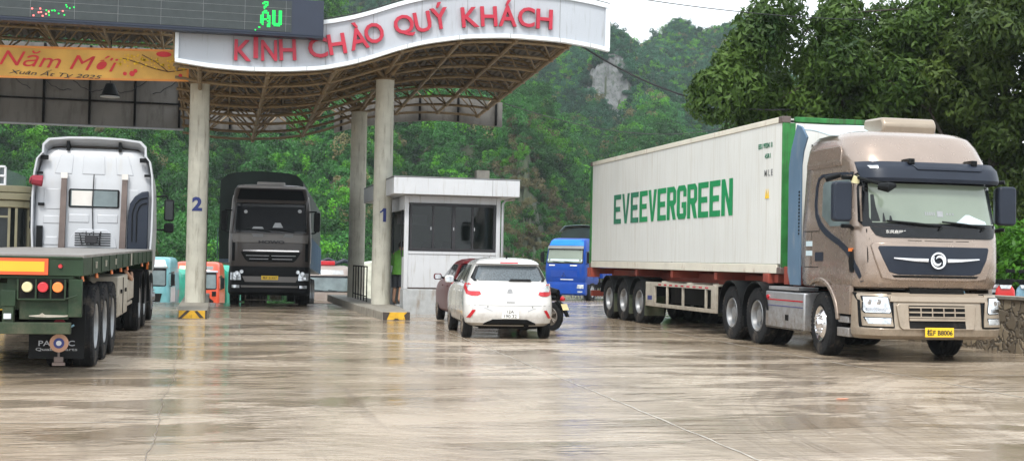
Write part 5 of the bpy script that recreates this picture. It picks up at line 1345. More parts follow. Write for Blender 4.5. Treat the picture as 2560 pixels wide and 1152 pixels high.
    ct(g1, 'old_lettering', M['green_ink_dark'], smooth=False); ct(g2, 'lettering', M['green_ink'], smooth=False)
    let('EISU 992041 8', M['green_ink_dark'], 22.46, 3.72, .62, .10, 'container_number', .01); let('45R1', M['green_ink_dark'], 22.35, 3.52, .26, .09, 'container_number', .01)
    let('M L E', M['rim_grey'], 22.30, 3.2, .36, .12, 'small_mark', .01)
    g = MB()
    for dy in (0, .09): g.prism([(22.44 - dy, 2.72), (22.35 - dy, 2.72), (22.395 - dy, 2.9)], 'yz', x0 + .007, x0 + .011)
    ct(g, 'warning_triangle', M['plate_yellow'])
container()

def chassis_trailer():
    T = thing('semi_trailer', 'red oxide skeletal trailer with cream side rack carrying the white container', 'trailer', (11.37, 27.8, 0))
    def ct(mb, name, m, **k):
        mb.build(name, m, None, **k)
        for o in mb.out: o.parent = T; o.matrix_parent_inverse = Matrix.Translation((-11.37, -27.8, 0))
        return mb.out[0]
    g = MB()
    for x in (10.85, 11.75): g.box(x, x + .14, 22.0, 34.0, .98, 1.25)
    for y in (21.95, 24.9, 27.5, 30, 33.85): g.box(10.22, 12.52, y, y + .16, 1.14, 1.30)
    for x in (10.12, 12.36): g.box(x, x + .26, 22.15, 22.4, 1.10, 1.308); g.box(x, x + .26, 33.6, 33.95, 1.05, 1.308)
    g.box(10.2, 12.5, 21.45, 21.66, 1.12, 1.45); g.box(10.3, 12.4, 34.05, 34.2, .52, .68); g.box(10.9, 11.0, 34.0, 34.1, .6, 1.1); g.box(11.8, 11.9, 34.0, 34.1, .6, 1.1)
    ct(g, 'frame', M['red_frame'], bevel=.01)
    for sx, x in ((-1, 10.15), (1, 12.53)):
        g = MB(); a = x - .03
        g.box(a, a + .06, 24.70, 29.05, .93, 1.02); g.box(a, a + .06, 24.70, 29.05, .45, .53); g.box(a, a + .06, 28.45, 29.05, .532, .928); g.box(a, a + .06, 24.70, 24.95, .532, .928)
        for y in (25.25, 26.6, 27.6): g.box(a, a + .05, y, y + .05, .532, .928)
        for y in (24.8, 26.3, 27.9): g.box(min(a, 11.37), max(a, 11.37), y, y + .05, 1.0 if sx < 0 else 1.0, 1.05)
        rk = ct(g, 'side_rack', M['rack_cream'], bevel=.006)
        g = MB()
        for k in range(9): g.box(a - .004 if sx < 0 else a + .06, a if sx < 0 else a + .064, 25.1 + k * .36, 25.28 + k * .36, .95, .985)
        o = ct(g, 'reflective_tape', M['lamp_red'])
        g = MB(); g.box(a - .004 if sx < 0 else a + .06, a if sx < 0 else a + .064, 28.6, 28.9, .60, .70); ct(g, 'blue_label', M['ink_blue'])
        g = MB()
        for y in (29.73, 30.95, 32.15): guard(g, y, .52, .60, min(x + sx * .02, x - sx * .56), max(x + sx * .02, x - sx * .56), 15, 165)
        ct(g, 'mudguard', M['black'])
        g = MB()
        for y in (29.18, 30.36, 31.58): g.box(min(x, x - sx * .5), max(x, x - sx * .5), y, y + .02, .2, .75)
        ct(g, 'mud_flap', M['army'])
        for y in (29.73, 30.95, 32.15):
            for dx in (.16, .46):
                w_ = wheel(T, (x - sx * dx) - 11.37, y - 27.8, .52, .26, 'drive', 0, sx)
    g = MB()
    for y in (29.73, 30.95, 32.15): g.cyl((10.5, y, .52), (12.3, y, .52), .075)
    for x in (10.7, 11.9): g.box(x, x + .1, 29.3, 32.7, .70, .85)
    for x in (10.55, 12.1): g.box(x, x + .12, 24.0, 24.15, .45, 1.0)
    g.box(10.8, 12.0, 27.2, 28.2, .6, .9)
    g.box(10.45, 10.9, 25.3, 28.2, .55, .92)
    ct(g, 'axle_or_leg', M['chassis'])
chassis_trailer()
# ================================================================ flatbed at the left
def flatbed():
    T = thing('flatbed_trailer', 'olive green flatbed trailer with reflective plate seen from behind, in the lane beside column 2', 'trailer', (-1.42, 15.4, 0), -1.1)
    T.rotation_euler.x = R(.55)
    # local: rear face y=0, right side x=0, body runs to x=-2.5
    g = MB(); g.box(-2.5, 0, 0, 12.2, 1.40, 1.43); g.build('deck', M['deck'], T)
    g = MB(); g.box(-2.5, 0, 0, .06, 1.19, 1.399); g.box(-2.5, -2.44, .06, 12.2, 1.19, 1.399); g.box(-.06, 0, .06, 12.2, 1.19, 1.399)
    g.box(-2.5, -.01, -.012, -.002, 1.385, 1.41)
    for y in np.arange(.9, 12, 1.05): g.box(.001, .012, y, y + .03, 1.2, 1.40)
    g.box(-2.5, 0, 12.1, 12.2, 1.0, 1.399); g.build('side_rail', M['army'], T, bevel=.008)
    g = MB()
    for y in (1.2, 2.4, 3.8): g.box(.012, .03, y, y + .02, 1.26, 1.33); g.box(.012, .03, y - .03, y + .05, 1.33, 1.34)
    g.box(.013, .018, 6.5, 6.7, 1.2, 1.39); g.build('tie_hook', M['rack_cream'], T)
    g = MB()
    for y in np.arange(.5, 12, 1.15): g.box(-2.3, -.1, y, y + .1, 1.15, 1.395)
    for x in (-1.85, -.75): g.box(x - .08, x + .08, .07, 12.1, .82, 1.15)
    g.build('cross_member', M['army'], T)
    # rear lamp frame
    g = MB(); g.box(-2.5, -.10, .02, .08, 1.155, 1.188)
    g.box(-2.5, -2.1, .02, .10, .64, 1.154); g.box(-.16, -.01, .02, .10, .72, 1.154)
    for x in (-.68 - .012, -.48, -.34, -.2): pass
    g.box(-.69, -.16, .05, .09, .69, .915); g.box(-.95, -.70, .10, .14, .8, 1.1)
    g.box(-2.5, -.12, -.06, .05, .53, .66); g.box(-.86, -.74, -.02, .08, .53, .95); g.box(-.88, -.72, -.03, .03, .84, 1.02)
    g.build('rear_frame', M['army'], T, bevel=.006)
    g = MB(); g.box(-.69, -.18, .0, .04, .93, 1.153); g.build('lamp_recess', M['chassis'], T)
    g = MB()
    for x in (-.70, -.505, -.345, -.19): g.box(x - .008, x + .008, -.03, .0, .93, 1.15)
    g.box(-.70, -.19, -.03, .0, .915, .93); g.tube([(-.19, -.015, .925), (-.06, -.015, .97)], .008, 5); g.build('lamp_guard', M['army'], T)
    for x, mm, nm in ((-.60, 'lamp_cream', 'reversing_lamp'), (-.43, 'lamp_red', 'brake_lamp'), (-.27, 'lamp_orange', 'turn_lamp')):
        g = MB(); g.cyl((x, -.0, 1.06), (x, -.045, 1.06), .062, .056, 24); g.build(nm, M[mm], T, bevel=.006)
    g = MB(); g.box(-.99, -.38, -.022, -.013, 1.20, 1.385); rp = g.build('reflector_plate', M['lamp_orange'], T)
    rp.data.materials[0] = mat('plate_red_orange', (.80, .10, .03), .4, var=.06)
    g = MB(); g.box(-.95, -.42, -.027, -.0225, 1.235, 1.35); g.build('orange_field', M['plate_orange'], rp)
    g = MB(); g.cyl((-.25, -.005, 1.30), (-.25, -.03, 1.30), .026, .02, 16); g.build('marker_lamp', M['lamp_red'], T)
    g = MB(); g.box(-.84, -.76, -.045, -.031, .70, .76); g.build('plate_lamp', M['lamp'], T)
    g = MB()
    g.prism([(-.58, .735), (-.47, .745), (-.44, .765), (-.41, .745), (-.2, .74), (-.06, .752), (-.06, .738), (-.2, .722), (-.38, .715), (-.5, .72), (-.58, .725)], 'xz', .03, .046)
    g.build('bent_bracket', M['rack_cream'], T)
    g = MB(); g.box(-.99, -.955, -.02, .015, 1.0, 1.14); g.build('white_tag', M['plate_white'], T)
    # side marker lamps
    g = MB()
    for y in (.35, 1.9, 3.9, 5.4, 6.6, 9.9, 11.6): g.tube([(-.05, y, 1.19), (-.045, y, 1.12)], [.016, .022], 8)
    g.build('side_marker', M['lamp_orange'], T)
    # mud flap with pendant
    g = MB(); g.box(-.62, .0, .32, .335, .22, .86); mf = g.build('mud_flap', M['black'], T, bevel=.004)
    text('PACIFIC', 'flap_lettering', M['fascia'], mf, w=.40, h=.062, depth=.003, bold=.01, at=(-.31, .317, .40))
    text('Quality Parts', 'flap_lettering', M['rim_grey'], mf, w=.46, h=.045, depth=.003, bold=.01, at=(-.31, .317, .325))
    pd = thing('pendant', 'round pink and blue hanging pendant on the black mud flap', 'pendant', (0, 0, 0))
    def pc(mb, nm, mm, par=None):
        o = mb.build(nm, M[mm]); o.parent = par or pd; return o
    pd.location = (-1.42 - .27, 15.4 + .0, 0)
    g = MB(); g.cyl((0, .235, .41), (0, .26, .41), .105, .105, 32); bd = pc(g, 'badge', 'skin')
    g = MB(); g.cyl((0, .228, .41), (0, .234, .41), .06, .06, 24); b2 = pc(g, 'blue_ring', 'scooter_blue', bd); b2.data.materials[0] = M['ink_blue']
    g = MB(); g.cyl((0, .222, .41), (0, .227, .41), .03, .03, 18); pc(g, 'centre', 'booth_white', bd)
    g = MB(); g.prism([(-.09, .56), (.09, .56), (.06, .66), (0, .72), (-.06, .66)], 'xz', .235, .26); pc(g, 'top_ornament', 'redcloth')
    g = MB(); g.prism([(-.055, .58), (.055, .58), (.035, .65), (-.035, .65)], 'xz', .228, .234); pc(g, 'pink_inlay', 'skin')
    g = MB(); g.box(-.05, .05, .235, .26, .19, .25); g.box(-.07, .07, .235, .26, .15, .185); g.box(-.012, .012, .24, .255, .25, .31); pc(g, 'tail_ornament', 'brown_strap')
    g = MB()
    for sx in (-1, 1): g.tube([(0, .248, .52), (sx * .16, .25, .62)], .012, 5)
    pc(g, 'ribbon', 'scooter_blue')
    g = MB(); g.tube([(0, .248, .72), (0, .25, .9)], .006, 5); pc(g, 'cord', 'black')
    # wheels
    for y in (2.0, 3.12, 4.24):
        for s_ in (0, 1):
            for dx in (.15, .46):
                x = -.02 - dx if s_ == 0 else -2.48 + dx
                wheel(T, x, y, .53, .27, 'drive', 0, 1 if s_ == 0 else -1, z=.515 + .0095 * y * 0 - y * .0096)
    g = MB()
    for y in (2.0, 3.12, 4.24): g.cyl((-2.2, y, .5), (-.3, y, .5), .07)
    g.box(-2.0, -1.9, 1.6, 4.8, .65, .82); g.box(-.75, -.65, 1.6, 4.8, .65, .82)
    for x in (-.5, -2.0): g.box(x, x + .12, 9.3, 9.42, .35, 1.15)
    g.build('axle_or_leg', M['chassis'], T)
    g = MB(); g.box(-.5, -.06, 5.2, 6.9, .42, 1.05); tb_ = g.build('tool_box', M['rack_cream'], T, bevel=.02)
    g = MB(); g.box(-.055, -.045, 5.95, 5.97, .45, 1.02); g.box(-.05, -.03, 5.5, 5.6, .78, .84); g.box(-.05, -.03, 6.3, 6.4, .78, .84); g.build('latch', M['chassis'], tb_)
    g = MB(); g.box(-.4, -.08, 7.0, 8.2, .5, .56); g.box(-.1, -.06, 7.0, 8.2, .6, .95); g.build('side_guard', M['rack_cream'], T, bevel=.01)
    g = MB(); g.tube([(-.1, 6.9, 1.1), (-.02, 7.2, .95), (-.06, 7.6, 1.05)], .03, 6); g.build('strap_bundle', M['skin'], T)
flatbed()

def white_tractor():
    T = thing('tractor_unit', 'white lorry cab seen from behind with roof spoiler and two upright brown posts', 'lorry', (-2.44, 28.3, 0), -1)
    # local: rear wall y=0 ; front +y
    S = Shell([(.95, 1.10, 0, 2.1, 0, .06, .05, .1, .3, .3), (1.2, 1.17, 0, 2.2, 0, .08, .06, .1, .3, .3), (2.0, 1.19, 0, 2.25, 0, .10, .08, .1, .3, .3), (2.9, 1.17, .0, 2.05, 0, .12, .10, .1, .3, .3), (3.05, 1.15, .02, 1.95, 0, .14, .12, .1, .3, .3), (3.45, 1.06, .06, 1.6, 0, .2, .15, .1, .3, .3), (3.6, 1.0, .12, 1.4, 0, .25, .2, .1, .3, .3), (3.66, .85, .22, 1.2, 0, .3, .2, .1, .3, .3)])
    g = MB(); S.mesh(g, 2); g.build('cab', M['white_cab'], T)
    g = MB()
    for rows in ([(3.10, -.25, .22), (3.52, -.23, .20)], [(3.10, -.80, -.45), (3.52, -.68, -.42)], [(3.10, .45, .80), (3.52, .42, .68)],
                 [(2.35, -1.0, -.66), (2.78, -1.0, -.66)], [(2.05, -1.0, -.66), (2.22, -1.0, -.66)], [(2.08, -.5, -.08), (2.26, -.5, -.08)], [(2.08, .08, .5), (2.26, .08, .5)], [(2.35, .62, .92), (2.80, .62, .92)],
                 [(1.6, -1.0, -.66), (1.78, -.95, -.70)], [(1.55, -.52, .5), (1.75, -.48, .46), (1.95, -.30, .28)]):
        S.patch(g, rows, .012, .03, 6)
    g.build('pressed_panel', M['white_cab'], T, bevel=.015)
    g = MB(); S.patch(g, [(2.40, -.48, .50), (2.43, -.50, .52), (2.76, -.50, .52), (2.79, -.48, .50)], .02, .03, 8); fr = g.build('rear_window_frame', M['black'], T)
    g = MB(); S.patch(g, [(2.43, -.46, .48), (2.76, -.46, .48)], .024, .01, 8); g.build('rear_window', M['glass_mid'], fr)
    g = MB(); S.patch(g, [(2.44, -.44, -.02), (2.75, -.44, .0)], .028, .004, 12); g.build('curtain', M['clear'], fr)
    g = MB()
    for k in range(6): g.box(-.36, .36, -.028, -.012, 1.60 + k * .05, 1.62 + k * .05)
    g.build('vent_louvres', M['chassis'], T)
    for x in (-.60, .62):
        g = MB(); g.prism([(x - .06 - .02, 1.45), (x + .05, 1.45), (x + .065, 3.0), (x - .045, 3.0)], 'xz', -.12, -.03); p_ = g.build('upright_post', M['brown_strap'], T, bevel=.008)
        g = MB(); g.box(x - .055, x + .075, -.13, -.02, 3.002, 3.12); g.build('post_cap', M['clear'], p_)
    g = MB(); g.prism([(.70, 1.50), (1.12, 1.50), (1.12, 2.78), (.98, 2.76), (.84, 2.66), (.74, 2.5), (.70, 2.2)], 'xz', -.10, -.012); ai = g.build('air_intake', M['navy'], T, bevel=.02)
    g = MB()
    for k in (0, 1): g.tube([(.80 + k * .09, -.112, 1.7), (.80 + k * .09, -.112, 2.30), (.86 + k * .08, -.112, 2.5 - k * .06), (.95 + k * .05, -.112, 2.6 - k * .1), (1.1, -.112, 2.64 - k * .12)], .013, 5)
    g.build('intake_ribs', M['black'], ai)
    g = MB()
    g.tube([(0, -.03, 1.95), (-.02, -.06, 2.5), (0, -.05, 3.1)], .012, 6)
    for k in range(3): g.tube([(-.2 + k * .18, -.10, 1.6), (-.25 + k * .2, -.14, 1.85), (-.12 + k * .15, -.16, 1.9), (-.1 + k * .12, -.12, 1.6)], .012, 5)
    g.box(-.14, .1, -.16, -.03, 1.66, 1.82); g.build('air_lines', M['cable'], T)
    # roof spoiler and side extenders
    g = MB()
    arch = lambda w, h: [(-w, 3.50), (-w + .01, 3.50 + h * .6), (-w + .12, 3.50 + h * .93), (-w * .5, 3.5 + h * 1.06), (0, 3.5 + h * 1.1), (w * .5, 3.5 + h * 1.06), (w - .12, 3.50 + h * .93), (w - .01, 3.50 + h * .6), (w, 3.50)]
    oa, ia = arch(1.06, .36), arch(1.02, .32)
    g.slab([[(x, -.04, z) for x, z in oa], [(x * .8, 1.5, 3.3 + (z - 3.5) * .1) for x, z in oa]], [[(x, -.04, z) for x, z in ia], [(x * .78, 1.5, 3.25 + (z - 3.5) * .1) for x, z in ia]])
    sp = g.build('roof_spoiler', M['white_cab'], T)
    g = MB(); g.prism([(x * .99, z) for x, z in ia], 'xz', .30, .33); g.build('spoiler_inside', mat('dark_brown_liner', (.035, .028, .022), .7), sp)
    g = MB()
    for x in (-.55, .5): g.box(x - .03, x + .03, .05, .32, 3.6, 3.80)
    g.build('spoiler_strut', M['black'], sp)
    for sx in (-1, 1):
        g = MB(); P = [(sx * 1.20, 1.55), (sx * 1.22, 1.9), (sx * 1.225, 2.6), (sx * 1.20, 3.1), (sx * 1.15, 3.4), (sx * 1.05, 3.52)]
        g.slab([[(x, -.16, z) for x, z in P], [(x - sx * .02, .5, z) for x, z in P]], [[(x - sx * .035, -.16, z) for x, z in P], [(x - sx * .055, .5, z) for x, z in P]]); g.build('side_fairing', M['white_cab'], T)
        g = MB(); g.box(sx * 1.0 - .08, sx * 1.0 + .08, -.10, -.02, 3.38, 3.47); g.box(sx * 1.08 - .06, sx * 1.08 + .06, -.08, -.02, 3.08, 3.13); g.build('fairing_bracket', M['black'], T)
    g = MB(); g.box(-1.12, -1.0, -.08, -.02, 1.5, 2.0); g.box(-1.1, -.98, -.09, -.02, 2.42, 2.48); g.build('cab_latch', M['black'], T)
    for sx in (-1, 1):
        g = MB(); g.tube([(sx * 1.15, 1.9, 2.75), (sx * 1.38, 1.95, 2.78), (sx * 1.46, 1.95, 2.6)], .025, 6); g.tube([(sx * 1.15, 1.9, 2.0), (sx * 1.4, 1.95, 2.0), (sx * 1.46, 1.95, 2.1)], .025, 6); ar = g.build('mirror_arm', M['black'], T)
        g = MB(); P = rr(min(sx * 1.34, sx * 1.56), max(sx * 1.34, sx * 1.56), 0, .50, .06); g.prism([(u, 2.2 + v) for u, v in P], 'xz', 1.88, 2.0); P = rr(min(sx * 1.34, sx * 1.56), max(sx * 1.34, sx * 1.56), 0, .22, .06); g.prism([(u, 1.94 + v) for u, v in P], 'xz', 1.88, 2.0); g.build('mirror_housing', M['black'], ar, bevel=.02)
        g = MB(); g.box(min(sx * 1.37, sx * 1.53), max(sx * 1.37, sx * 1.53), 1.868, 1.878, 2.24, 2.66); g.build('mirror_glass', M['glass'], ar)
    # chassis and drive wheels under the trailer nose
    g = MB()
    for x in (-.46, .38): g.box(x, x + .08, -4.2, 2.0, .70, .98)
    for y in (-2.9, -1.55, 1.2): g.cyl((-.9, y, .52), (.9, y, .52), .1)
    g.box(-.6, .6, .0, 1.8, .5, 1.0); g.build('chassis', M['chassis'], T)
    for sx in (-1, 1):
        for y in (-2.9, -1.55):
            wheel(T, sx * 1.06, y, .525, .27, 'drive', 0, sx); wheel(T, sx * .75, y, .525, .27, 'drive', 0, sx)
        wheel(T, sx * 1.02, 1.2, .525, .28, 'steer', 0, sx)
        g = MB()
        for y in (-2.9, -1.55): guard(g, y, .54, .61, min(sx * .6, sx * 1.24), max(sx * .6, sx * 1.24), -5, 150)
        g.box(min(sx * .6, sx * 1.22), max(sx * .6, sx * 1.22), -3.55, -3.53, .55, 1.1)
        g.build('mudguard', M['black'], T)
        g = MB(); g.box(min(sx * .6, sx * 1.15), max(sx * .6, sx * 1.15), -.8, .4, .4, .95); g.build('fuel_tank', M['chassis'], T, bevel=.05)
        g = MB(); g.box(min(sx * 1.16, sx * 1.2), max(sx * 1.16, sx * 1.2), -.9, -.82, .9, 1.25); g.build('corner_marker', M['lamp_orange'], T)
    g = MB(); g.cyl((-1.22, -.22, 2.72), (-1.0, -.20, 2.70), .10, .12, 9); g.cyl((-1.26, -.22, 2.73), (-1.22, -.22, 2.72), .05, .10, 9)
    tag(g.build('tied_bundle', M['redcloth'], loc=(-2.44, 28.3, .22), bevel=.02), 'small maroon cloth bundle tied to the edge of the white cab', 'bundle')
white_tractor()

# ================================================================ front-facing lorries
def lorry(label, loc, rz, paint, w=2.4, H=3.5, name='lorry', group=None, bumper='black', glass='glass', brow=None, pale=None, top='plain', plate=None, cargo=None, logo=None, det=True, lamp='lamp', z0=1.15, rx=0):
    T = thing(name, label, 'lorry', loc, rz, group, rx)
    hw = w / 2; k = H / 3.5
    S = Shell([(.95 * k, hw - .06, .10, 2.2, .06, .22, .2, 0, .04, .04), (z0 * k, hw - .01, .02, 2.2, .06, .24, .22, 0, .04, .04), (1.8 * k, hw, .0, 2.2, .06, .24, .22, 0, .04, .04), (2.08 * k, hw - .01, .03, 2.2, .06, .24, .22, 0, .04, .04), (2.95 * k, hw - .06, .20, 2.18, .06, .22, .2, 0, .05, .05),
               (3.05 * k, hw - .07, .24, 2.18, .06, .22, .2, 0, .06, .06), (3.35 * k, hw - .12, .42, 2.15, .06, .24, .22, 0, .08, .08), (3.46 * k, hw - .2, .6, 2.1, .06, .26, .22, 0, .1, .1), (3.5 * k, hw - .35, .8, 2.0, .06, .26, .2, 0, .1, .1)])
    P = lambda rows: [(z * k, a * hw / 1.2, b * hw / 1.2) for z, a, b in rows]
    g = MB(); S.mesh(g, 2, 18); body = g.build('cab', M[paint], T); cut(body, [(1.35, .5, .64, -1.4, -.75), (1.35, .5, .64, .75, 1.4)])
    g = MB(); S.patch(g, P([(2.09, -1.02, 1.02), (2.15, -1.07, 1.07), (2.90, -1.03, 1.03), (2.96, -1.0, 1.0)]), .012, .03, 16); sr = g.build('windscreen_surround', M['black_gloss'], T)
    g = MB(); S.patch(g, P([(2.15, -1.0, 1.0), (2.20, -1.03, 1.03), (2.84, -.99, .99)]), .018, .01, 16); ws = g.build('windscreen', M[glass], T)
    g = MB()
    for x0, x1 in ((-.7, .0), (.0, .7)): g.tube([(x0 * hw / 1.2, S.yf(x0, 2.15 * k) - .035, 2.2 * k), (x1 * hw / 1.2, S.yf(x1, 2.12 * k) - .035, 2.12 * k)], .014, 6)
    g.build('wiper', M['black'], T)
    for sd, sx in (('l', -1), ('r', 1)):
        g = MB(); S.patch(g, [(2.1 * k, .5, 1.3), (2.8 * k, .62, 1.25)], .012, .02, 6, side=sd); g.build('door_window', M[glass if det else 'glass'], T)
        g = MB()
        for z in (2.72, 2.1): g.tube([(sx * (hw - .08), .4, z * k), (sx * (hw + .08), .22, z * k), (sx * (hw + .14), .18, (z + (.0 if z > 2.5 else .04)) * k)], .022, 6)
        ma = g.build('mirror_arm', M['black'], T)
        g = MB(); Q = rr(min(sx * (hw + .06), sx * (hw + .24)), max(sx * (hw + .06), sx * (hw + .24)), 2.14 * k, 2.70 * k, .05); g.prism(Q, 'xz', .12, .24); g.build('mirror_housing', M['black'], ma, bevel=.025)
        g = MB(); S.patch(g, [(z0 * k + .1, 1.42, 1.43), (2.05 * k, 1.42, 1.43)], .004, .01, 2, side=sd); S.patch(g, [(z0 * k + .1, .4, .41), (2.05 * k, .4, .41)], .004, .01, 2, side=sd); g.build('door_gap', M['chassis'], T)
    # bumper
    B = Shell([(.32, hw - .04, .02, .5, .06, .26, .24, 0, .03, .03), (.40, hw, -.06, .5, .06, .26, .24, 0, .03, .03), (.9 * k, hw, -.04, .5, .06, .26, .24, 0, .03, .03), ((z0 - .02) * k, hw - .02, .0, .5, .06, .26, .24, 0, .03, .03)])
    g = MB(); B.mesh(g, 1, 18); bu = g.build('bumper', M[bumper], T)
    for sx in (-1, 1):
        g = MB(); a, b = sorted((sx * (hw - .36), sx * (hw - .06))); B.patch(g, [(.74 * k, a, b), (.80 * k, a, b), (.95 * k, a + .03 * (sx > 0) , b - .03 * (sx < 0))], .012, .03, 8); h_ = g.build('headlight', M[lamp], bu)
        g = MB(); B.patch(g, [(.52 * k, a + .04, b - .04), (.6 * k, a + .04, b - .04)], .012, .03, 5); g.build('fog_lamp', M[lamp], bu)
        wheel(T, sx * (hw - .17), 1.35, .5, .28, 'steer', 0, sx)
    if plate:
        g = MB(); g.box(-.24, .24, B.yf(0, .8 * k) - .03, B.yf(0, .8 * k) - .012, .755 * k, .87 * k); p_ = g.build('number_plate', M['plate_yellow'], T)
        text(plate, 'plate_lettering', M['ink'], p_, w=.40, h=.07, depth=.004, bold=.01, at=(0, B.yf(0, .8 * k) - .033, .812 * k))
    g = MB()
    for sx in (-1, 1): g.box(min(sx * .38, sx * .46), max(sx * .38, sx * .46), .5, 7.5, .62, .9)
    g.cyl((-hw + .2, 1.35, .5), (hw - .2, 1.35, .5), .07); g.box(-.5, .5, .5, 1.6, .35, 1.0); g.box(-.6, -.55, .9, 1.0, .15, .5); g.build('chassis', M['chassis'], T)
    return T, S, B, P, hw, k

def cargo_box(T, x0, x1, y0, y1, z0, z1, tarp, board=None, left=True, board_h=.6, arch_h=.12, loc=None, rot=(0, 0, 0), name='cargo_cover'):
    """tarpaulin hood over bows, a little slack between them"""
    g = MB(); ny = max(8, int((y1 - y0) * 2)); rows = []
    for j in range(ny + 1):
        y = y0 + (y1 - y0) * j / ny; sl = .035 * abs(math.sin(j * math.pi / 2)) ; ring = []
        for t in np.linspace(0, 1, 25):
            if t < .3: x, z = x0 + .01, z0 + (z1 - .12 - z0) * t / .3
            elif t > .7: x, z = x1 - .01, z0 + (z1 - .12 - z0) * (1 - t) / .3
            else:
                u = (t - .3) / .4; x = x0 + (x1 - x0) * u; z = z1 - .12 + .12 * min(1, math.sin(math.pi * u) * 3) + arch_h * math.sin(math.pi * u)
            ring.append((x + rnd.uniform(-.015, .015) + (sl * .6 if t < .3 else -sl * .6 if t > .7 else 0), y, z - (sl if .3 <= t <= .7 else 0) + rnd.uniform(-.01, .01)))
        rows.append(ring)
    g.grid(rows)
    for ring in (rows[0], rows[-1]): g.add(ring, [tuple(range(len(ring)))])
    o = g.build(name, M[tarp], T, ang=45)
    objs = [o]
    g = MB(); g.box(x0 + .02, x1 - .02, y0 + .02, y1 - .02, z0 - .12, z0 - .002)
    if board:
        g.box(x1 - .0, x1 + .02, y0, y1, z0 - .1, z0 + board_h)
        if left: g.box(x0 - .02, x0 + .0, y0, y1, z0 - .1, z0 + board_h); g.box(x0, x1, y0 - .03, y0 - .004, z0 - .1, z0 + board_h)
        for y in np.arange(y0, y1, .6): g.box(x1 + .02, x1 + .04, y, y + .05, z0 - .1, z0 + board_h); g.box(x0 - .04, x0 - .02, y, y + .05, z0 - .1, z0 + board_h)
    b = g.build('load_bed', M[board or 'chassis'], T)
    return o, b

def rear_wheels(T, ys, hw, r=.5):
    for y in ys:
        for sx in (-1, 1):
            wheel(T, sx * (hw - .15), y, r, .26, 'drive', 0, sx); wheel(T, sx * (hw - .45), y, r, .26, 'drive', 0, sx)

# dark lorry in the middle lane
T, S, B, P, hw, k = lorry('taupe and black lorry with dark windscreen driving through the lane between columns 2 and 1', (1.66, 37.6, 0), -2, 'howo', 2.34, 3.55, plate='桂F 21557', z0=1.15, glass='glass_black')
g = MB(); S.patch(g, P([(3.0, -.92, .92), (3.06, -1.0, 1.0), (3.34, -.92, .92)]), .03, .06, 16); tp = g.build('roof_visor', M['black'], T, bevel=.02)
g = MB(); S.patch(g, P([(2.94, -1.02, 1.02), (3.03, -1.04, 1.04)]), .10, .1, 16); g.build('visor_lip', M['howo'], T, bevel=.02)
g = MB(); S.patch(g, P([(1.80, -1.10, 1.10), (2.05, -1.12, 1.12)]), .022, .04, 16); hd = g.build('front_hood', M['howo_hood'], T, bevel=.015)
g = MB()
for a, b in ((-.50, -.22), (.36, .66)): S.patch(g, P([(1.97, a, b), (2.06, a + (.06 if a > 0 else -.06), b)]), .027, .01, 4)
g.build('wiper_recess', M['seam'], hd)
text('HOWO', 'maker_lettering', M['ink'], hd, w=.74, h=.085, depth=.02, bold=.05, at=(.03, S.yf(0, 1.84) - .034, 1.855))
g = MB(); S.patch(g, P([(1.56, -.80, .84), (1.60, -.80, .84)]), .03, .03, 12); g.build('chrome_strip', M['chrome'], T)
g = MB(); S.patch(g, P([(1.26, -.64, .68), (1.32, -.72, .76), (1.54, -.86, .90)]), .022, .04, 14); gr = g.build('grille', M['black'], T, bevel=.008)
g = MB(); S.patch(g, P([(1.335, -.60, .64), (1.35, -.61, .65)]), .03, .02, 10); S.patch(g, P([(1.43, -.70, .74), (1.445, -.71, .75)]), .03, .02, 10); g.build('grille_bar', M['alu'], gr)
g = MB(); yq = S.yf(0, 1.4) - .03; g.prism([(-.05, 1.33), (.05, 1.33), (.06, 1.42), (0, 1.50), (-.06, 1.42)], 'xz', yq - .015, yq); g.build('emblem', M['chassis'], gr)
for sx in (-1, 1):
    g = MB(); a, b = sorted((sx * 1.0, sx * 1.08)); S.patch(g, [(1.3, a, b), (1.9, a, b)], .012, .02, 3); g.build('corner_vent', M['black'], T)
g = MB(); B.patch(g, [(.70, -.70, .74), (.86, -.78, .82)], .008, .03, 12); g.build('bumper_grey_panel', M['howo_hood'], T)
g = MB(); B.patch(g, [(.54, -.80, .80), (.60, -.82, .82)], .05, .05, 12); g.build('bumper_step', M['howo_hood'], T, bevel=.01)
g = MB(); g.prism([(.9, 3.42), (.88, 3.56), (1.0, 3.64), (1.6, 3.64), (1.7, 3.5)], 'yz', -.42, .40); g.build('roof_ac', M['howo_white'], T, bevel=.03)
g = MB(); S.patch(g, P([(3.38, -1.0, 1.0), (3.47, -.9, .9)]), .014, .03, 14); g.build('white_brow', M['howo_white'], T)
for sx in (-1, 1):
    g = MB(); S.patch(g, [(1.25, .28, .80), (1.6, .26, .72), (2.1, .28, .62), (2.95, .42, .70), (3.2, .5, .8)], .014, .02, 3, side='l' if sx < 0 else 'r'); g.build('white_pillar', M['howo_white'], T)
    g = MB()
    for xx, zz, r_ in ((.93, .93, .07), (.80, .98, .06), (1.0, .80, .05)):
        x = sx * xx; g.cyl((x, B.yf(x, .9) - .01, zz * k), (x, B.yf(x, .9) - .05, zz * k), r_, r_ * .8, 14)
    g.build('lamp_cluster', M['lamp'], T)
g = MB()
for x, z in ((-.72, 2.72), (.82, 2.76)): g.cyl((x, S.yf(x, z) - .02, z), (x, S.yf(x, z) - .028, z), .06 if x > 0 else .05, .05, 14)
S.patch(g, P([(2.20, -.55, -.2), (2.26, -.5, -.25)]), .022, .005, 4); S.patch(g, P([(2.24, .05, .36), (2.38, .12, .28)]), .022, .005, 4); g.build('windscreen_sticker', M['rim_grey'], T)
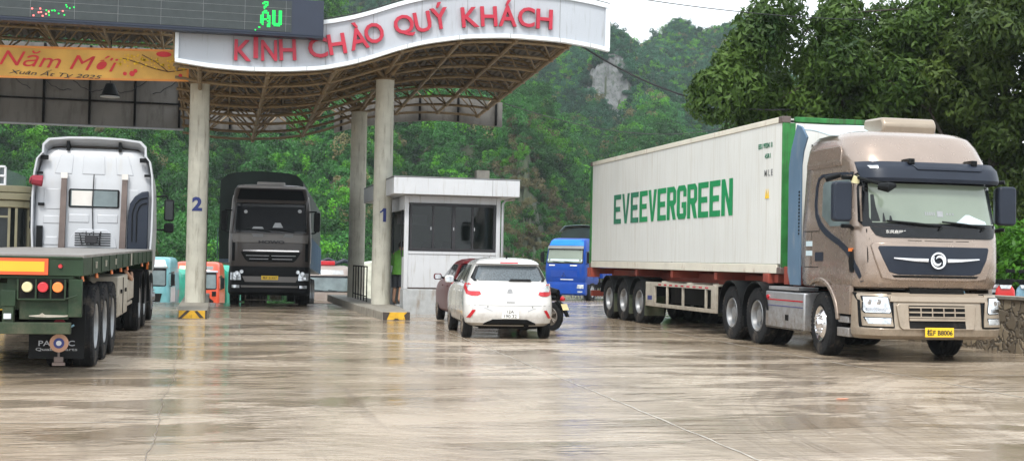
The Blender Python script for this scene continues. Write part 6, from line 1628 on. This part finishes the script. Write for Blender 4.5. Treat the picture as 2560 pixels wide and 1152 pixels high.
g = MB(); g.box(-.7, .35, .8, .85, .14, .17); g.box(.02, .35, .9, 1.1, .18, .38); g.box(-.7, -.66, .8, .84, .14, .4); g.build('under_frame', M['alu'], T)
rear_wheels(T, (4.3,), hw)
# its covered trailer, a thing of its own
TT = thing('covered_trailer', 'long trailer with dark green tarpaulin hood behind the dark middle lane lorry', 'trailer', (.2, 40.4, 0), -7.2, rx=-2.3)
o, b = cargo_box(TT, 0, 2.56, 0, 12.9, 1.35, 3.95, 'tarp_green', 'fairing_blue', False, .95)
g = MB()
for y in np.linspace(1.0, 12.5, 14): g.tube([(2.47, y, 2.3), (2.46, y + .4, 3.2), (2.47, y + .8, 2.3)], .008, 4)
g.build('tie_ropes', M['cable'], TT)
for y in (8.3, 9.6, 10.9):
    for x, sx in ((.15, -1), (.46, -1), (2.30, 1), (1.99, 1)): wheel(TT, x, y, .5, .26, 'drive', 0, sx)
g = MB()
for y in (8.3, 9.6, 10.9): g.cyl((.3, y, .5), (2.1, y, .5), .07)
g.box(.8, .95, .5, 12.5, .9, 1.22); g.box(1.5, 1.65, .5, 12.5, .9, 1.22); g.box(2.25, 2.4, 1.2, 7, .55, .62); g.box(2.25, 2.4, 1.2, 7, .95, 1.0); g.build('chassis', M['chassis'], TT)

# blue lorry by the container
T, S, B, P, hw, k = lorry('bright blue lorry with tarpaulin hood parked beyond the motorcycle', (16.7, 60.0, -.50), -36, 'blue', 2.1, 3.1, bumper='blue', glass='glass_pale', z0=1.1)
g = MB(); S.patch(g, P([(3.08, -1.02, 1.02), (3.42, -.92, .92)]), .015, .03, 12); g.build('roof_brow', M['blue_light'], T)
g = MB(); S.patch(g, P([(2.90, -1.05, 1.05), (3.06, -1.05, 1.05)]), .12, .05, 12); vz = g.build('sun_visor', M['seam'], T)
g = MB()
for x in (-.8, 0, .8): g.cyl((x, S.yf(x, 2.5) - .15, 2.52), (x, S.yf(x, 2.5) - .12, 2.52), .025)
g.build('visor_fixing', M['black'], vz)
g = MB(); S.patch(g, P([(1.35, -.75, .75), (1.72, -.8, .8)]), .015, .03, 10); gr = g.build('grille', mat('deep_blue', (.008, .05, .30), .35), T)
g = MB(); yq = S.yf(0, 1.3) - .03
for k_ in range(3): a = math.pi / 2 + k_ * 2.094; g.prism([(.0 + .03 * math.cos(a), 1.3 + .03 * math.sin(a)), (.085 * math.cos(a + .3), 1.3 + .085 * math.sin(a + .3)), (.11 * math.cos(a), 1.3 + .11 * math.sin(a)), (.085 * math.cos(a - .3), 1.3 + .085 * math.sin(a - .3))], 'xz', yq - .02, yq)
g.build('emblem', M['chrome'], gr)
g = MB()
for a, b in ((-.9, -.55), (.35, .75)): S.patch(g, P([(1.96, a, b), (2.02, a, b)]), .014, .02, 3)
S.patch(g, P([(1.2, -.2, .55), (1.24, -.2, .55)]), .014, .02, 3); g.build('white_stripe', M['white_paint'], T)
g = MB(); S.patch(g, [(2.23 * k, -.85 * hw, .85 * hw), (2.33 * k, -.85 * hw, .85 * hw)], .021, .006, 10); g.build('dashboard_papers', M['fairing_pale'], T)
g = MB(); S.patch(g, [(1.32, .85, 1.2), (1.48, .9, 1.15)], .012, .02, 4, side='r'); g.build('door_emblem', M['plate_white'], T)
cargo_box(T, -1.12, 1.12, 2.45, 8.0, 1.25, 3.5, 'tarp_green', 'blue', True, .7, .16); rear_wheels(T, (6.0,), hw, .46)
g = MB(); g.grid([[(x, y, 3.80 - .10 * (x / 1.15) ** 2 - (.25 if abs(x) > 1.14 else 0)) for x in np.linspace(-1.16, 1.16, 9)] for y in np.linspace(2.3, 8, 9)]); o = g.build('tarp_top', M['tarp_pale'], T); md = o.modifiers.new('s', 'SOLIDIFY'); md.thickness = .02

# lorries waiting below the crest
T, S, B, P, hw, k = lorry('orange lorry cab parked behind the column numbered 2', (-.78, 67.2, -2.42), -9, 'orange', 2.45, 3.5, bumper='chassis', glass='glass_mid', group='lorries waiting beyond the gate')
for sx in (-1, 1):
    g = MB(); a, b = sorted((sx * .45, sx * .85)); S.patch(g, [(3.1, a, b), (3.28, a, b)], .012, .02, 4); g.build('marker_recess', M['lamp_cream'] if sx < 0 else M['seam'], T)
g = MB(); S.patch(g, P([(2.97, -1.08, 1.08), (3.05, -1.08, 1.08)]), .1, .1, 10); g.build('sun_visor', M['fascia'], T, bevel=.01)
g = MB(); S.patch(g, P([(1.22, -.80, .80), (1.5, -.95, .95), (1.70, -.70, .70)]), .015, .03, 8); gg = g.build('grille', M['chassis'], T)
g = MB()
for z in (1.32, 1.45, 1.58): S.patch(g, P([(z, -.7, .7), (z + .03, -.7, .7)]), .03, .02, 8, 1)
g.build('grille_bar', M['alu'], gg)
g = MB()
for a, b in ((-1.05, -.85), (.85, 1.05)): S.patch(g, P([(1.75, a, b), (2.0, a, b)]), .012, .02, 3)
g.build('corner_vent', M['chassis'], T)
cargo_box(T, -1.25, 1.25, 2.6, 9, 1.3, 3.15, 'tarp_teal', None); rear_wheels(T, (6.5,), hw)
T, S, B, P, hw, k = lorry('silver and white lorry with red roof bar parked beyond the dark lorry and column 1', (6.0, 67.5, -2.45), -4, 'silver', 2.45, 3.45, bumper='silver', glass='glass_mid', group='lorries waiting beyond the gate')
g = MB(); S.patch(g, P([(3.02, -1.0, .8), (3.26, -.95, .75)]), .02, .04, 10); tb2 = g.build('roof_visor', M['rim_grey'], T)
g = MB(); S.patch(g, P([(3.1, -.9, .0), (3.18, -.85, -.05)]), .045, .02, 8); g.build('roof_lettering_band', M['white_paint'], tb2)
g = MB(); g.box(-1.1, .35, .7, 1.0, 3.45, 3.68); g.build('red_roof_bar', M['lamp_red'], T, bevel=.04)
g = MB(); g.tube([(.3, .9, 3.5), (.8, 1.0, 3.72), (1.3, 1.3, 3.55)], [.08, .12, .08], 8); g.tube([(-.6, 1.2, 3.6), (0, 1.2, 3.78), (.5, 1.2, 3.6)], [.05, .1, .06], 8); g.build('rolled_tarpaulin', M['navy'], T)
g = MB(); S.patch(g, P([(1.3, -.7, .7), (1.5, -.8, .8)]), .02, .04, 8); gg = g.build('grille', M['black'], T)
g = MB(); S.patch(g, P([(1.6, -1.0, 1.0), (1.66, -1.0, 1.0)]), .02, .03, 8); g.build('chrome_strip', M['chrome'], T)
cargo_box(T, -1.2, 1.2, 2.6, 9, 1.3, 3.2, 'tarp_white', None); rear_wheels(T, (6.5,), hw)
T, S, B, P, hw, k = lorry('pale teal and white lorry cab partly hidden by the flatbed lorry', (-3.1, 62.0, -2.1), -12, 'teal_cab', 2.45, 3.4, bumper='teal_cab', glass='glass_mid', group='lorries waiting beyond the gate')
g = MB(); S.patch(g, P([(3.0, -1.05, 1.05), (3.36, -.9, .9)]), .015, .03, 8); g.build('roof_brow', M['fairing_pale'], T)
g = MB(); S.patch(g, P([(1.25, -.8, .8), (1.75, -.9, .9)]), .015, .03, 8); g.build('grille', M['chassis'], T)
g = MB(); S.patch(g, P([(2.97, -1.08, 1.08), (3.04, -1.08, 1.08)]), .1, .1, 10); g.build('sun_visor', M['seam'], T, bevel=.01)
g = MB(); S.patch(g, [(1.3, .0 + .42, 1.3), (2.0, .42, 1.3)], .012, .02, 4, side='r'); g.build('white_door', M['white_cab'], T)
rear_wheels(T, (6.0,), hw); cargo_box(T, -1.1, 1.1, 2.6, 8, 1.2, 2.7, 'tarp_teal', None)
T = thing('covered_load', 'lumpy white tarpaulin covered lorry load between the teal cab and the orange cab', 'lorry load', (-2.9, 70.5, -2.4), 6)
cargo_box(T, -.9, 1.35, 0, 6, 1.2, 2.75, 'tarp_white', None, arch_h=.3); 
g = MB(); g.box(-.85, 1.3, -.1, 6, .85, 1.1); g.build('side_rail', M['orange'], T)
for x, sx in ((-.7, -1), (1.15, 1)): wheel(T, x, 1.2, .5, .28, 'drive', 0, sx); wheel(T, x, 4.6, .5, .28, 'drive', 0, sx)
T = thing('covered_load', 'white tarpaulin covered load seen between columns beside the railing', 'lorry load', (8.3, 62.5, -2.25), -4)
cargo_box(T, -1.2, 1.2, 0, 6, 1.2, 3.35, 'tarp_white', None, arch_h=.2)
g = MB(); g.box(-1.15, 1.15, -.1, 6, .85, 1.1); g.build('side_rail', M['chassis'], T)
for x, sx in ((-1, -1), (1.0, 1)): wheel(T, x, 1.2, .5, .28, 'drive', 0, sx); wheel(T, x, 4.6, .5, .28, 'drive', 0, sx)

# white barrier behind the container trailer
t = thing('picket_barrier', 'white upright bar barrier beyond the rear of the container trailer', 'barrier', (18.2, 64, float(gz(18.5, 64))))
g = MB()
for x in np.arange(0, 5, .16): g.box(x, x + .07, 0, .03, .05, 1.5)
g.box(-.05, 5.1, .032, .06, .2, .3); g.box(-.05, 5.1, .032, .06, 1.2, 1.3); g.build('picket', M['white_cab'], t)

# ================================================================ cars
def hatchback(label, loc, rz, paint, tall=1.0, wide=1.0, name='hatchback_car', plate=None, front_only=False):
    T = thing(name, label, 'car', loc, rz)
    s, q = tall, wide
    S = Shell([(.24 * s, .74 * q, .14, 3.5, .05, .3, .25, .1, .35, .3), (.30 * s, .81 * q, .04, 3.62, .05, .3, .25, .1, .38, .35), (.45 * s, .838 * q, .0, 3.70, .05, .30, .26, .12, .4, .4), (.64 * s, .84 * q, .01, 3.72, .05, .28, .26, .12, .42, .4), (.76 * s, .838 * q, .06, 3.68, .05, .26, .26, .12, .42, .4), (.90 * s, .825 * q, .10, 3.45, .06, .24, .26, .12, .42, .4),
               (.99 * s, .80 * q, .13, 2.95, .06, .24, .28, .10, .4, .3), (1.03 * s, .77 * q, .16, 2.80, .06, .22, .26, .10, .4, .3), (1.12 * s, .735 * q, .21, 2.62, .06, .18, .22, .08, .3, .25), (1.26 * s, .672 * q, .29, 2.32, .06, .18, .2, .08, .3, .25), (1.37 * s, .615 * q, .36, 2.05, .06, .18, .2, .08, .3, .25),
               (1.395 * s, .605 * q, .25, 2.0, .05, .16, .16, .08, .3, .25), (1.44 * s, .57 * q, .30, 1.88, .05, .18, .2, .08, .3, .25), (1.485 * s, .49 * q, .44, 1.7, .05, .2, .22, .08, .3, .25), (1.515 * s, .33 * q, .72, 1.45, .05, .2, .2, .05, .2, .2)])
    g = MB(); S.mesh(g, 3, 26, 10); body = g.build('body', M[paint], T)
    cut(body, [(.62, .30, .345, -1.0, -.55), (.62, .30, .345, .55, 1.0), (3.02, .30, .345, -1.0, -.55), (3.02, .30, .345, .55, 1.0)])
    g = MB(); S.patch(g, [(1.08 * s, -.56 * q, .56 * q), (1.11 * s, -.64 * q, .64 * q), (1.17 * s, -.665 * q, .665 * q), (1.36 * s, -.56 * q, .56 * q)], .008, .02, 20); rw = g.build('rear_window', mat('wet_rear_glass', (.075, .095, .11), .16, var=.35, vs=40, coat=.5), T)
    g = MB(); S.patch(g, [(1.07 * s, -.66 * q, -.60 * q), (1.13 * s, -.71 * q, -.64 * q), (1.35 * s, -.60 * q, -.55 * q)], .010, .02, 4); S.patch(g, [(1.07 * s, .60 * q, .66 * q), (1.13 * s, .64 * q, .71 * q), (1.35 * s, .55 * q, .60 * q)], .010, .02, 4); g.build('window_edge', M['black_gloss'], T)
    g = MB(); S.patch(g, [(1.075 * s, -.02, .42), (1.115 * s, .03, .40)], .03, .03, 8); g.build('rear_wiper', M['black'], T, bevel=.006)
    g = MB(); S.patch(g, [(1.405 * s, -.17, .17), (1.43 * s, -.17, .17)], .006, .015, 8); g.build('high_brake_light', M['lamp_red'], T)
    g = MB(); g.tube([(0, .62, 1.50 * s), (0, .55, 1.56 * s)], [.018, .008], 6); g.build('antenna', M['black'], T)
    for sx in (-1, 1):
        a = lambda z, u, v: (z * s, *(sorted((sx * u * q, sx * v * q))))
        g = MB(); S.patch(g, [a(.80, .60, .72), a(.83, .54, .80), a(.93, .58, .83), a(1.03, .74, .80)], .012, .03, 10); tl = g.build('tail_light', M['lamp_red'], T)
        g = MB(); S.patch(g, [a(.885, .56, .76), a(.92, .57, .78), a(1.0, .70, .79)], .016, .01, 8); g.build('clear_lens', M['lamp'], tl)
        g = MB(); S.patch(g, [a(.39, .73, .80), a(.54, .64, .70)], .010, .02, 4); g.build('bumper_reflector', M['lamp_red'], T)
        sd = 'l' if sx < 0 else 'r'
        g = MB(); S.patch(g, [(1.03 * s, .55, 2.55), (1.10 * s, .60, 2.45), (1.33 * s, .85, 2.05), (1.37 * s, 1.0, 1.95)], .006, .015, 14, side=sd); sw = g.build('side_window', M['glass'], T)
        g = MB()
        for y in (1.05, 1.62): S.patch(g, [(1.03 * s, y, y + .06), (1.37 * s, y, y + .06)], .009, .01, 2, side=sd)
        g.build('window_pillar', M['black'], sw)
        g = MB()
        for y in (1.0, 1.9): S.patch(g, [(.86 * s, y, y + .18), (.885 * s, y, y + .18)], .03, .02, 4, side=sd)
        g.build('door_handle', M[paint], T)
        g = MB()
        for y in (.92, 1.62, 2.58): S.patch(g, [(.35 * s, y, y + .008), (1.0 * s, y, y + .008)], .003, .006, 1, 6, side=sd)
        g.build('door_gap', M['seam'], T)
        g = MB(); g.tube([(sx * .72 * q, 2.35, 1.02 * s), (sx * .86 * q, 2.3, 1.06 * s)], [.025, .03], 6); ar = g.build('mirror_arm', M['black'], T)
        g = MB(); P_ = rr(min(sx * .82 * q, sx * 1.0 * q), max(sx * .82 * q, sx * 1.0 * q), .99 * s, 1.14 * s, .05); g.prism(P_, 'xz', 2.22, 2.34); g.build('mirror_housing', M[paint], ar, bevel=.03)
        g = MB(); P_ = rr(min(sx * .84 * q, sx * .98 * q), max(sx * .84 * q, sx * .98 * q), 1.01 * s, 1.12 * s, .04); g.prism(P_, 'xz', 2.21, 2.218); g.build('mirror_glass', M['lamp'], ar)
        for y in (.62, 3.02): wheel(T, sx * (.84 * q - .10), y, .30, .185, 'car', 0, sx, 'alu')
        g = MB(); g.box(min(sx * .5, sx * .62), max(sx * .5, sx * .62), .25, 3.4, .22, .5); g.build('inner_arch', M['chassis'], T)
    g = MB(); S.patch(g, [(.26 * s, -.50, .50), (.30 * s, -.48, .48), (.37 * s, -.32, .32)], .010, .04, 14); S.patch(g, [(.238 * s, -.6, .6), (.27 * s, -.62, .62)], -.02, .04, 14); g.build('black_diffuser', M['black'], T)
    g = MB(); S.patch(g, [(.35 * s, -.60, -.5), (.36 * s, .5, .6)][:0] or [(.385 * s, -.20, .20), (.57 * s, -.20, .20)], .004, .02, 6); g.build('plate_recess', M['seam'] if 0 else M[paint], T)
    # bumper creases
    g = MB()
    for sx in (-1, 1): S.ribbon(g, [(sx * x, z * s) for x, z in ((.70, .56), (.45, .575), (.33, .52), (.22, .575))][:3], .012, .006, .01, 'f')
    g.build('bumper_crease', M['fascia'], T)
    g = MB(); S.patch(g, [(.855 * s, -.05, .05), (.875 * s, -.06, .06)], .012, .015, 4); g.cyl((0, S.yf(0, .87 * s) - .004, .89 * s), (0, S.yf(0, .87 * s) - .014, .89 * s), .045, .045, 20); g.build('emblem', M['alu'], T)
    g = MB(); S.patch(g, [(.675 * s, -.07, .09), (.69 * s, -.07, .09)], .004, .01, 4); g.build('tailgate_handle', M['black'], T)
    g = MB(); S.patch(g, [(.62 * s, -.76 * q, .76 * q), (.628 * s, -.76 * q, .76 * q)], .002, .006, 16, 1); g.build('tailgate_gap', M['seam'], T)
    g = MB()
    for x in (-.42, .42): g.cyl((x, S.yf(x, .58 * s) - .002, .60 * s), (x, S.yf(x, .58 * s) + .01, .60 * s), .014)
    g.build('parking_sensor', M['seam'], T)
    g = MB(); g.box(-.55, .55, .3, .34, .18, .22); g.cyl((.32, .35, .26), (.32, .1, .27), .05, .05); g.box(-.55, .55, .25, 3.3, .20, .26); g.cyl((-.6, .62, .3), (.6, .62, .3), .04)
    g.build('underbody', M['chassis'], T)
    if plate:
        yp = S.yf(.0, .47 * s) - .022
        g = MB(); g.box(-.165, .165, yp, yp + .012, .385 * s, .555 * s); pl = g.build('number_plate', M['plate_white'], T, bevel=.003)
        text(plate[0], 'plate_lettering', M['ink'], pl, w=.13, h=.055, depth=.003, bold=.0, at=(0, yp - .0022, .513 * s)); text(plate[1], 'plate_lettering', M['ink'], pl, w=.24, h=.06, depth=.003, bold=.0, at=(0, yp - .0022, .43 * s))
    return T
hatchback('white hatchback with wet rear window waiting beside the booth', (5.42, 23.12, 0), -4.5, 'car_white', plate=('12A', '190.32'))
hatchback('maroon red car standing ahead of the white hatchback', (6.06, 27.6, 0), -3, 'maroon', .985, 1.04, name='maroon_car')

# motorcycle right of the white car
T = thing('motorcycle', 'black and white motorcycle half hidden behind the white hatchback', 'motorcycle', (7.22, 26.0, 0), 38)
wheel(T, 0, .30, .30, .10, 'car', 0, -1, 'alu'); wheel(T, 0, 1.52, .30, .10, 'car', 0, -1, 'alu')
g = MB(); g.tube([(0, .45, .62), (0, .8, .72), (0, 1.1, .62), (0, 1.35, .85)], [.09, .13, .11, .06], 10); g.tube([(0, .15, .70), (0, .4, .70)], [.05, .09], 10); g.box(-.12, .12, .75, 1.1, .25, .5); g.build('body', M['black'], T, bevel=.02)
g = MB(); g.tube([(0, .12, .80), (0, .5, .82), (0, .95, .78)], [.07, .13, .10], 10); g.build('seat', M['black'], T)
g = MB(); g.tube([(0, .62, .2), (0, .3, .30)], .03, 6); g.tube([(.10, .5, .35), (.11, .05, .42)], [.04, .05], 8); g.tube([(0, 1.52, .3), (0, 1.32, .95)], .035, 6); g.tube([(-.32, 1.2, 1.02), (0, 1.32, .98), (.32, 1.2, 1.02)], .015, 6); g.build('frame', M['alu'], T)
g = MB(); g.prism([(-.02, .55), (-.10, .42), (-.16, .30), (-.12, .30), (-.02, .45), (.2, .60), (.1, .64)], 'yz', -.05, .05); fd = g.build('rear_fender', M['black'], T, bevel=.01)
g = MB(); g.box(-.10, .10, -.012, .0, -.07, .07); g.build('number_plate', M['plate_white'], T, loc=(0, -.06, .50), rot=(R(-25), 0, 0)).data.materials[0] = mat('cream_plate', (.72, .62, .34), .5)
g = MB(); g.tube([(0, .02, .68), (0, -.04, .66)], [.06, .04], 10); g.build('tail_light', M['lamp_red'], T)
g = MB()
for sx in (-1, 1): g.tube([(sx * .25, 1.2, 1.03), (sx * .3, 1.15, 1.2)], .008, 5); g.cyl((sx * .3, 1.13, 1.22), (sx * .3, 1.16, 1.22), .055, .055, 12)
g.build('mirror', M['alu'], T)

# scooters on the terrace
def scooter(label, loc, rz, paint):
    T = thing('scooter', label, 'scooter', loc, rz, 'scooters parked on the terrace')
    wheel(T, 0, .0, .23, .10, 'car', 0, -1, 'alu', z=.23); wheel(T, 0, 1.2, .23, .10, 'car', 0, -1, 'alu', z=.23)
    g = MB(); g.prism([(-.08, .42), (.08, .42), (.19, .62), (.17, .86), (.09, .98), (-.09, .98), (-.17, .86), (-.19, .62)], 'xz', .05, .12); g.build('front_shield', M[paint], T, bevel=.03)
    g = MB(); g.prism([(-.26, .40), (-.2, .50), (.0, .52), (.16, .40), (.1, .34)], 'yz', -.06, .06); g.build('front_fender', M[paint], T, bevel=.02)
    g = MB(); g.prism([(.62, .36), (.6, .62), (.8, .72), (1.5, .74), (1.58, .64), (1.3, .46), (.9, .36)], 'yz', -.15, .15); g.box(-.15, .15, .12, .7, .26, .33); g.build('body', M[paint], T, bevel=.03)
    g = MB(); g.prism([(.62, .70), (.7, .80), (1.0, .76), (1.48, .80), (1.5, .74), (.8, .70)], 'yz', -.13, .13); g.build('seat', M['black'], T, bevel=.02)
    g = MB(); g.prism([(-.12, .96), (.12, .96), (.15, 1.05), (-.15, 1.05)], 'xz', .02, .16); g.tube([(-.34, .26, 1.05), (-.14, .12, 1.02), (.14, .12, 1.02), (.34, .26, 1.05)], .02, 6)
    for sx in (-1, 1): g.tube([(sx * .24, .2, 1.05), (sx * .30, .16, 1.19)], .007, 5)
    g.build('handlebar', M['black'], T)
    for sx in (-1, 1):
        g = MB(); g.prism([(sx * .31 - .055, 1.18), (sx * .31 + .055, 1.18), (sx * .31 + .045, 1.25), (sx * .31 - .045, 1.25)], 'xz', .14, .16); g.build('mirror', M['black'], T, bevel=.008)
    g = MB(); g.prism([(-.08, .88), (.08, .88), (.11, .95), (-.11, .95)], 'xz', .025, .05); g.build('headlight', M['lamp'], T)
    g = MB(); g.prism([(-.05, .60), (.05, .60), (.07, .72), (-.07, .72)], 'xz', .04, .05); g.build('shield_panel', M['black'], T)
scooter('bright red scooter at the front of the terrace row', (14.75, 21.6, .225), -25, 'scooter_red')
scooter('pale blue scooter between the red scooter and the lorry', (14.5, 22.7, .225), -20, 'scooter_blue')
scooter('pale blue scooter close behind the red scooter', (15.4, 21.9, .225), -28, 'scooter_blue')
scooter('grey blue scooter at the back of the terrace row', (15.3, 23.2, .225), -15, 'scooter_blue')
scooter('white scooter between the two pale blue scooters', (15.0, 22.3, .225), -32, 'white_cab')
scooter('blue scooter nearest the camera on the terrace', (15.5, 20.9, .225), -30, 'scooter_blue')

# person in a lime raincoat by the booth side window
def person():
    me = bpy.data.meshes.new('person'); bm = bmesh.new()
    pts = {'pel': (0, 0, .88), 'bel': (0, 0, 1.02), 'che': (0, .03, 1.26), 'nk': (0, .05, 1.45), 'hd': (0, .08, 1.58), 'ht': (0, .08, 1.70),
           'ls': (-.19, .03, 1.38), 'le': (-.26, .12, 1.12), 'lw': (-.20, .34, 1.05), 'lh': (-.18, .42, 1.06), 'rs': (.19, .03, 1.38), 're': (.27, .14, 1.14), 'rw': (.22, .36, 1.12), 'rh': (.2, .44, 1.13),
           'lp': (-.10, 0, .84), 'lk': (-.11, .02, .48), 'la': (-.11, -.02, .09), 'lt': (-.11, .13, .04), 'rp': (.10, 0, .84), 'rk': (.12, -.06, .48), 'ra': (.13, -.16, .10), 'rt': (.13, -.02, .04)}
    rad = dict(pel=.15, bel=.14, che=.155, nk=.06, hd=.095, ht=.07, ls=.07, le=.05, lw=.035, lh=.03, rs=.07, re=.05, rw=.035, rh=.03, lp=.10, lk=.062, la=.042, lt=.038, rp=.10, rk=.062, ra=.042, rt=.038)
    E_ = [('pel', 'bel'), ('bel', 'che'), ('che', 'nk'), ('nk', 'hd'), ('hd', 'ht'), ('che', 'ls'), ('ls', 'le'), ('le', 'lw'), ('lw', 'lh'), ('che', 'rs'), ('rs', 're'), ('re', 'rw'), ('rw', 'rh'), ('pel', 'lp'), ('lp', 'lk'), ('lk', 'la'), ('la', 'lt'), ('pel', 'rp'), ('rp', 'rk'), ('rk', 'ra'), ('ra', 'rt')]
    vv = {k: bm.verts.new(p) for k, p in pts.items()}
    for a, b in E_: bm.edges.new((vv[a], vv[b]))
    # five fingers on each hand
    for h, sx in (('lh', -1), ('rh', 1)):
        for i in range(5):
            b0 = Vector(pts[h]); f1 = b0 + Vector(((i - 2) * .017, .045 if i else .01, -.01 if i else .02)); f2 = f1 + Vector((0 if i else -sx * .02, .035, -.018))
            a1, a2 = bm.verts.new(f1), bm.verts.new(f2); bm.edges.new((vv[h], a1)); bm.edges.new((a1, a2)); rad[len(rad)] = 0
    bm.to_mesh(me); bm.free()
    o = bpy.data.objects.new('person', me); C.objects.link(o); me.materials.append(M['skin'])
    sk = o.modifiers.new('skin', 'SKIN'); lay = me.skin_vertices[0].data; names = list(pts)
    for i, v in enumerate(lay):
        r_ = rad[names[i]] if i < len(names) else .009
        v.radius = (r_, r_)
    lay[0].use_root = True
    sb = o.modifiers.new('sub', 'SUBSURF'); sb.levels = sb.render_levels = 2
    o.location = (5.0, 34.95, .2); o.rotation_euler = (R(-6), 0, R(-35))
    tag(o, 'person in a lime green raincoat and dark shorts in the booth side doorway', 'person')
    S = Shell([(.80, .21, -.17, .17, .0, .15, .15, 0, .15, .15), (1.05, .185, -.16, .17, .0, .14, .14, 0, .14, .14), (1.3, .215, -.15, .20, .0, .15, .15, 0, .15, .15), (1.42, .19, -.10, .17, .0, .13, .12, 0, .13, .12), (1.49, .09, -.04, .13, .0, .06, .06, 0, .06, .06)])
    g = MB(); S.mesh(g, 2, 14, 4)
    g.tube([(-.19, .03, 1.38), (-.27, .12, 1.12), (-.205, .33, 1.05)], [.095, .075, .055], 10); g.tube([(.19, .03, 1.38), (.28, .14, 1.14), (.225, .35, 1.12)], [.095, .075, .055], 10)
    g.build('raincoat', M['hivis'], o)
    g = MB(); g.tube([(-.10, 0, .86), (-.115, .02, .46)], [.13, .10], 12); g.tube([(.10, 0, .86), (.125, -.05, .46)], [.13, .10], 12); g.build('shorts', M['trousers'], o)
    g = MB()
    vs = []; n = 12
    for i in range(7):
        t = i / 6 * math.pi * .62
        for k_ in range(n): a = 2 * math.pi * k_ / n; vs.append((.108 * math.sin(t) * math.cos(a), .075 + .122 * math.sin(t) * math.sin(a) - .012, 1.62 + .125 * math.cos(t)))
    g.add(vs, [(i * n + k_, i * n + (k_ + 1) % n, (i + 1) * n + (k_ + 1) % n, (i + 1) * n + k_) for i in range(6) for k_ in range(n)]); g.build('hair', M['hair'], o)
person()
